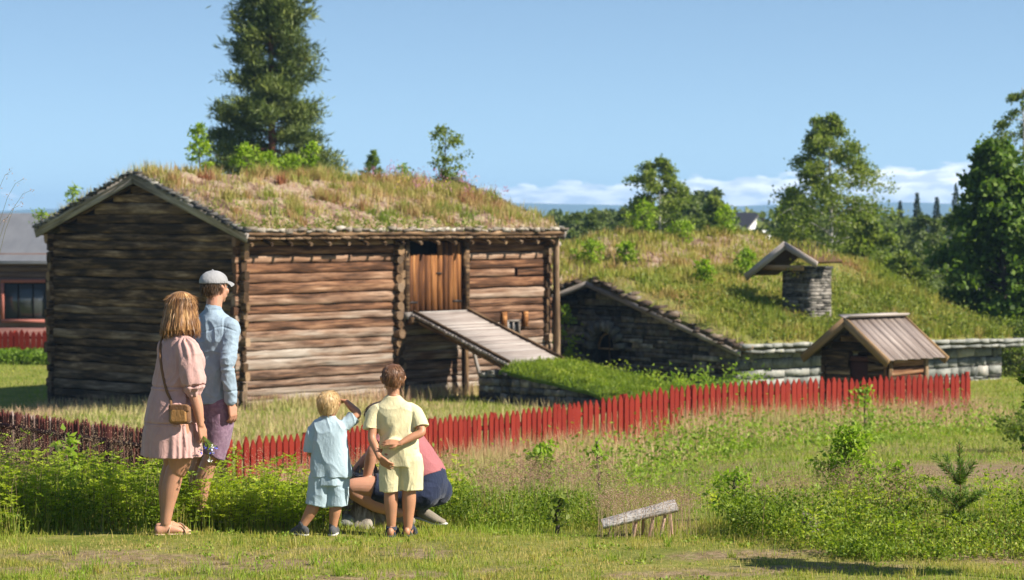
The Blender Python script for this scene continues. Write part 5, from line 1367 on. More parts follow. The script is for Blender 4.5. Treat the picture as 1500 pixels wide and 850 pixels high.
# ------------------------------------------------------------------ people: one continuous body each, clothing as parts
def skinmat(name, c):
    m = M(name, .5, .35); v = m.coord('Object')
    n1 = m.noise(v, 7, 4, .6)
    m.color(m.mix(m.range(n1, .3, .7), tuple(x * .86 for x in c), (min(1, c[0] * 1.1), c[1] * 1.02, c[2] * .98)))
    m.b.inputs['Subsurface Weight'].default_value = .12; m.b.inputs['Subsurface Radius'].default_value = (.02, .008, .004); m.b.inputs['Subsurface Scale'].default_value = .5
    m.bump(m.noise(v, 160, 3), .12, .002); return m.m
def hairmat(name, stops, sc=70):
    m = M(name, .42, .4); v = m.coord('UV', (sc, 2.2, 1))
    n1 = m.noise(v, 1.0, 3, .6); n2_ = m.noise(m.coord('Object'), 14, 2)
    f = m.math('ADD', m.math('MULTIPLY', m.range(n1, .3, .7), .7), m.math('MULTIPLY', m.range(n2_, .3, .7), .3))
    m.color(m.ramp(f, stops)); m.bump(n1, .8, .006); return m.m
SKIN_A = skinmat('sunlit_skin', (.43, .225, .14)); SKIN_B = skinmat('tanned_child_skin', (.40, .20, .112)); SKIN_C = skinmat('pink_skin', (.44, .23, .15))

def cat(P, k=6):
    """Catmull-Rom through rows of P"""
    P = np.asarray(P, float); Q = np.vstack([2 * P[0] - P[1], P, 2 * P[-1] - P[-2]]); out = []
    for i in range(1, len(Q) - 2):
        t = np.linspace(0, 1, k, endpoint=False)[:, None]
        a, b, c, d = Q[i - 1], Q[i], Q[i + 1], Q[i + 2]
        out.append(.5 * ((2 * b) + (c - a) * t + (2 * a - 5 * b + 4 * c - d) * t ** 2 + (3 * b - a - 3 * c + d) * t ** 3))
    return np.vstack(out + [P[-1:]])

def limb(mb, pts, rad, n=16, k=5, cap=(True, True)):
    """rounded tapering tube; rad entries r or (a, b)"""
    rad = np.array([(r, r) if np.isscalar(r) else r for r in rad], float)
    Q = cat(np.hstack([np.asarray(pts, float), rad]), k); P, Rr = Q[:, :3], np.maximum(Q[:, 3:], .002)
    t0 = nrm(P[0] - P[1]); t1 = nrm(P[-1] - P[-2])
    if cap[0]:
        a = np.linspace(np.pi / 2 * .97, 0, 5)[:-1]
        P = np.vstack([P[0] + t0 * (np.sin(a) * Rr[0].mean())[:, None] * .9, P]); Rr = np.vstack([Rr[0] * np.cos(a)[:, None], Rr])
    if cap[1]:
        a = np.linspace(0, np.pi / 2 * .97, 5)[1:]
        P = np.vstack([P, P[-1] + t1 * (np.sin(a) * Rr[-1].mean())[:, None] * .9]); Rr = np.vstack([Rr, Rr[-1] * np.cos(a)[:, None]])
    mb.tube(P, Rr, n, r=.5)

def rings(mb, rows, n=36, k=5, sq=2.3, fold=None, cap=True):
    """rows: (centre xyz, a, b, facing angle in degrees clockwise from +y); a is half the width, b half the depth; closed loft with rounded section"""
    A = np.array([[*r[0], r[1], r[2], r[3]] for r in rows], float)
    Q = cat(A, k); ang = np.linspace(0, 2 * np.pi, n, endpoint=False)
    c, s = np.cos(ang), np.sin(ang)
    cx = np.sign(c) * np.abs(c) ** (2 / sq); sy = np.sign(s) * np.abs(s) ** (2 / sq)
    V = []
    for i, q in enumerate(Q):
        th = R(q[5]); F = np.array([math.sin(th), math.cos(th), 0]); Rt = np.array([math.cos(th), -math.sin(th), 0])
        f = 1 if fold is None else fold(i / (len(Q) - 1), ang)
        V.append(q[:3] + (Rt[None] * (cx * q[3] * f)[:, None] + F[None] * (sy * q[4] * f)[:, None]))
    V = np.array(V); mb.grid(V, None, .5, True)
    if cap:
        for e, fl in ((0, 1), (len(V) - 1, 0)):
            m_ = len(V[e]); a = np.arange(m_); b = (a + 1) % m_
            F_ = np.stack([np.full(m_, m_), b, a] if fl else [np.full(m_, m_), a, b], 1); mb.add(np.vstack([V[e], V[e].mean(0)[None]]), F_, None, .5)
    return V

def ellip(mb, c, r, yaw=0, n=20, tilt=0):
    th = np.linspace(.02, np.pi - .02, n // 2 + 2); ph = np.linspace(0, 2 * np.pi, n, endpoint=False)
    P = np.stack([np.outer(np.sin(th), np.cos(ph)) * r[0], np.outer(np.sin(th), np.sin(ph)) * r[1], np.outer(np.cos(th), np.ones(n)) * r[2]], -1)
    Rm = np.array((Matrix.Rotation(-R(yaw), 3, 'Z') @ Matrix.Rotation(R(tilt), 3, 'X'))); V = P @ Rm.T + np.asarray(c, float)
    mb.grid(V, None, .5, True)
    for e, fl in ((0, 0), (len(th) - 1, 1)):
        a = np.arange(n); b = (a + 1) % n
        mb.add(np.vstack([V[e], V[e].mean(0)[None]]), np.stack([np.full(n, n), b, a] if not fl else [np.full(n, n), a, b], 1), None, .5)

def fuse(mb, name, mat, parent, voxel, smooth=4, disp=None, uvf=None):
    """one closed skin over all the shapes in mb, smoothed, then displaced by disp(points, normals)"""
    o = mb.build(name + '_tmp', None)
    md = o.modifiers.new('r', 'REMESH'); md.mode = 'VOXEL'; md.voxel_size = voxel; md.adaptivity = 0
    ms = o.modifiers.new('s', 'SMOOTH'); ms.factor = .5; ms.iterations = smooth
    dg = bpy.context.evaluated_depsgraph_get(); dg.update()
    me = bpy.data.meshes.new_from_object(o.evaluated_get(dg), depsgraph=dg); me.name = name
    old = o.data; bpy.data.objects.remove(o); bpy.data.meshes.remove(old)
    n = len(me.vertices); co = np.zeros(n * 3, np.float32); me.vertices.foreach_get('co', co); co = co.reshape(-1, 3).astype(float)
    if disp is not None:
        no = np.zeros(n * 3, np.float32); me.vertices.foreach_get('normal', no); no = no.reshape(-1, 3)
        co = co + no * disp(co, no)[:, None]
        me.vertices.foreach_set('co', co.astype(np.float32).ravel())
    if uvf is not None:
        ul = me.uv_layers.new(name='UVMap'); vi = np.zeros(len(me.loops), np.int32); me.loops.foreach_get('vertex_index', vi)
        ul.data.foreach_set('uv', uvf(co)[vi].astype(np.float32).ravel())
    me.polygons.foreach_set('use_smooth', np.ones(len(me.polygons), bool)); me.update()
    me.materials.clear(); me.materials.append(mat)
    ob = bpy.data.objects.new(name, me); COL.objects.link(ob); ob.parent = parent
    return ob

def hand(mb, w, d, nrm_, s=1.0, curl=.5, thumb=1, spread=.10):
    """w wrist, d direction of the palm, nrm_ the palm's inner side, thumb = +-1 on which edge the thumb leaves"""
    w = np.asarray(w, float); d = nrm(d); nn = nrm(np.asarray(nrm_, float) - d * np.dot(nrm_, d)); sd = np.cross(d, nn) * thumb
    pl = .092 * s
    for q in (-.024, -.008, .008, .024):
        limb(mb, [w + sd * q * .6 * s - d * .01 * s, w + d * pl * .5 + sd * q * s, w + d * pl + sd * q * 1.15 * s], [.014 * s, .0145 * s, .0115 * s], 8, 3)
    for i, (q, L_) in enumerate(((.028, .070), (.010, .078), (-.009, .073), (-.026, .057))):
        b = w + d * pl * .97 + sd * q * s * 1.1; P = [b - d * .02 * s, b]; dd = d + sd * (q / .028) * spread
        for j, f in enumerate((.45, .31, .24)):
            a = curl * (.45 + .42 * j) * (1 + .12 * i); v = nrm(dd) * math.cos(a) + nn * math.sin(a)
            P.append(P[-1] + v * L_ * s * f)
        limb(mb, P, [.0085 * s, .0095 * s, .0085 * s, .0078 * s, .0065 * s], 8, 3)
    b = w + d * .022 * s + sd * .022 * s
    limb(mb, [b - sd * .01 * s, b + sd * .020 * s + d * .024 * s + nn * .008 * s, b + sd * .030 * s + d * .052 * s + nn * .020 * s, b + sd * .028 * s + d * .074 * s + nn * .032 * s], [.013 * s, .0125 * s, .0095 * s, .0075 * s], 8, 3)

def foot(mb, ank, yaw, L_, w=.042, toes=True):
    f = np.array([math.sin(R(yaw)), math.cos(R(yaw)), 0]); sdv = np.array([f[1], -f[0], 0]); a = np.asarray(ank, float); g = a.copy(); g[2] = 0
    z0 = 0.0
    limb(mb, [g - f * L_ * .20 + [0, 0, z0 + .034], g + f * L_ * .12 + [0, 0, z0 + .040], g + f * L_ * .42 + [0, 0, z0 + .028], g + f * L_ * .60 + [0, 0, z0 + .020]],
         [(w * .72, .034), (w * .85, .040), (w * 1.05, .027), (w * .9, .016)], 14, 5)
    limb(mb, [a + [0, 0, .03], (a + g) / 2 + f * .01 + [0, 0, .012]], [w * .85, w * .80], 12, 3)
    if toes:
        for i, q in enumerate((-.75, -.38, 0, .38, .75)):
            b = g + f * L_ * (.60 - .03 * abs(i - 1)) + sdv * q * w * .95; limb(mb, [b + [0, 0, .018], b + f * L_ * .11 + [0, 0, .011]], [.0105, .0085], 8, 2)

def head(mb, c, s, yaw, pitch=0.0, ear=True):
    """skull, jaw, nose, brow, lips and ears; s = half the head's height; yaw clockwise from +y"""
    th = R(yaw); F = np.array([math.sin(th), math.cos(th), 0.]); Rt = np.array([math.cos(th), -math.sin(th), 0.]); U = np.array([0, 0, 1.])
    if pitch:
        F, U = F * math.cos(pitch) + U * math.sin(pitch), U * math.cos(pitch) - F * math.sin(pitch)
    c = np.asarray(c, float); g = lambda r, f, u: c + (Rt * r + F * f + U * u) * s
    ellip(mb, g(0, -.08, .16), (.70 * s, .84 * s, .82 * s), yaw, 24)
    ellip(mb, g(0, .20, -.28), (.56 * s, .58 * s, .66 * s), yaw, 20)
    ellip(mb, g(0, .42, -.76), (.27 * s, .24 * s, .20 * s), yaw, 14)
    limb(mb, [g(0, .72, .10), g(0, .86, -.12), g(0, .96, -.26)], [.09 * s, .10 * s, .13 * s], 10, 3)
    limb(mb, [g(-.12, .80, -.30), g(.12, .80, -.30)], [.08 * s, .08 * s], 8, 2)
    limb(mb, [g(-.42, .58, .17), g(0, .74, .20), g(.42, .58, .17)], [.10 * s, .10 * s, .10 * s], 8, 3)
    limb(mb, [g(-.20, .70, -.52), g(0, .80, -.50), g(.20, .70, -.52)], [.055 * s, .075 * s, .055 * s], 8, 3)
    limb(mb, [g(-.17, .70, -.60), g(0, .79, -.60), g(.17, .70, -.60)], [.055 * s, .075 * s, .055 * s], 8, 3)
    for e in (-1, 1):
        limb(mb, [g(.36 * e, .52, -.22), g(.30 * e, .60, -.30)], [.20 * s, .18 * s], 10, 2)
        if ear:
            limb(mb, [g(.66 * e, -.02, -.26), g(.75 * e, -.06, -.05), g(.80 * e, -.12, .14), g(.70 * e, .0, .16)], [.07 * s, (.12 * s, .07 * s), (.13 * s, .07 * s), .06 * s], 10, 3)
    return g

def eyes(parent, g, s):
    for e in (-1, 1):
        mb = MB(); ellip(mb, g(.30 * e, .60, .02), (.125 * s,) * 3, 0, 12); mb.build('eye', WHITE, parent, smooth=True)
        mb = MB(); ellip(mb, g(.305 * e, .70, .02), (.05 * s,) * 3, 0, 10); mb.build('iris', BLACK, parent, smooth=True)

def hair_short(parent, g, s, mat, top=1.05, back=-.55, front_drop=.48, thick=.06, seed=1, side=.0):
    """cap of short hair: follows the skull, lower at the nape than at the brow"""
    rng = np.random.default_rng(seed); n, k = 96, 40; mb = MB()
    ph = np.linspace(0, 2 * np.pi, n, endpoint=False)            # 0 = right, pi/2 = front
    fr = np.clip(np.sin(ph), 0, 1) ** .7; bk = np.clip(-np.sin(ph), 0, 1)
    lo = np.where(np.sin(ph) > 0, front_drop * fr + side * (1 - fr), side * (1 - bk ** .6) + back * bk ** .6)
    V = []
    for j in range(k):
        t = j / (k - 1); u = top - (top - lo) * t
        zz_ = np.clip((u - .16) / .84, -1, 1); q = np.sqrt(np.clip(1 - zz_ ** 2, 0.0, 1)); q = np.where(u < .16, 1 - .10 * ((.16 - u) / .7) ** 1.5, q)
        st = vnoise(np.stack([ph * 9 + .5 * j / k, np.full(n, t * 1.4), np.zeros(n)], 1), seed) * .028 + vnoise(np.stack([np.cos(ph) * 2.5, np.sin(ph) * 2.5, np.full(n, t * 3.0)], 1), seed + 5) * .04
        q = q * (1 + thick * (1 - .55 * t ** 3) + st * min(1, 3 * t))
        # narrower at the nape
        V.append(g(0, 0, 0)[None] + np.stack([((g(1, 0, 0) - g(0, 0, 0)) * a + (g(0, 1, 0) - g(0, 0, 0)) * b + (g(0, 0, 1) - g(0, 0, 0)) * c_) for a, b, c_ in zip(np.cos(ph) * q * .73, np.sin(ph) * q * .87 - .08, u + rng.normal(0, .012, n) * (t > .9))]))
    mb.grid(np.array(V), (np.linspace(0, 1, k), np.linspace(0, 1, n + 1)), .5, True)
    inner = np.array(V)[-1]; cen = g(0, -.05, 0); mb.grid(np.array([inner, cen + (inner - cen) * .90]), (np.array([1, 1.05]), np.linspace(0, 1, n + 1)), .5, True)
    # swap uv so that strands run down
    for F_, U_, R_ in mb.f: U_[...] = U_[..., ::-1]
    # loose locks
    C = mb; m_ = 1600
    pi_ = rng.integers(0, n, m_); ji = rng.integers(4, k, m_); VV = np.array(V); b = VV[ji, pi_]; dn = nrm(VV[np.minimum(ji + 1, k - 1), pi_] - VV[ji - 1, pi_]) + rng.normal(0, .16, (m_, 3)); out = nrm(b - g(0, 0, .1))
    C.leaves(b + out * .001, .026 * s / .11, rng, .09, dn + out * .10, 0, spread=.15, fold=0)
    return mb.build('hair', mat, parent, smooth=True)

def folds(f1, amp, stretch=(1, 1, .35), seed=1, f2=None):
    """soft cloth folds: ridged noise stretched along the hang of the cloth"""
    st = np.asarray(stretch)
    def d(P, N):
        w = np.stack([vnoise(P * 5, seed + 3), vnoise(P * 5, seed + 4), vnoise(P * 5, seed + 6)], 1)
        n1 = vnoise((P * f1) * st + w * .55, seed); n3 = vnoise((P * f1 * 1.9) * st[[1, 0, 2]] + w * .8, seed + 21)
        a = (1 - np.abs(n1)) ** 3 - .45; c = (1 - np.abs(n3)) ** 4 - .3
        b = vnoise(P * f1 * .6, seed + 9)
        return amp * (a * 1.1 + c * .6 + b * .45)
    return d

def person(name, label, px, d, dz=0.0):
    a = at(px, 325, d); return thing(name, label, 'person', (a[0], d, g1(a[0], d) + dz))

# ================================================================= woman in the pink dress
rng = np.random.default_rng(500)
wom = person('person', 'woman with blond bob in a pale pink puff-sleeved dress, seen from behind', 250, 17.05)
YA = 58
Fw = np.array([math.sin(R(YA)), math.cos(R(YA)), 0]); Rw = np.array([Fw[1], -Fw[0], 0])
mb = MB()
rings(mb, [((.03, 0, .74), .15, .115, YA), ((.035, 0, .86), .17, .13, YA), ((.04, 0, 1.0), .15, .115, YA), ((.05, 0, 1.14), .145, .115, YA), ((.058, 0, 1.24), .155, .125, YA), ((.05, 0, 1.33), .16, .095, YA), ((.045, 0, 1.385), .10, .07, YA), ((.045, 0, 1.42), .055, .05, YA)])
limb(mb, [(.045, 0, 1.36), (.055, .01, 1.44), (.068, .02, 1.53)], [.056, .052, .052])
gw_ = head(mb, (.075, .025, 1.585), .112, 28, .06)
sR, sL = np.array([.05, 0, 1.335]) + Rw * .155, np.array([.05, 0, 1.335]) - Rw * .155
eR, wR = np.array([.178, -.165, 1.03]), np.array([.228, -.165, .785])
limb(mb, [sR, sR * .5 + eR * .5 + [-.008, -.015, 0], eR, eR * .5 + wR * .5 + [.005, -.004, 0], wR], [.056, .052, .043, .040, (.028, .024)])
hand(mb, wR, (.20, .10, -1), (-.7, .6, 0), .92, .75, 1)
eL, wL = np.array([-.02, .23, 1.04]), np.array([.12, .25, .84])
limb(mb, [sL, sL * .5 + eL * .5, eL, wL], [.055, .05, .042, .026]); hand(mb, wL, (.4, .0, -.8), (0, -1, 0), .92, .6, -1)
for P_, rr in (([(.075, -.085, .80), (.085, -.085, .62), (.055, -.07, .47), (.035, -.065, .455), (-.0, -.06, .32), (-.02, -.06, .20), (-.035, -.06, .085)], [.112, .103, .071, .066, .064, .047, .036]),
              ([(-.0, .08, .80), (.015, .08, .62), (-.005, .08, .47), (-.02, .08, .44), (-.045, .085, .32), (-.055, .09, .20), (-.06, .10, .085)], [.105, .094, .067, .062, .061, .045, .035])):
    limb(mb, P_, rr, 20)
foot(mb, (-.04, -.06, .085), 72, .235, .040); foot(mb, (-.06, .10, .085), 72, .235, .040)
body = fuse(mb, 'body', SKIN_A, wom, .0048, 5)
eyes(wom, gw_, .112)
mb = MB(); zt = lambda t: t
def pleat(t, ang):
    return 1 + .012 * np.sin(ang * 3 + 1)
# bodice, two gathered tiers and puffed sleeves
rings(mb, [((.03, 0, 1.03), .178, .165, YA), ((.045, 0, 1.10), .176, .158, YA), ((.062, 0, 1.19), .178, .165, YA), ((.062, 0, 1.27), .186, .145, YA), ((.05, 0, 1.34), .182, .105, YA), ((.046, 0, 1.385), .115, .08, YA), ((.047, 0, 1.425), .066, .062, YA)], 48)
NP = 34
prng = np.random.default_rng(9); pa = prng.uniform(.5, 1.4, 8)
def skirt(rows, amp):
    def fo(t, ang): return 1 + amp * (.3 + .7 * t) * (np.sin(ang * 19 + 3.2 * np.sin(ang * 3 + 1) + 1.7 * np.sin(ang * 5)) * (.45 + .35 * np.sin(ang * 4 + 2)) + np.sin(ang * 9 + 2.3 * np.sin(ang * 2)) * .5)
    rings(mb, rows, 260, 8, 2.1, fo)
skirt([((.03, 0, 1.055), .168, .152, YA), ((.022, 0, .95), .195, .178, YA), ((.015, 0, .84), .212, .192, YA), ((.010, 0, .785), .222, .198, YA)], .034)
skirt([((.011, 0, .80), .212, .190, YA), ((.008, 0, .72), .226, .200, YA), ((.005, 0, .62), .235, .205, YA), ((.003, 0, .552), .240, .208, YA)], .048)
for S_, E_, sg in ((sR, eR, 1), (sL, eL, -1)):
    dd = nrm(E_ - S_); o_ = (Rw * sg) * .012
    limb(mb, [S_ - dd * .0 - Rw * sg * .035, S_ + o_ + dd * .05, S_ + o_ + dd * .17, S_ + o_ + dd * .27, E_ - dd * .03 + o_ * .3, E_ + dd * .015], [.07, .080, .083, .080, .066, .050], 30, 5)
fd = folds(8, .0080, (1, 1, .3), 4, 15)
def ddisp(P, N):
    z = P[:, 2]; out = np.zeros(len(P))
    up = sstep(1.0, 1.08, z); out += fd(P, N) * (.45 + .8 * up)
    for (S_, E_) in ((sR, eR), (sL, eL)):
        ax_ = nrm(E_ - S_); rel = P - S_; l = rel @ ax_; rad = rel - l[:, None] * ax_; rr = np.linalg.norm(rad, axis=1)
        ph = np.arctan2(rad @ nrm(np.cross(ax_, Fw)), rad @ Fw); near_ = (rr < .11) & (np.abs((P - .05) @ Rw) > .13)
        out += near_ * .006 * np.sin(ph * 9 + 3 * vnoise(P * 8, 3)) * np.clip(np.abs(l - .14) / .10, 0, 1)
    for s_, w_ in ((1.048, .007), (.793, .006)): out -= .010 * np.exp(-((z - s_) / w_) ** 2) * (np.abs((P[:, :2] - [.02, 0]) @ Rw[:2]) < .24)
    return out
PINK = clothmat('pale_pink_cotton', (.47, .285, .255), .09)
dress = fuse(mb, 'dress', PINK, wom, .0050, 3, ddisp)
# button placket down the front
mb = MB()
bvh_d = BVHTree.FromPolygons([v.co for v in dress.data.vertices], [p.vertices for p in dress.data.polygons])
for z in np.arange(.62, 1.34, .075):
    h_ = bvh_d.ray_cast(Vector((.02 + Fw[0] * .6, Fw[1] * .6, z)), Vector((-Fw[0], -Fw[1], 0)))
    if h_[0] is not None: ellip(mb, np.array(h_[0]), (.008, .008, .008), 0, 8)
mb.build('button', WHITE, wom, smooth=True)
# bob of blond hair
HB = hairmat('honey_blond_hair', [(.1, (.055, .024, .009)), (.4, (.16, .072, .025)), (.65, (.36, .19, .07)), (.95, (.58, .37, .17))], 60)
hrng = np.random.default_rng(12); n, k = 220, 40; c0 = np.array([.075, .02, 1.585]); hy = 28
Fh = np.array([math.sin(R(hy)), math.cos(R(hy)), 0]); Rh = np.array([Fh[1], -Fh[0], 0]); ph = np.linspace(0, 2 * np.pi, n, endpoint=False)
zs = np.array([.132, .127, .113, .085, .04, -.015, -.07, -.115, -.15, -.166]); ra = np.array([.004, .036, .067, .092, .104, .113, .123, .132, .133, .120])
tt = np.linspace(0, 1, k); Z_ = np.interp(tt, np.linspace(0, 1, 10), zs); A_ = np.interp(tt, np.linspace(0, 1, 10), ra)
V = []
for j in range(k):
    t = tt[j]; fr = np.clip(np.sin(ph), 0, 1); openf = sstep(.60, .85, fr) * sstep(.05, -.03, Z_[j])       # face left free
    lock = vnoise(np.stack([np.cos(ph) * 5 + t * .5, np.sin(ph) * 5, np.full(n, t * 1.2)], 1), 8) * .07 + vnoise(np.stack([np.cos(ph) * 16 + t * .8, np.sin(ph) * 16, np.full(n, t * 2.0)], 1), 18) * .05
    r_ = A_[j] * (1 + lock * sstep(.15, .8, t)) * (1 - .40 * openf); zj = Z_[j] + .022 * sstep(.8, 1, t) * vnoise(np.stack([np.cos(ph) * 8, np.sin(ph) * 8, 0 * ph], 1), 28) - .012 * sstep(.6, 1, t) * np.sin(ph - .6)
    V.append(c0 + Rh * (np.cos(ph) * r_)[:, None] + Fh * (np.sin(ph) * r_ * 1.06 - .012)[:, None] + np.array([0, 0, 1]) * np.broadcast_to(zj, (n,))[:, None])
V = np.array(V); mb = MB(); mb.grid(V, (np.linspace(0, 1, k), np.linspace(0, 1, n + 1)), .5, True)
inn = c0 + (V[-1] - c0) * [.8, .8, .75]; mb.grid(np.array([V[-1], inn]), (np.array([1, 1.1]), np.linspace(0, 1, n + 1)), .5, True)
for F_, U_, R_ in mb.f: U_[...] = U_[..., ::-1]
pi_ = hrng.integers(0, n, 2200); ji = hrng.integers(9, k, 2200); b = V[ji, pi_]; dn = nrm(V[np.minimum(ji + 2, k - 1), pi_] - V[ji - 2, pi_]) + hrng.normal(0, .14, b.shape); out = nrm((b - c0) * [1, 1, .2])
mb.leaves(b - out * .001, .06, hrng, .05, dn + out * .03, 0, spread=.06, fold=0)
mb.build('hair', HB, wom, smooth=True)
# flat sandals
LEATHER = clothmat('beige_leather_sandal', (.45, .33, .21), .1, rough=.6)
for a_ in ((-.04, -.06, .085), (-.06, .10, .085)):
    mb = MB(); f = np.array([math.sin(R(72)), math.cos(R(72)), 0]); s_ = np.array([f[1], -f[0], 0]); g_ = np.array([a_[0], a_[1], 0])
    limb(mb, [g_ - f * .055 + [0, 0, .004], g_ + f * .04 + [0, 0, .004], g_ + f * .11 + [0, 0, .004], g_ + f * .165 + [0, 0, .004]], [(.035, .008), (.036, .008), (.046, .008), (.038, .008)], 14, 4)
    for q, w_, hh_ in ((.055, .043, .058), (.105, .047, .044)):
        an = np.linspace(0, np.pi, 9); P_ = np.array([g_ + f * (q - .035 * math.cos(t_) * (1 if q < .08 else -1)) + s_ * w_ * math.cos(t_) + np.array([0, 0, .008 + hh_ * math.sin(t_)]) for t_ in an])
        mb.tube(P_, [[.011, .0035]] * 9, 6, ref=tuple(f))
    mb.build('sandal', LEATHER, wom, smooth=True)
# shoulder bag hanging at her hip: its own thing
wl = np.array(wom.location)
def on_dress(x, z, off=.008):
    h_ = bvh_d.ray_cast(Vector((x, -1.5, z)), Vector((0, 1, 0)))
    return np.array(h_[0]) + np.array(h_[1]) * off if h_[0] is not None else np.array([x, 0, z])
bag = thing('shoulder_bag', 'small tan leather bag on a long strap at the hip of the woman in pink', 'handbag', tuple(wl))
bc = np.array([.095, on_dress(.095, .86)[1] - .035, .865])
TAN = clothmat('tan_leather', (.36, .185, .065), .18, rough=.45); DTAN = clothmat('dark_tan_leather', (.17, .085, .04), .15, rough=.5)
mb = MB(); tk = nrm(np.array([.98, -.18, 0])); nk = np.array([-.18, -.98, 0])
def plate(w0, w1, h_, dep, c):
    sh = [(-w0, -h_), (w0, -h_), (w1, h_), (-w1, h_)]; rr = []
    for f_, q in ((.8, -dep), (1, -dep * .6), (1, dep * .6), (.8, dep)):
        ring = []
        for i in range(4):
            p_, q_ = np.array(sh[i]), np.array(sh[(i + 1) % 4])
            for t_ in np.linspace(.12, .88, 5): v = p_ + (q_ - p_) * t_; ring.append(c + tk * v[0] * f_ + np.array([0, 0, v[1] * f_]) - nk * q)
        rr.append(ring)
    V = np.array(rr); mb.grid(V, None, .5, True)
    for e, fl in ((0, 0), (3, 1)):
        m_ = V.shape[1]; a = np.arange(m_); b = (a + 1) % m_; mb.add(np.vstack([V[e], V[e].mean(0)[None]]), np.stack([np.full(m_, m_), a, b] if fl else [np.full(m_, m_), b, a], 1), None, .5)
plate(.078, .072, .066, .028, bc); mb.build('pouch', DTAN, bag, smooth=True)
mb = MB(); plate(.062, .058, .048, .012, bc + nk * .024 + [-.004, 0, -.006]); mb.build('front_pocket', TAN, bag, smooth=True)
mb = MB(); plate(.074, .072, .026, .010, bc + nk * .026 + [0, 0, .046]); mb.build('flap', DTAN, bag, smooth=True)
mb = MB(); P_ = [bc + tk * -.065 + [0, 0, .065]] + [on_dress(x, z, .006) for x, z in ((.02, .97), (-.005, 1.03), (-.03, 1.12), (-.05, 1.21), (-.062, 1.29), (-.065, 1.345))]
P_ += [np.array([-.05, .05, 1.405]), np.array([.02, .12, 1.36])]
mb.tube(cat(P_, 6), [[.010, .0035]] * (6 * (len(P_) - 1) + 1), 6, ref=(0, -1, .2)); mb.build('strap', DTAN, bag, smooth=True)
# flowers held in her right hand
fl = thing('wildflower_bunch', 'small bunch of wild flowers held low in the right hand of the woman in pink', 'flowers', tuple(wl + wR + np.array([.02, .0, -.10])))
mb, pb, wb = MB(), MB(), MB()
for q in range(8):
    e = np.array([.05 + rng.normal(0, .022), rng.normal(-.02, .02), -.085 + rng.normal(0, .035)]); mb.tube(np.array([[-.015, 0, .035], e * .5 + [.003, 0, .01], e]), .0018, 4, cap=False)
    mb.leaves(np.stack([e * .5, e * .8]), .028, rng, .3)
    (pb if q < 5 else wb).leaves(e + rng.normal(0, .006, (9, 3)), .016, rng, .7)
mb.build('stem', WEED, fl)
m = M('blue_violet_petal', .7, .1); m.color((.10, .12, .52)); pb.build('blue_petals', m.m, fl)
m = M('white_petal', .7, .1); m.color((.78, .76, .72)); wb.build('white_petals', m.m, fl)

# ================================================================= man in the light blue shirt
man = person('person', 'tall man in grey cap, light blue shirt and mauve shorts beside the woman', 312, 17.6, 0.0)
man.location.z = 0.0 - 0.02
YM = 32; Fm = np.array([math.sin(R(YM)), math.cos(R(YM)), 0]); Rm_ = np.array([Fm[1], -Fm[0], 0])
mb = MB()
rings(mb, [((-.02, 0, .84), .155, .11, YM), ((-.02, 0, .95), .165, .115, YM), ((-.015, 0, 1.08), .15, .105, YM), ((-.01, 0, 1.22), .165, .115, YM), ((-.005, 0, 1.36), .185, .12, YM), ((0, 0, 1.45), .16, .095, YM), ((0, 0, 1.515), .095, .068, YM), ((0, 0, 1.56), .056, .054, YM)])
limb(mb, [(0, 0, 1.52), (.005, .005, 1.60), (.012, .02, 1.68)], [.062, .058, .058])
gm_ = head(mb, (.010, .03, 1.735), .120, 42, .12)
sR, sL = np.array([-.005, 0, 1.455]) + Rm_ * .168, np.array([-.005, 0, 1.455]) - Rm_ * .168
eR, wR_ = np.array([.128, -.18, 1.185]), np.array([.147, -.165, .915]); eL, wL = np.array([-.2, .12, 1.19]), np.array([-.16, .2, .93])
for S_, E_, W_ in ((sR, eR, wR_), (sL, eL, wL)): limb(mb, [S_, S_ * .5 + E_ * .5, E_, E_ * .45 + W_ * .55, W_], [.058, .052, .044, .041, (.031, .026)])
hand(mb, wR_, (.16, .05, -1), (-.75, .55, 0), 1.04, .8, 1); hand(mb, wL, (.1, .2, -1), (.7, -.4, 0), 1.04, .7, -1)
for P_, rr in (([(.06, -.06, .90), (.04, -.06, .70), (-.0, -.06, .52), (-.02, -.055, .49), (-.07, -.05, .34), (-.085, -.05, .2), (-.10, -.05, .085)], [.098, .086, .064, .060, .060, .045, .038]),
              ([(-.10, .08, .90), (-.11, .09, .70), (-.12, .10, .5), (-.14, .1, .34), (-.15, .1, .2), (-.16, .1, .085)], [.098, .086, .062, .060, .045, .038])): limb(mb, P_, rr, 20)
foot(mb, (-.10, -.05, .085), 45, .265, .046); foot(mb, (-.16, .10, .085), 30, .265, .046)
fuse(mb, 'body', SKIN_C, man, .005, 5); eyes(man, gm_, .12)
BLUE = clothmat('washed_light_blue_shirt', (.25, .32, .385), .16)
mb = MB()
rings(mb, [((-.02, 0, .905), .178, .135, YM), ((-.02, 0, 1.0), .176, .130, YM), ((-.015, 0, 1.12), .170, .126, YM), ((-.008, 0, 1.26), .182, .132, YM), ((-.003, 0, 1.38), .192, .132, YM), ((0, 0, 1.475), .180, .112, YM), ((0, 0, 1.535), .115, .086, YM), ((.002, 0, 1.575), .068, .068, YM)], 48)
for S_, E_, W_ in ((sR, eR, wR_), (sL, eL, wL)): limb(mb, [S_ - (S_ * [1, 1, 0]) * .25, S_, S_ * .5 + E_ * .5, E_, E_ * .4 + W_ * .6, W_ + nrm(E_ - W_) * .02], [.060, .066, .063, .058, .051, .045], 26)
limb(mb, [(.0, -.0, 1.575), (.003, .003, 1.59)], [.066, .064], 24, 3)
fd2 = folds(8, .0105, (1, 1, .5), 14, 13); fdS = folds(9, .0075, (1.2, 1, .8), 24, 16)
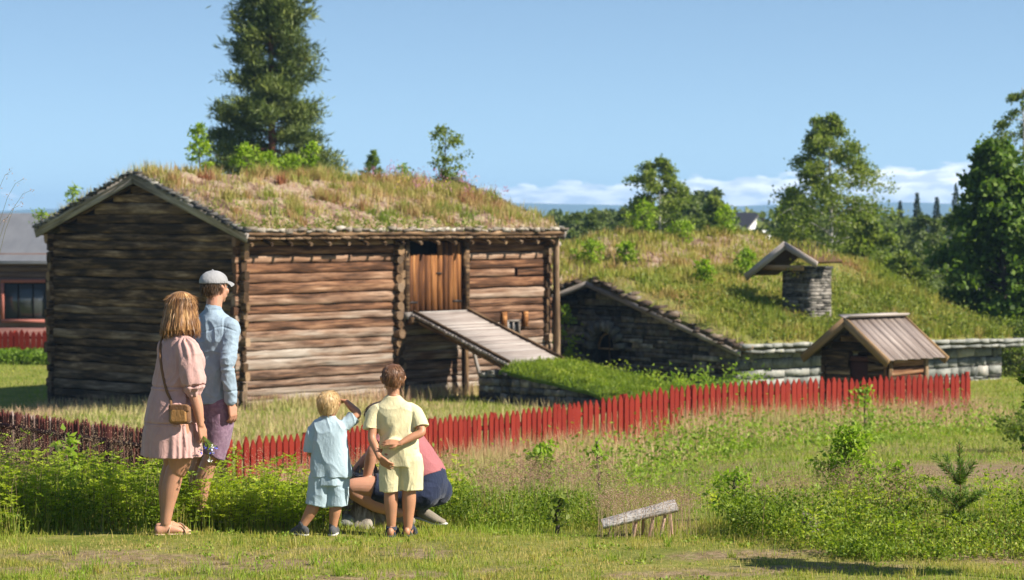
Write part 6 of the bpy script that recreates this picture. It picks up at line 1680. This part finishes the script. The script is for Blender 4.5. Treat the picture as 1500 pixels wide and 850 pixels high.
def mdisp(P, N):
    arm = np.abs((P[:, :2]) @ Rm_[:2]) > .175; o_ = np.where(arm, fdS(P, N), fd2(P, N)) + .0022 * vnoise(P * 38, 5)
    for z_ in (.948, .925):
        pass
    ax_ = nrm(wR_ - eR); l = (P - wR_) @ ax_; dr = np.linalg.norm(P - wR_ - l[:, None] * ax_, axis=1); o_ = o_ - .006 * np.exp(-((l + .085) / .006) ** 2) * (dr < .07)
    yoke = np.exp(-((P[:, 2] - 1.44 - .02 * np.sin(P[:, 0] * 20)) / .006) ** 2) * (N @ Fm < -.2); return o_ - .005 * yoke
fuse(mb, 'shirt', BLUE, man, .0050, 7, mdisp)
MAUVE = clothmat('mauve_print_shorts', (.19, .115, .165), .12, 40, c2=(.25, .16, .215))
mb = MB(); rings(mb, [((-.02, 0, .80), .165, .125, YM), ((-.02, 0, .92), .170, .122, YM), ((-.02, 0, .98), .160, .115, YM)], 40)
limb(mb, [(.055, -.06, .88), (.04, -.06, .70), (.008, -.058, .545), (.0, -.058, .52)], [.110, .104, .092, .090], 26, cap=(True, False)); limb(mb, [(-.10, .08, .88), (-.11, .09, .70), (-.12, .10, .52)], [.108, .102, .088], 26, cap=(True, False))
fuse(mb, 'shorts', MAUVE, man, .0055, 3, folds(9, .0045, (1, 1, .5), 44))
SHOE = clothmat('grey_canvas_shoe', (.16, .16, .16), .1)
for a_, y_ in (((-.10, -.05, .085), 45), ((-.16, .10, .085), 30)):
    mb = MB(); foot(mb, a_, y_, .285, .052, False); fuse(mb, 'shoe', SHOE, man, .006, 3)
# flat cap with its peak
mb = MB(); gc = gm_; s_ = .120
ellip(mb, gc(0, -.06, .40), (.80 * s_, .94 * s_, .70 * s_), 42, 28); CAP = clothmat('light_grey_cap_cloth', (.27, .265, .27), .16, 200)
o_ = fuse(mb, 'cap_crown', CAP, man, .006, 2, lambda P, N: np.where(P[:, 2] < gc(0, 0, .30)[2], -.02, 0) + .0012 * vnoise(P * 60, 3)); o_.name = 'cap'
mb = MB(); an = np.linspace(-.95, .95, 17); V = []
for q, drp in ((.80, .38), (1.0, .33), (1.22, .24), (1.42, .12)):
    V.append([gc(math.sin(a) * .80 * (1 if q < 1.3 else .93), -.06 + math.cos(a) * .90 + (q - .8) * (math.cos(a) ** 1.2), drp - .10 * math.sin(a) ** 2 - .02) for a in an])
V = np.array(V); mb.grid(V); W2 = V.copy(); W2[..., 2] -= .006; mb.grid(W2[:, ::-1]); mb.grid(np.stack([V[-1], W2[-1]])); mb.grid(np.stack([W2[:, 0], V[:, 0]])); mb.grid(np.stack([V[:, -1], W2[:, -1]]))
mb.build('peak', CAP, o_, smooth=True)
mb = MB(); ellip(mb, gc(0, -.06, 1.10), (.07 * s_,) * 3, 0, 10); mb.build('cap_button', CAP, o_, smooth=True)
HD = hairmat('short_dark_hair', [(0, (.03, .017, .010)), (1, (.13, .075, .04))]); hair_short(man, gm_, s_, HD, .9, -.40, .48, .0, 3, .05)

# ================================================================= small boy in pale blue shading his eyes
bb = person('person', 'small blond boy in pale blue top and shorts shading his eyes', 482, 17.0)
YB = 10
mb = MB()
rings(mb, [((-.005, 0, .40), .098, .075, YB), ((0, 0, .47), .108, .082, YB), ((0, 0, .58), .104, .080, YB), ((0, 0, .70), .112, .08, YB), ((0, 0, .765), .100, .062, YB), ((-.005, 0, .805), .064, .048, YB), ((-.005, 0, .84), .04, .04, YB)])
limb(mb, [(-.005, 0, .80), (-.005, .006, .85), (-.005, .012, .89)], [.042, .040, .042]); gb_ = head(mb, (-.003, .018, .922), .098, 16, .10)
sR, eR, wRb = np.array([.110, .005, .778]), np.array([.196, .05, .855]), np.array([.105, .165, .935])
sL, eL, wLb = np.array([-.110, 0, .728]), np.array([-.135, .015, .60]), np.array([-.085, .12, .50])
for S_, E_, W_ in ((sR, eR, wRb), (sL, eL, wLb)): limb(mb, [S_, S_ * .5 + E_ * .5, E_, E_ * .5 + W_ * .5, W_], [.036, .032, .028, .026, (.020, .017)])
hand(mb, wRb, (-1, .15, .15), (0, -.4, -1), .66, .25, -1); hand(mb, wLb, (.5, .6, -.3), (.7, -.3, 0), .66, .6, -1)
for P_, rr in (([(-.06, 0, .41), (-.075, 0, .32), (-.10, 0, .245), (-.125, -.01, .18), (-.16, -.01, .12), (-.19, -.015, .07)], [.072, .062, .046, .045, .036, .028]), ([(.055, 0, .41), (.052, 0, .32), (.048, 0, .245), (.04, -.01, .18), (.032, -.01, .12), (.025, -.01, .06)], [.072, .062, .046, .044, .035, .028])): limb(mb, P_, rr, 18)
fuse(mb, 'body', SKIN_B, bb, .004, 4); eyes(bb, gb_, .098)
LBLUE = clothmat('pale_blue_jersey', (.35, .44, .485), .08)
mb = MB(); rings(mb, [((.005, 0, .415), .142, .108, YB), ((.003, 0, .48), .138, .106, YB), ((.0, 0, .58), .130, .100, YB), ((0, 0, .70), .128, .094, YB), ((0, 0, .785), .122, .078, YB), ((-.004, 0, .825), .075, .058, YB), ((-.005, 0, .848), .050, .050, YB)], 44)
limb(mb, [(.07, 0, .765), (.122, .01, .792), (.170, .035, .835)], [.048, .051, .053], 24, cap=(True, False)); limb(mb, [(-.07, 0, .768), (-.115, 0, .725), (-.134, .008, .62), (-.136, .01, .59)], [.046, .052, .053, .055], 24, cap=(True, False))
fd3 = folds(8, .010, (1, 1, .35), 54, 15)
fuse(mb, 'shirt', LBLUE, bb, .0045, 2, lambda P, N: fd3(P + np.array([P[:, 2] * .35, 0 * P[:, 2], 0 * P[:, 2]]).T, N) + .007 * np.sin(P[:, 0] * 55) * sstep(.52, .42, P[:, 2]))
mb = MB(); rings(mb, [((0, 0, .36), .122, .096, YB), ((0, 0, .46), .118, .092, YB), ((0, 0, .50), .110, .088, YB)], 40)
limb(mb, [(-.058, 0, .40), (-.072, 0, .31), (-.088, 0, .235), (-.092, 0, .215)], [.084, .080, .080, .081], 24, cap=(True, False)); limb(mb, [(.058, 0, .40), (.058, 0, .31), (.056, 0, .235), (.055, 0, .21)], [.084, .078, .076, .076], 24, cap=(True, False))
fuse(mb, 'shorts', LBLUE, bb, .0045, 2, folds(9, .0085, (1, 1, .3), 64, 14))
HY = hairmat('straw_blond_hair', [(0, (.24, .13, .045)), (.45, (.45, .29, .125)), (.8, (.64, .47, .25)), (1, (.76, .62, .40))]); hair_short(bb, gb_, .098, HY, 1.10, -.62, .40, .12, 11, -.30)
SH2 = clothmat('dark_trainer', (.07, .07, .075), .2); SOLE = clothmat('pale_rubber_sole', (.52, .50, .46), .05)
for a_, y_, lift in (((-.19, -.015, .07), -42, 0), ((.025, -.01, .06), 4, 0)):
    mb = MB(); foot(mb, (a_[0], a_[1], .05), y_, .175, .036, False); so_ = fuse(mb, 'shoe', SH2, bb, .0045, 3)
    mb = MB(); f = np.array([math.sin(R(y_)), math.cos(R(y_)), 0]); g_ = np.array([a_[0], a_[1], 0]); limb(mb, [g_ - f * .037 + [0, 0, .008], g_ + f * .03 + [0, 0, .008], g_ + f * .11 + [0, 0, .008]], [(.031, .011), (.034, .011), (.034, .011)], 14, 3); mb.build('sole', SOLE, so_, smooth=True)
# thin straw he holds
st_ = np.array(bb.location); sw = thing('grass_straw', 'single thin straw held out by the small boy in pale blue', 'straw', tuple(st_ + wLb + [.04, .03, 0])); mb = MB(); mb.tube(np.array([[0, 0, -.02], [.10, .03, .14], [.15, .05, .17], [.21, .05, .055]]) , .0016, 4); mb.build('stalk', BLOND, sw)

# ================================================================= boy in yellow with his hands behind his back
by = person('person', 'boy in pale yellow tee and shorts with both hands behind his back', 580, 17.0)
YY_ = 4
mb = MB()
rings(mb, [((.032, 0, .55), .112, .085, YY_), ((.03, 0, .63), .116, .086, YY_), ((.018, 0, .73), .112, .082, YY_), ((.004, 0, .84), .125, .088, YY_), ((-.006, 0, .905), .112, .068, YY_), ((-.015, 0, .95), .068, .050, YY_), ((-.018, 0, 1.0), .042, .042, YY_)])
limb(mb, [(-.018, 0, .96), (-.02, .006, 1.02), (-.024, .014, 1.07)], [.045, .043, .045]); gy_ = head(mb, (-.024, .022, 1.112), .106, -8, .02)
sR, eR, wRy = np.array([.128, -.005, .872]), np.array([.182, -.085, .745]), np.array([.035, -.150, .672])
sL, eL, wLy = np.array([-.138, -.005, .868]), np.array([-.168, -.07, .705]), np.array([-.110, -.155, .575])
for S_, E_, W_ in ((sR, eR, wRy), (sL, eL, wLy)): limb(mb, [S_, S_ * .5 + E_ * .5, E_, E_ * .5 + W_ * .5, W_], [.039, .035, .030, .028, (.022, .018)])
hand(mb, wRy, (-1, -.05, .10), (0, .55, -.8), .78, .35, 1); hand(mb, wLy, (.72, -.1, -.62), (.3, .8, .3), .78, .55, -1)
for P_, rr in (([(-.03, 0, .56), (-.035, 0, .44), (-.035, 0, .335), (-.037, -.012, .25), (-.036, -.012, .16), (-.034, -.008, .065)], [.080, .068, .051, .050, .040, .030]), ([(.092, 0, .56), (.092, 0, .44), (.090, 0, .335), (.089, .0, .25), (.086, .0, .16), (.083, .0, .065)], [.080, .068, .051, .050, .040, .030])): limb(mb, P_, rr, 18)
foot(mb, (-.034, -.008, .065), 6, .20, .034); foot(mb, (.083, .02, .065), 12, .20, .034)
fuse(mb, 'body', SKIN_B, by, .0042, 4); eyes(by, gy_, .106)
YEL = clothmat('pale_yellow_jersey', (.62, .55, .33), .08)
mb = MB(); rings(mb, [((.024, 0, .625), .140, .104, YY_), ((.020, 0, .69), .138, .102, YY_), ((.010, 0, .78), .136, .100, YY_), ((-.002, 0, .86), .142, .098, YY_), ((-.008, 0, .92), .128, .080, YY_), ((-.015, 0, .962), .082, .062, YY_), ((-.018, 0, .992), .052, .052, YY_)], 44)
limb(mb, [(.085, 0, .905), (.138, -.015, .868), (.172, -.05, .80), (.178, -.058, .778)], [.046, .054, .056, .059], 24, cap=(True, False)); limb(mb, [(-.10, 0, .905), (-.148, -.01, .865), (-.168, -.03, .785), (-.171, -.034, .763)], [.046, .054, .056, .059], 24, cap=(True, False))
# cloth pushed up over the tucked hand
ellip(mb, (-.005, -.105, .668), (.065, .040, .045), 0, 16)
fd4 = folds(8, .0105, (1.2, 1, .32), 74, 15)
fuse(mb, 'shirt', YEL, by, .0046, 2, lambda P, N: fd4(P + np.array([-(P[:, 2] - .68) * P[:, 0] * 2.2, 0 * P[:, 0], 0 * P[:, 0]]).T, N) + .006 * np.sin((P[:, 0] * .8 - P[:, 2] * .55) * 70 + 2 * vnoise(P * 9, 2)) * sstep(.88, .7, P[:, 2]) * (N[:, 1] < .2))
mb = MB(); rings(mb, [((.034, 0, .50), .130, .100, YY_), ((.034, 0, .60), .128, .098, YY_), ((.032, 0, .665), .118, .092, YY_)], 40)
limb(mb, [(-.030, 0, .54), (-.038, 0, .43), (-.040, 0, .345), (-.040, 0, .32)], [.092, .087, .083, .083], 24, cap=(True, False)); limb(mb, [(.097, 0, .54), (.100, 0, .43), (.100, 0, .355), (.100, 0, .33)], [.092, .087, .083, .083], 24, cap=(True, False))
fuse(mb, 'shorts', YEL, by, .0046, 2, folds(9, .0085, (1, 1, .3), 84, 14))
HBR = hairmat('cropped_brown_hair', [(0, (.04, .017, .008)), (.5, (.14, .062, .028)), (1, (.33, .175, .085))]); hair_short(by, gy_, .106, HBR, 1.06, -.50, .42, .01, 21, -.02)
SAND = clothmat('navy_strap_sandal', (.045, .05, .07), .2)
for a_, y_ in (((-.034, -.008), 6), ((.083, .02), 12)):
    mb = MB(); f = np.array([math.sin(R(y_)), math.cos(R(y_)), 0]); s2 = np.array([f[1], -f[0], 0]); g_ = np.array([*a_, 0])
    limb(mb, [g_ - f * .048 + [0, 0, .007], g_ + f * .03 + [0, 0, .007], g_ + f * .10 + [0, 0, .007], g_ + f * .15 + [0, 0, .007]], [(.031, .010), (.034, .010), (.038, .010), (.033, .010)], 14, 4)
    sd2 = mb.build('sandal', SAND, by, smooth=True); mb = MB()
    an = np.linspace(0, 2 * np.pi, 17)[:-1]; P_ = np.array([g_ + f * (.036 * math.sin(t_) - .002) + s2 * .036 * math.cos(t_) + [0, 0, .062 + .004 * math.sin(t_)] for t_ in np.append(an, an[0])]); mb.tube(P_, [[.004, .015]] * 17, 6, ref=(0, 0, 1), cap=False)
    an = np.linspace(0, np.pi, 9)
    for q, hh_ in ((.075, .050), (.035, .072)): mb.tube(np.array([g_ + f * q + s2 * .038 * math.cos(t_) + [0, 0, .010 + hh_ * math.sin(t_)] for t_ in an]), [[.013, .004]] * 9, 6, ref=tuple(f))
    mb.tube(np.array([g_ - f * .040 + s2 * .030 * math.cos(t_) + [0, 0, .012 + .03 * math.sin(t_)] for t_ in an]), [[.010, .004]] * 9, 6, ref=tuple(f)); mb.build('strap', SAND, sd2, smooth=True)

# ================================================================= adult crouching behind the boy in yellow
cr0 = person('person', 'crouching adult in pink top and navy shorts half hidden behind the boy in yellow', 590, 17.55)
cr0.location.z = 0.0
YC = -66; Fc = np.array([math.sin(R(YC)), math.cos(R(YC)), 0]); Rc = np.array([Fc[1], -Fc[0], 0])
def slant(mb, rows, n=36, k=6, sq=2.2):
    """rows (centre, half width, half depth): loft whose rings stand square to the bent spine"""
    A = cat(np.array([[*r[0], r[1], r[2]] for r in rows], float), k); T_ = nrm(np.gradient(A[:, :3], axis=0)); ang = np.linspace(0, 2 * np.pi, n, endpoint=False)
    cx = np.sign(np.cos(ang)) * np.abs(np.cos(ang)) ** (2 / sq); sy = np.sign(np.sin(ang)) * np.abs(np.sin(ang)) ** (2 / sq); V = []
    for q, t_ in zip(A, T_):
        B_ = nrm(np.cross(t_, Rc)); V.append(q[:3] + Rc[None] * (cx * q[3])[:, None] + B_[None] * (sy * q[4])[:, None])
    V = np.array(V); mb.grid(V, None, .5, True)
    for e, fl_ in ((0, 1), (len(V) - 1, 0)):
        a = np.arange(n); b = (a + 1) % n; mb.add(np.vstack([V[e], V[e].mean(0)[None]]), np.stack([np.full(n, n), b, a] if fl_ else [np.full(n, n), a, b], 1), None, .5)
sp = [(.175, .02, .26), (.165, .02, .36), (.10, .04, .47), (.02, .07, .57), (-.05, .10, .645), (-.085, .115, .685)]
mb = MB(); slant(mb, [(sp[0], .165, .125), (sp[1], .155, .115), (sp[2], .155, .11), (sp[3], .175, .115), (sp[4], .15, .085), (sp[5], .06, .055)])
limb(mb, [sp[4], (-.11, .125, .71), (-.155, .14, .745)], [.06, .055, .055]); gc_ = head(mb, (-.185, .15, .765), .112, YC, -.45)
sN, sF = np.array([-.04, .095, .625]) - Rc * .165, np.array([-.04, .095, .625]) + Rc * .165       # near and far shoulders
for S_, E_, W_, dr_ in ((sN, np.array([-.215, -.135, .545]), np.array([-.262, -.10, .335]), (-.35, .35, -.8)), (sF, np.array([-.22, .25, .50]), np.array([-.36, .22, .38]), (-.8, 0, -.4))):
    limb(mb, [S_, S_ * .5 + E_ * .5, E_, E_ * .5 + W_ * .5, W_], [.055, .050, .042, .040, (.03, .025)]); hand(mb, W_, dr_, (.6, .3, -.5), .98, .6, 1)
hN, hF = np.array([.165, .02, .235]) - Rc * .09, np.array([.165, .02, .235]) + Rc * .09
limb(mb, [hN, hN * .5 + np.array([-.36, -.13, .285]) * .5 + [0, 0, .01], (-.335, -.13, .285), (-.355, -.125, .26), (-.20, -.10, .165), (-.08, -.08, .115), (.005, -.07, .085)], [.112, .095, .066, .062, .062, .046, .037], 20)
foot(mb, (.015, -.07, .085), YC + 4, .25, .042)
limb(mb, [hF, hF * .5 + np.array([-.28, .27, .10]) * .5, (-.27, .25, .10), (-.26, .24, .075), (-.08, .17, .075), (.06, .10, .085), (.13, .07, .09)], [.11, .092, .066, .06, .058, .046, .037], 20)
limb(mb, [(.10, .05, .10), (.17, .02, .075), (.235, -.01, .035), (.27, -.02, .02)], [.036, (.04, .034), (.045, .025), (.04, .016)], 14)
fuse(mb, 'body', SKIN_C, cr0, .005, 5); eyes(cr0, gc_, .112)
ROSE = clothmat('rose_pink_tee', (.30, .105, .11), .08); mb = MB()
slant(mb, [((.175, .02, .345), .172, .132), ((.155, .025, .39), .170, .128), (sp[2], .170, .125), (sp[3], .188, .128), (sp[4], .16, .098), (sp[5], .075, .068)], 44)
for S_, E_ in ((sN, np.array([-.215, -.135, .545])), (sF, np.array([-.22, .25, .50]))): limb(mb, [S_ * .8 + np.array(sp[3]) * .2, S_, S_ * .35 + E_ * .65], [.068, .074, .070], 24, cap=(True, False))
fuse(mb, 'shirt', ROSE, cr0, .0055, 3, folds(6, .0045, (.6, 1, .8), 94))
NAVY = clothmat('navy_cotton_shorts', (.018, .024, .05), .2); mb = MB()
slant(mb, [((.17, .02, .20), .155, .125), ((.18, .02, .27), .178, .138), ((.178, .02, .345), .170, .130), ((.165, .025, .385), .158, .118)], 40)
ellip(mb, hN + [.02, 0, .005], (.135, .125, .125), 0, 24); ellip(mb, hF + [.02, 0, .005], (.135, .125, .125), 0, 24)
limb(mb, [hN, hN * .5 + np.array([-.36, -.13, .285]) * .5, (-.215, -.115, .285)], [.126, .112, .094], 26, cap=(True, False)); limb(mb, [hF, hF * .5 + np.array([-.28, .27, .10]) * .5, (-.16, .21, .13)], [.126, .108, .092], 26, cap=(True, False))
fuse(mb, 'shorts', NAVY, cr0, .0055, 3, folds(9, .0055, (1, .7, .7), 104))
hair_short(cr0, gc_, .112, HD, 1.1, -.6, .42, .10, 31, -.3)
SH3 = clothmat('beige_trail_shoe', (.20, .17, .13), .25)
mb = MB(); limb(mb, [(.125, .04, .085), (.18, .015, .062), (.245, -.012, .032), (.285, -.025, .022)], [.042, (.046, .042), (.05, .032), (.044, .02)], 14); s3 = fuse(mb, 'shoe', SH3, cr0, .006, 2)
mb = MB(); limb(mb, [(.06, .06, .045), (.15, .03, .03), (.24, -.008, .006), (.305, -.03, .006)], [(.032, .010), (.036, .010), (.044, .010), (.036, .010)], 12); mb.build('sole', SOLE, s3, smooth=True)
mb = MB(); foot(mb, (.015, -.07, .085), YC + 4, .275, .047, False); fuse(mb, 'shoe', SH3, cr0, .006, 3)
# ------------------------------------------------------------------ small things in the grass, far houses
rng = np.random.default_rng(600)
# weathered plank on splayed stakes, fallen at one end
q0 = spot(940, 16.95) - [0, 0, .045]; bn = thing('plank_bench', 'old grey plank bench with splayed thin legs, sunk at its left end', 'bench', tuple(q0))
mb = MB(); k = 9; P0, P1 = np.array([-.275, -.02, .135]), np.array([.252, .04, .262]); L_ = P1 - P0; X_ = nrm(L_); Y_ = nrm(np.array([-.1, .75, .55])); Y_ = nrm(Y_ - X_ * (Y_ @ X_)); Z_ = np.cross(X_, Y_)
V = []
for t in np.linspace(0, 1, k):
    w = .052 * (1 - .22 * (1 - t) ** 3) + rng.normal(0, .0025); c = P0 + L_ * t
    V.append([c - Y_ * w - Z_ * .014, c + Y_ * w - Z_ * .014, c + Y_ * (w - .004) + Z_ * .014, c - Y_ * (w - .004) + Z_ * .014])
V = np.array(V); mb.grid(V, (np.linspace(0, .53, k), np.array([0, .1, .13, .23, .26])), .75, True)
for e, fl in ((0, 0), (k - 1, 1)): mb.add(V[e], [[0, 1, 2, 3] if fl else [3, 2, 1, 0]], None, .3)
W_bench = woodmat('pale_weathered_plank', [(.1, (.12, .105, .095)), (.4, (.30, .27, .25)), (.7, (.46, .43, .40)), (1, (.58, .55, .52))], grain=(2.5, 40), dark=.55)
mb.build('plank', W_bench, bn)
W_leg = woodmat('pinkish_split_leg', [(0, (.16, .09, .065)), (.5, (.36, .22, .16)), (1, (.56, .40, .31))])
for (t, dx, dy, ln) in ((.46, -.035, -.06, .19), (.70, -.055, -.06, .23), (.86, -.065, -.07, .27), (.90, .03, .10, .26), (.12, -.02, -.04, .14), (.55, .0, .10, .2)):
    c = P0 + L_ * t - Z_ * .012; mb = MB(); mb.tube(np.array([c, c + [dx * .5, dy * .5, -ln * .5], c + [dx, dy, -ln - .03]]), [.011, .012, .009], 7, r=rng.uniform(.4, .9)); mb.build('leg', W_leg, bn)
# sawn stump on the right bank
def stump(label, base, r, h, seed, mat, topmat, lean=0.0, name='tree_stump'):
    rng = np.random.default_rng(seed); root = thing(name, label, 'stump', tuple(base)); n, k = 40, 9
    ang = np.linspace(0, 2 * np.pi, n, endpoint=False); lob = 1 + .10 * np.sin(ang * 5 + seed) + .06 * np.sin(ang * 9) ; V = []
    for j in range(k):
        t = j / (k - 1); rr = r * (1 + .45 * (1 - t) ** 3) * (1 + (lob - 1) * (1.3 - .6 * t)) + rng.normal(0, r * .05, n)
        V.append(np.stack([np.cos(ang) * rr + lean * t, np.sin(ang) * rr, -.04 + (h + .04) * t + rng.normal(0, .006, n) * (t > .9)], 1))
    V = np.array(V); mb = MB(); mb.grid(V, (np.linspace(0, h, k), np.linspace(0, 6.28 * r, n + 1)), .5, True); mb.build('bark', mat, root)
    mb = MB(); c = V[-1].mean(0); rr = [c + (V[-1] - c) * f + np.array([0, 0, .002 + .006 * rng.random()]) for f in (.97, .6, .2)]; mb.grid(np.array(rr), (np.array([0, .3, .6]), np.linspace(0, .5, n + 1)), .6, True)
    a = np.arange(n); b = (a + 1) % n; mb.add(np.vstack([rr[-1], rr[-1].mean(0)[None]]), np.stack([np.full(n, n), a, b], 1), None, .6); mb.build('cut_top', topmat, root)
    return root
stump('little sawn tree stump half hidden in grass on the right bank', spot(1188, 16.9), .078, .115, 3, W_bark, W_bark)
# old silvery stump the crouching adult is looking at, with a broken crown
W_sil = woodmat('silvery_rotten_wood', [(0, (.02, .015, .012)), (.35, (.10, .075, .058)), (.6, (.28, .24, .20)), (.85, (.56, .53, .48)), (1, (.74, .71, .66))], grain=(9, 24), dark=.8)
s0 = spot(532, 17.62); s0[2] = 0
os_ = stump('old silvery rotten stump between the small boy and the crouching adult', s0, .145, .35, 9, W_sil, W_sil)
for q in range(9):
    mb = MB(); a = q * .7 + rng.normal(0, .2); b = np.array([math.cos(a) * .12, math.sin(a) * .12, .28]); mb.tube(np.array([b, b * [1.05, 1.05, 1] + [0, 0, .06], b * [1.12, 1.12, 1] + [rng.normal(0, .02), 0, .09 + rng.random() * .06]]), [.035, .026, .006], 6, r=rng.random(), jit=1 + rng.normal(0, .12, (3, 6))); mb.build('splinter', W_sil, os_)
for i, (px, d, r_) in enumerate(((508, 17.5, .07), (556, 17.75, .09))):
    p_ = spot(px, d); p_[2] = 0; mb = MB(); n = 14; th = np.linspace(.05, np.pi - .05, 9); ph = np.linspace(0, 2 * np.pi, n, endpoint=False)
    V = np.stack([np.outer(np.sin(th), np.cos(ph)) * r_ * 1.2, np.outer(np.sin(th), np.sin(ph)) * r_, np.outer(np.cos(th), np.ones(n)) * r_ * .7], -1) * (1 + rng.normal(0, .10, (9, n, 1))); mb.grid(V, None, .5 + .4 * i, True)
    o = mb.build('stone', S_light, smooth=True); o.location = p_ + [0, 0, r_ * .35]; tag(o, ('smaller pale stone left of the silvery stump' if i == 0 else 'larger pale stone right of the silvery stump'), 'stone')
# unseen shrub added off frame to cast the band of shade on the lawn
tree('juniper_bush', 'upright juniper added just outside the frame on the right to shade the lawn', tuple([3.36, 14.78, g1(3.36, 14.78)]), 1.55, .03, (lambda h: .17), 30, LEAF_DARK, 3600, .07, 620, None, .40, .6, 0, 3, .06, None, cat='shrub', leafname='foliage', trunkname='stem')
# far houses among the trees
def far_house(label, px, d, w, dp, h, rh, rz, wall, roof, floors=2, nwin=2):
    a = at(px, 325, d); zb_ = g1(a[0], a[1]); root = thing('house', label, 'house', (a[0], a[1], zb_), R(rz))
    mb = MB(); mb.box((0, dp / 2, h / 2), (w, dp, h), r=.5); mb.prism([(-w / 2, 0.01, h), (w / 2, 0.01, h), (0, 0.01, h + rh)], (0, dp - .02, 0), r=.5); mb.build('wall', wall, root)
    for s in (-1, 1):
        mb = MB(); mb.prism([(s * (w / 2 + .3), -.3, h - .25), (s * (w / 2 + .3), dp + .3, h - .25), (0, dp + .3, h + rh + .08), (0, -.3, h + rh + .08)], (0, 0, .16)); mb.build('roof', roof, root)
    for f_ in range(floors):
        for i in range(nwin):
            x = -w / 2 + w * (i + .5) / nwin; z = 1.6 + f_ * 2.7
            if z + .7 > h: continue
            mb = MB(); mb.box((x, -.03, z), (1.15, .08, 1.35)); wn = mb.build('window', WHITE, root); mb = MB(); mb.box((x, -.08, z), (.95, .03, 1.15)); mb.build('pane', GLASS, wn)
    return root
m = M('white_weatherboard', .7, .2); m.color((.72, .72, .70)); WB = m.m; m = M('falu_red_board', .8, .1); m.color((.22, .045, .035)); RB = m.m; m = M('dark_tile', .7, .2); m.color((.09, .085, .09)); DT = m.m
far_house('white gabled house peeping between the rounded trees', 1110, 190, 3.4, 7, 6.0, 1.5, 34, WB, DT)
far_house('red house with dark roof far off among the spruces', 1304, 205, 4.2, 6, 5.6, 1.6, 34, RB, DT)
far_house('low white house below the far red house', 1312, 185, 4.4, 6, 3.2, 1.2, 30, WB, ROOFGREY, 1)
far_house('white house glimpsed through the dark maple leaves', 1412, 200, 4.0, 6, 4.9, 1.4, 32, WB, ROOFGREY)
print('VERTS', sum(len(o.data.vertices) for o in bpy.data.objects if o.type == 'MESH'))
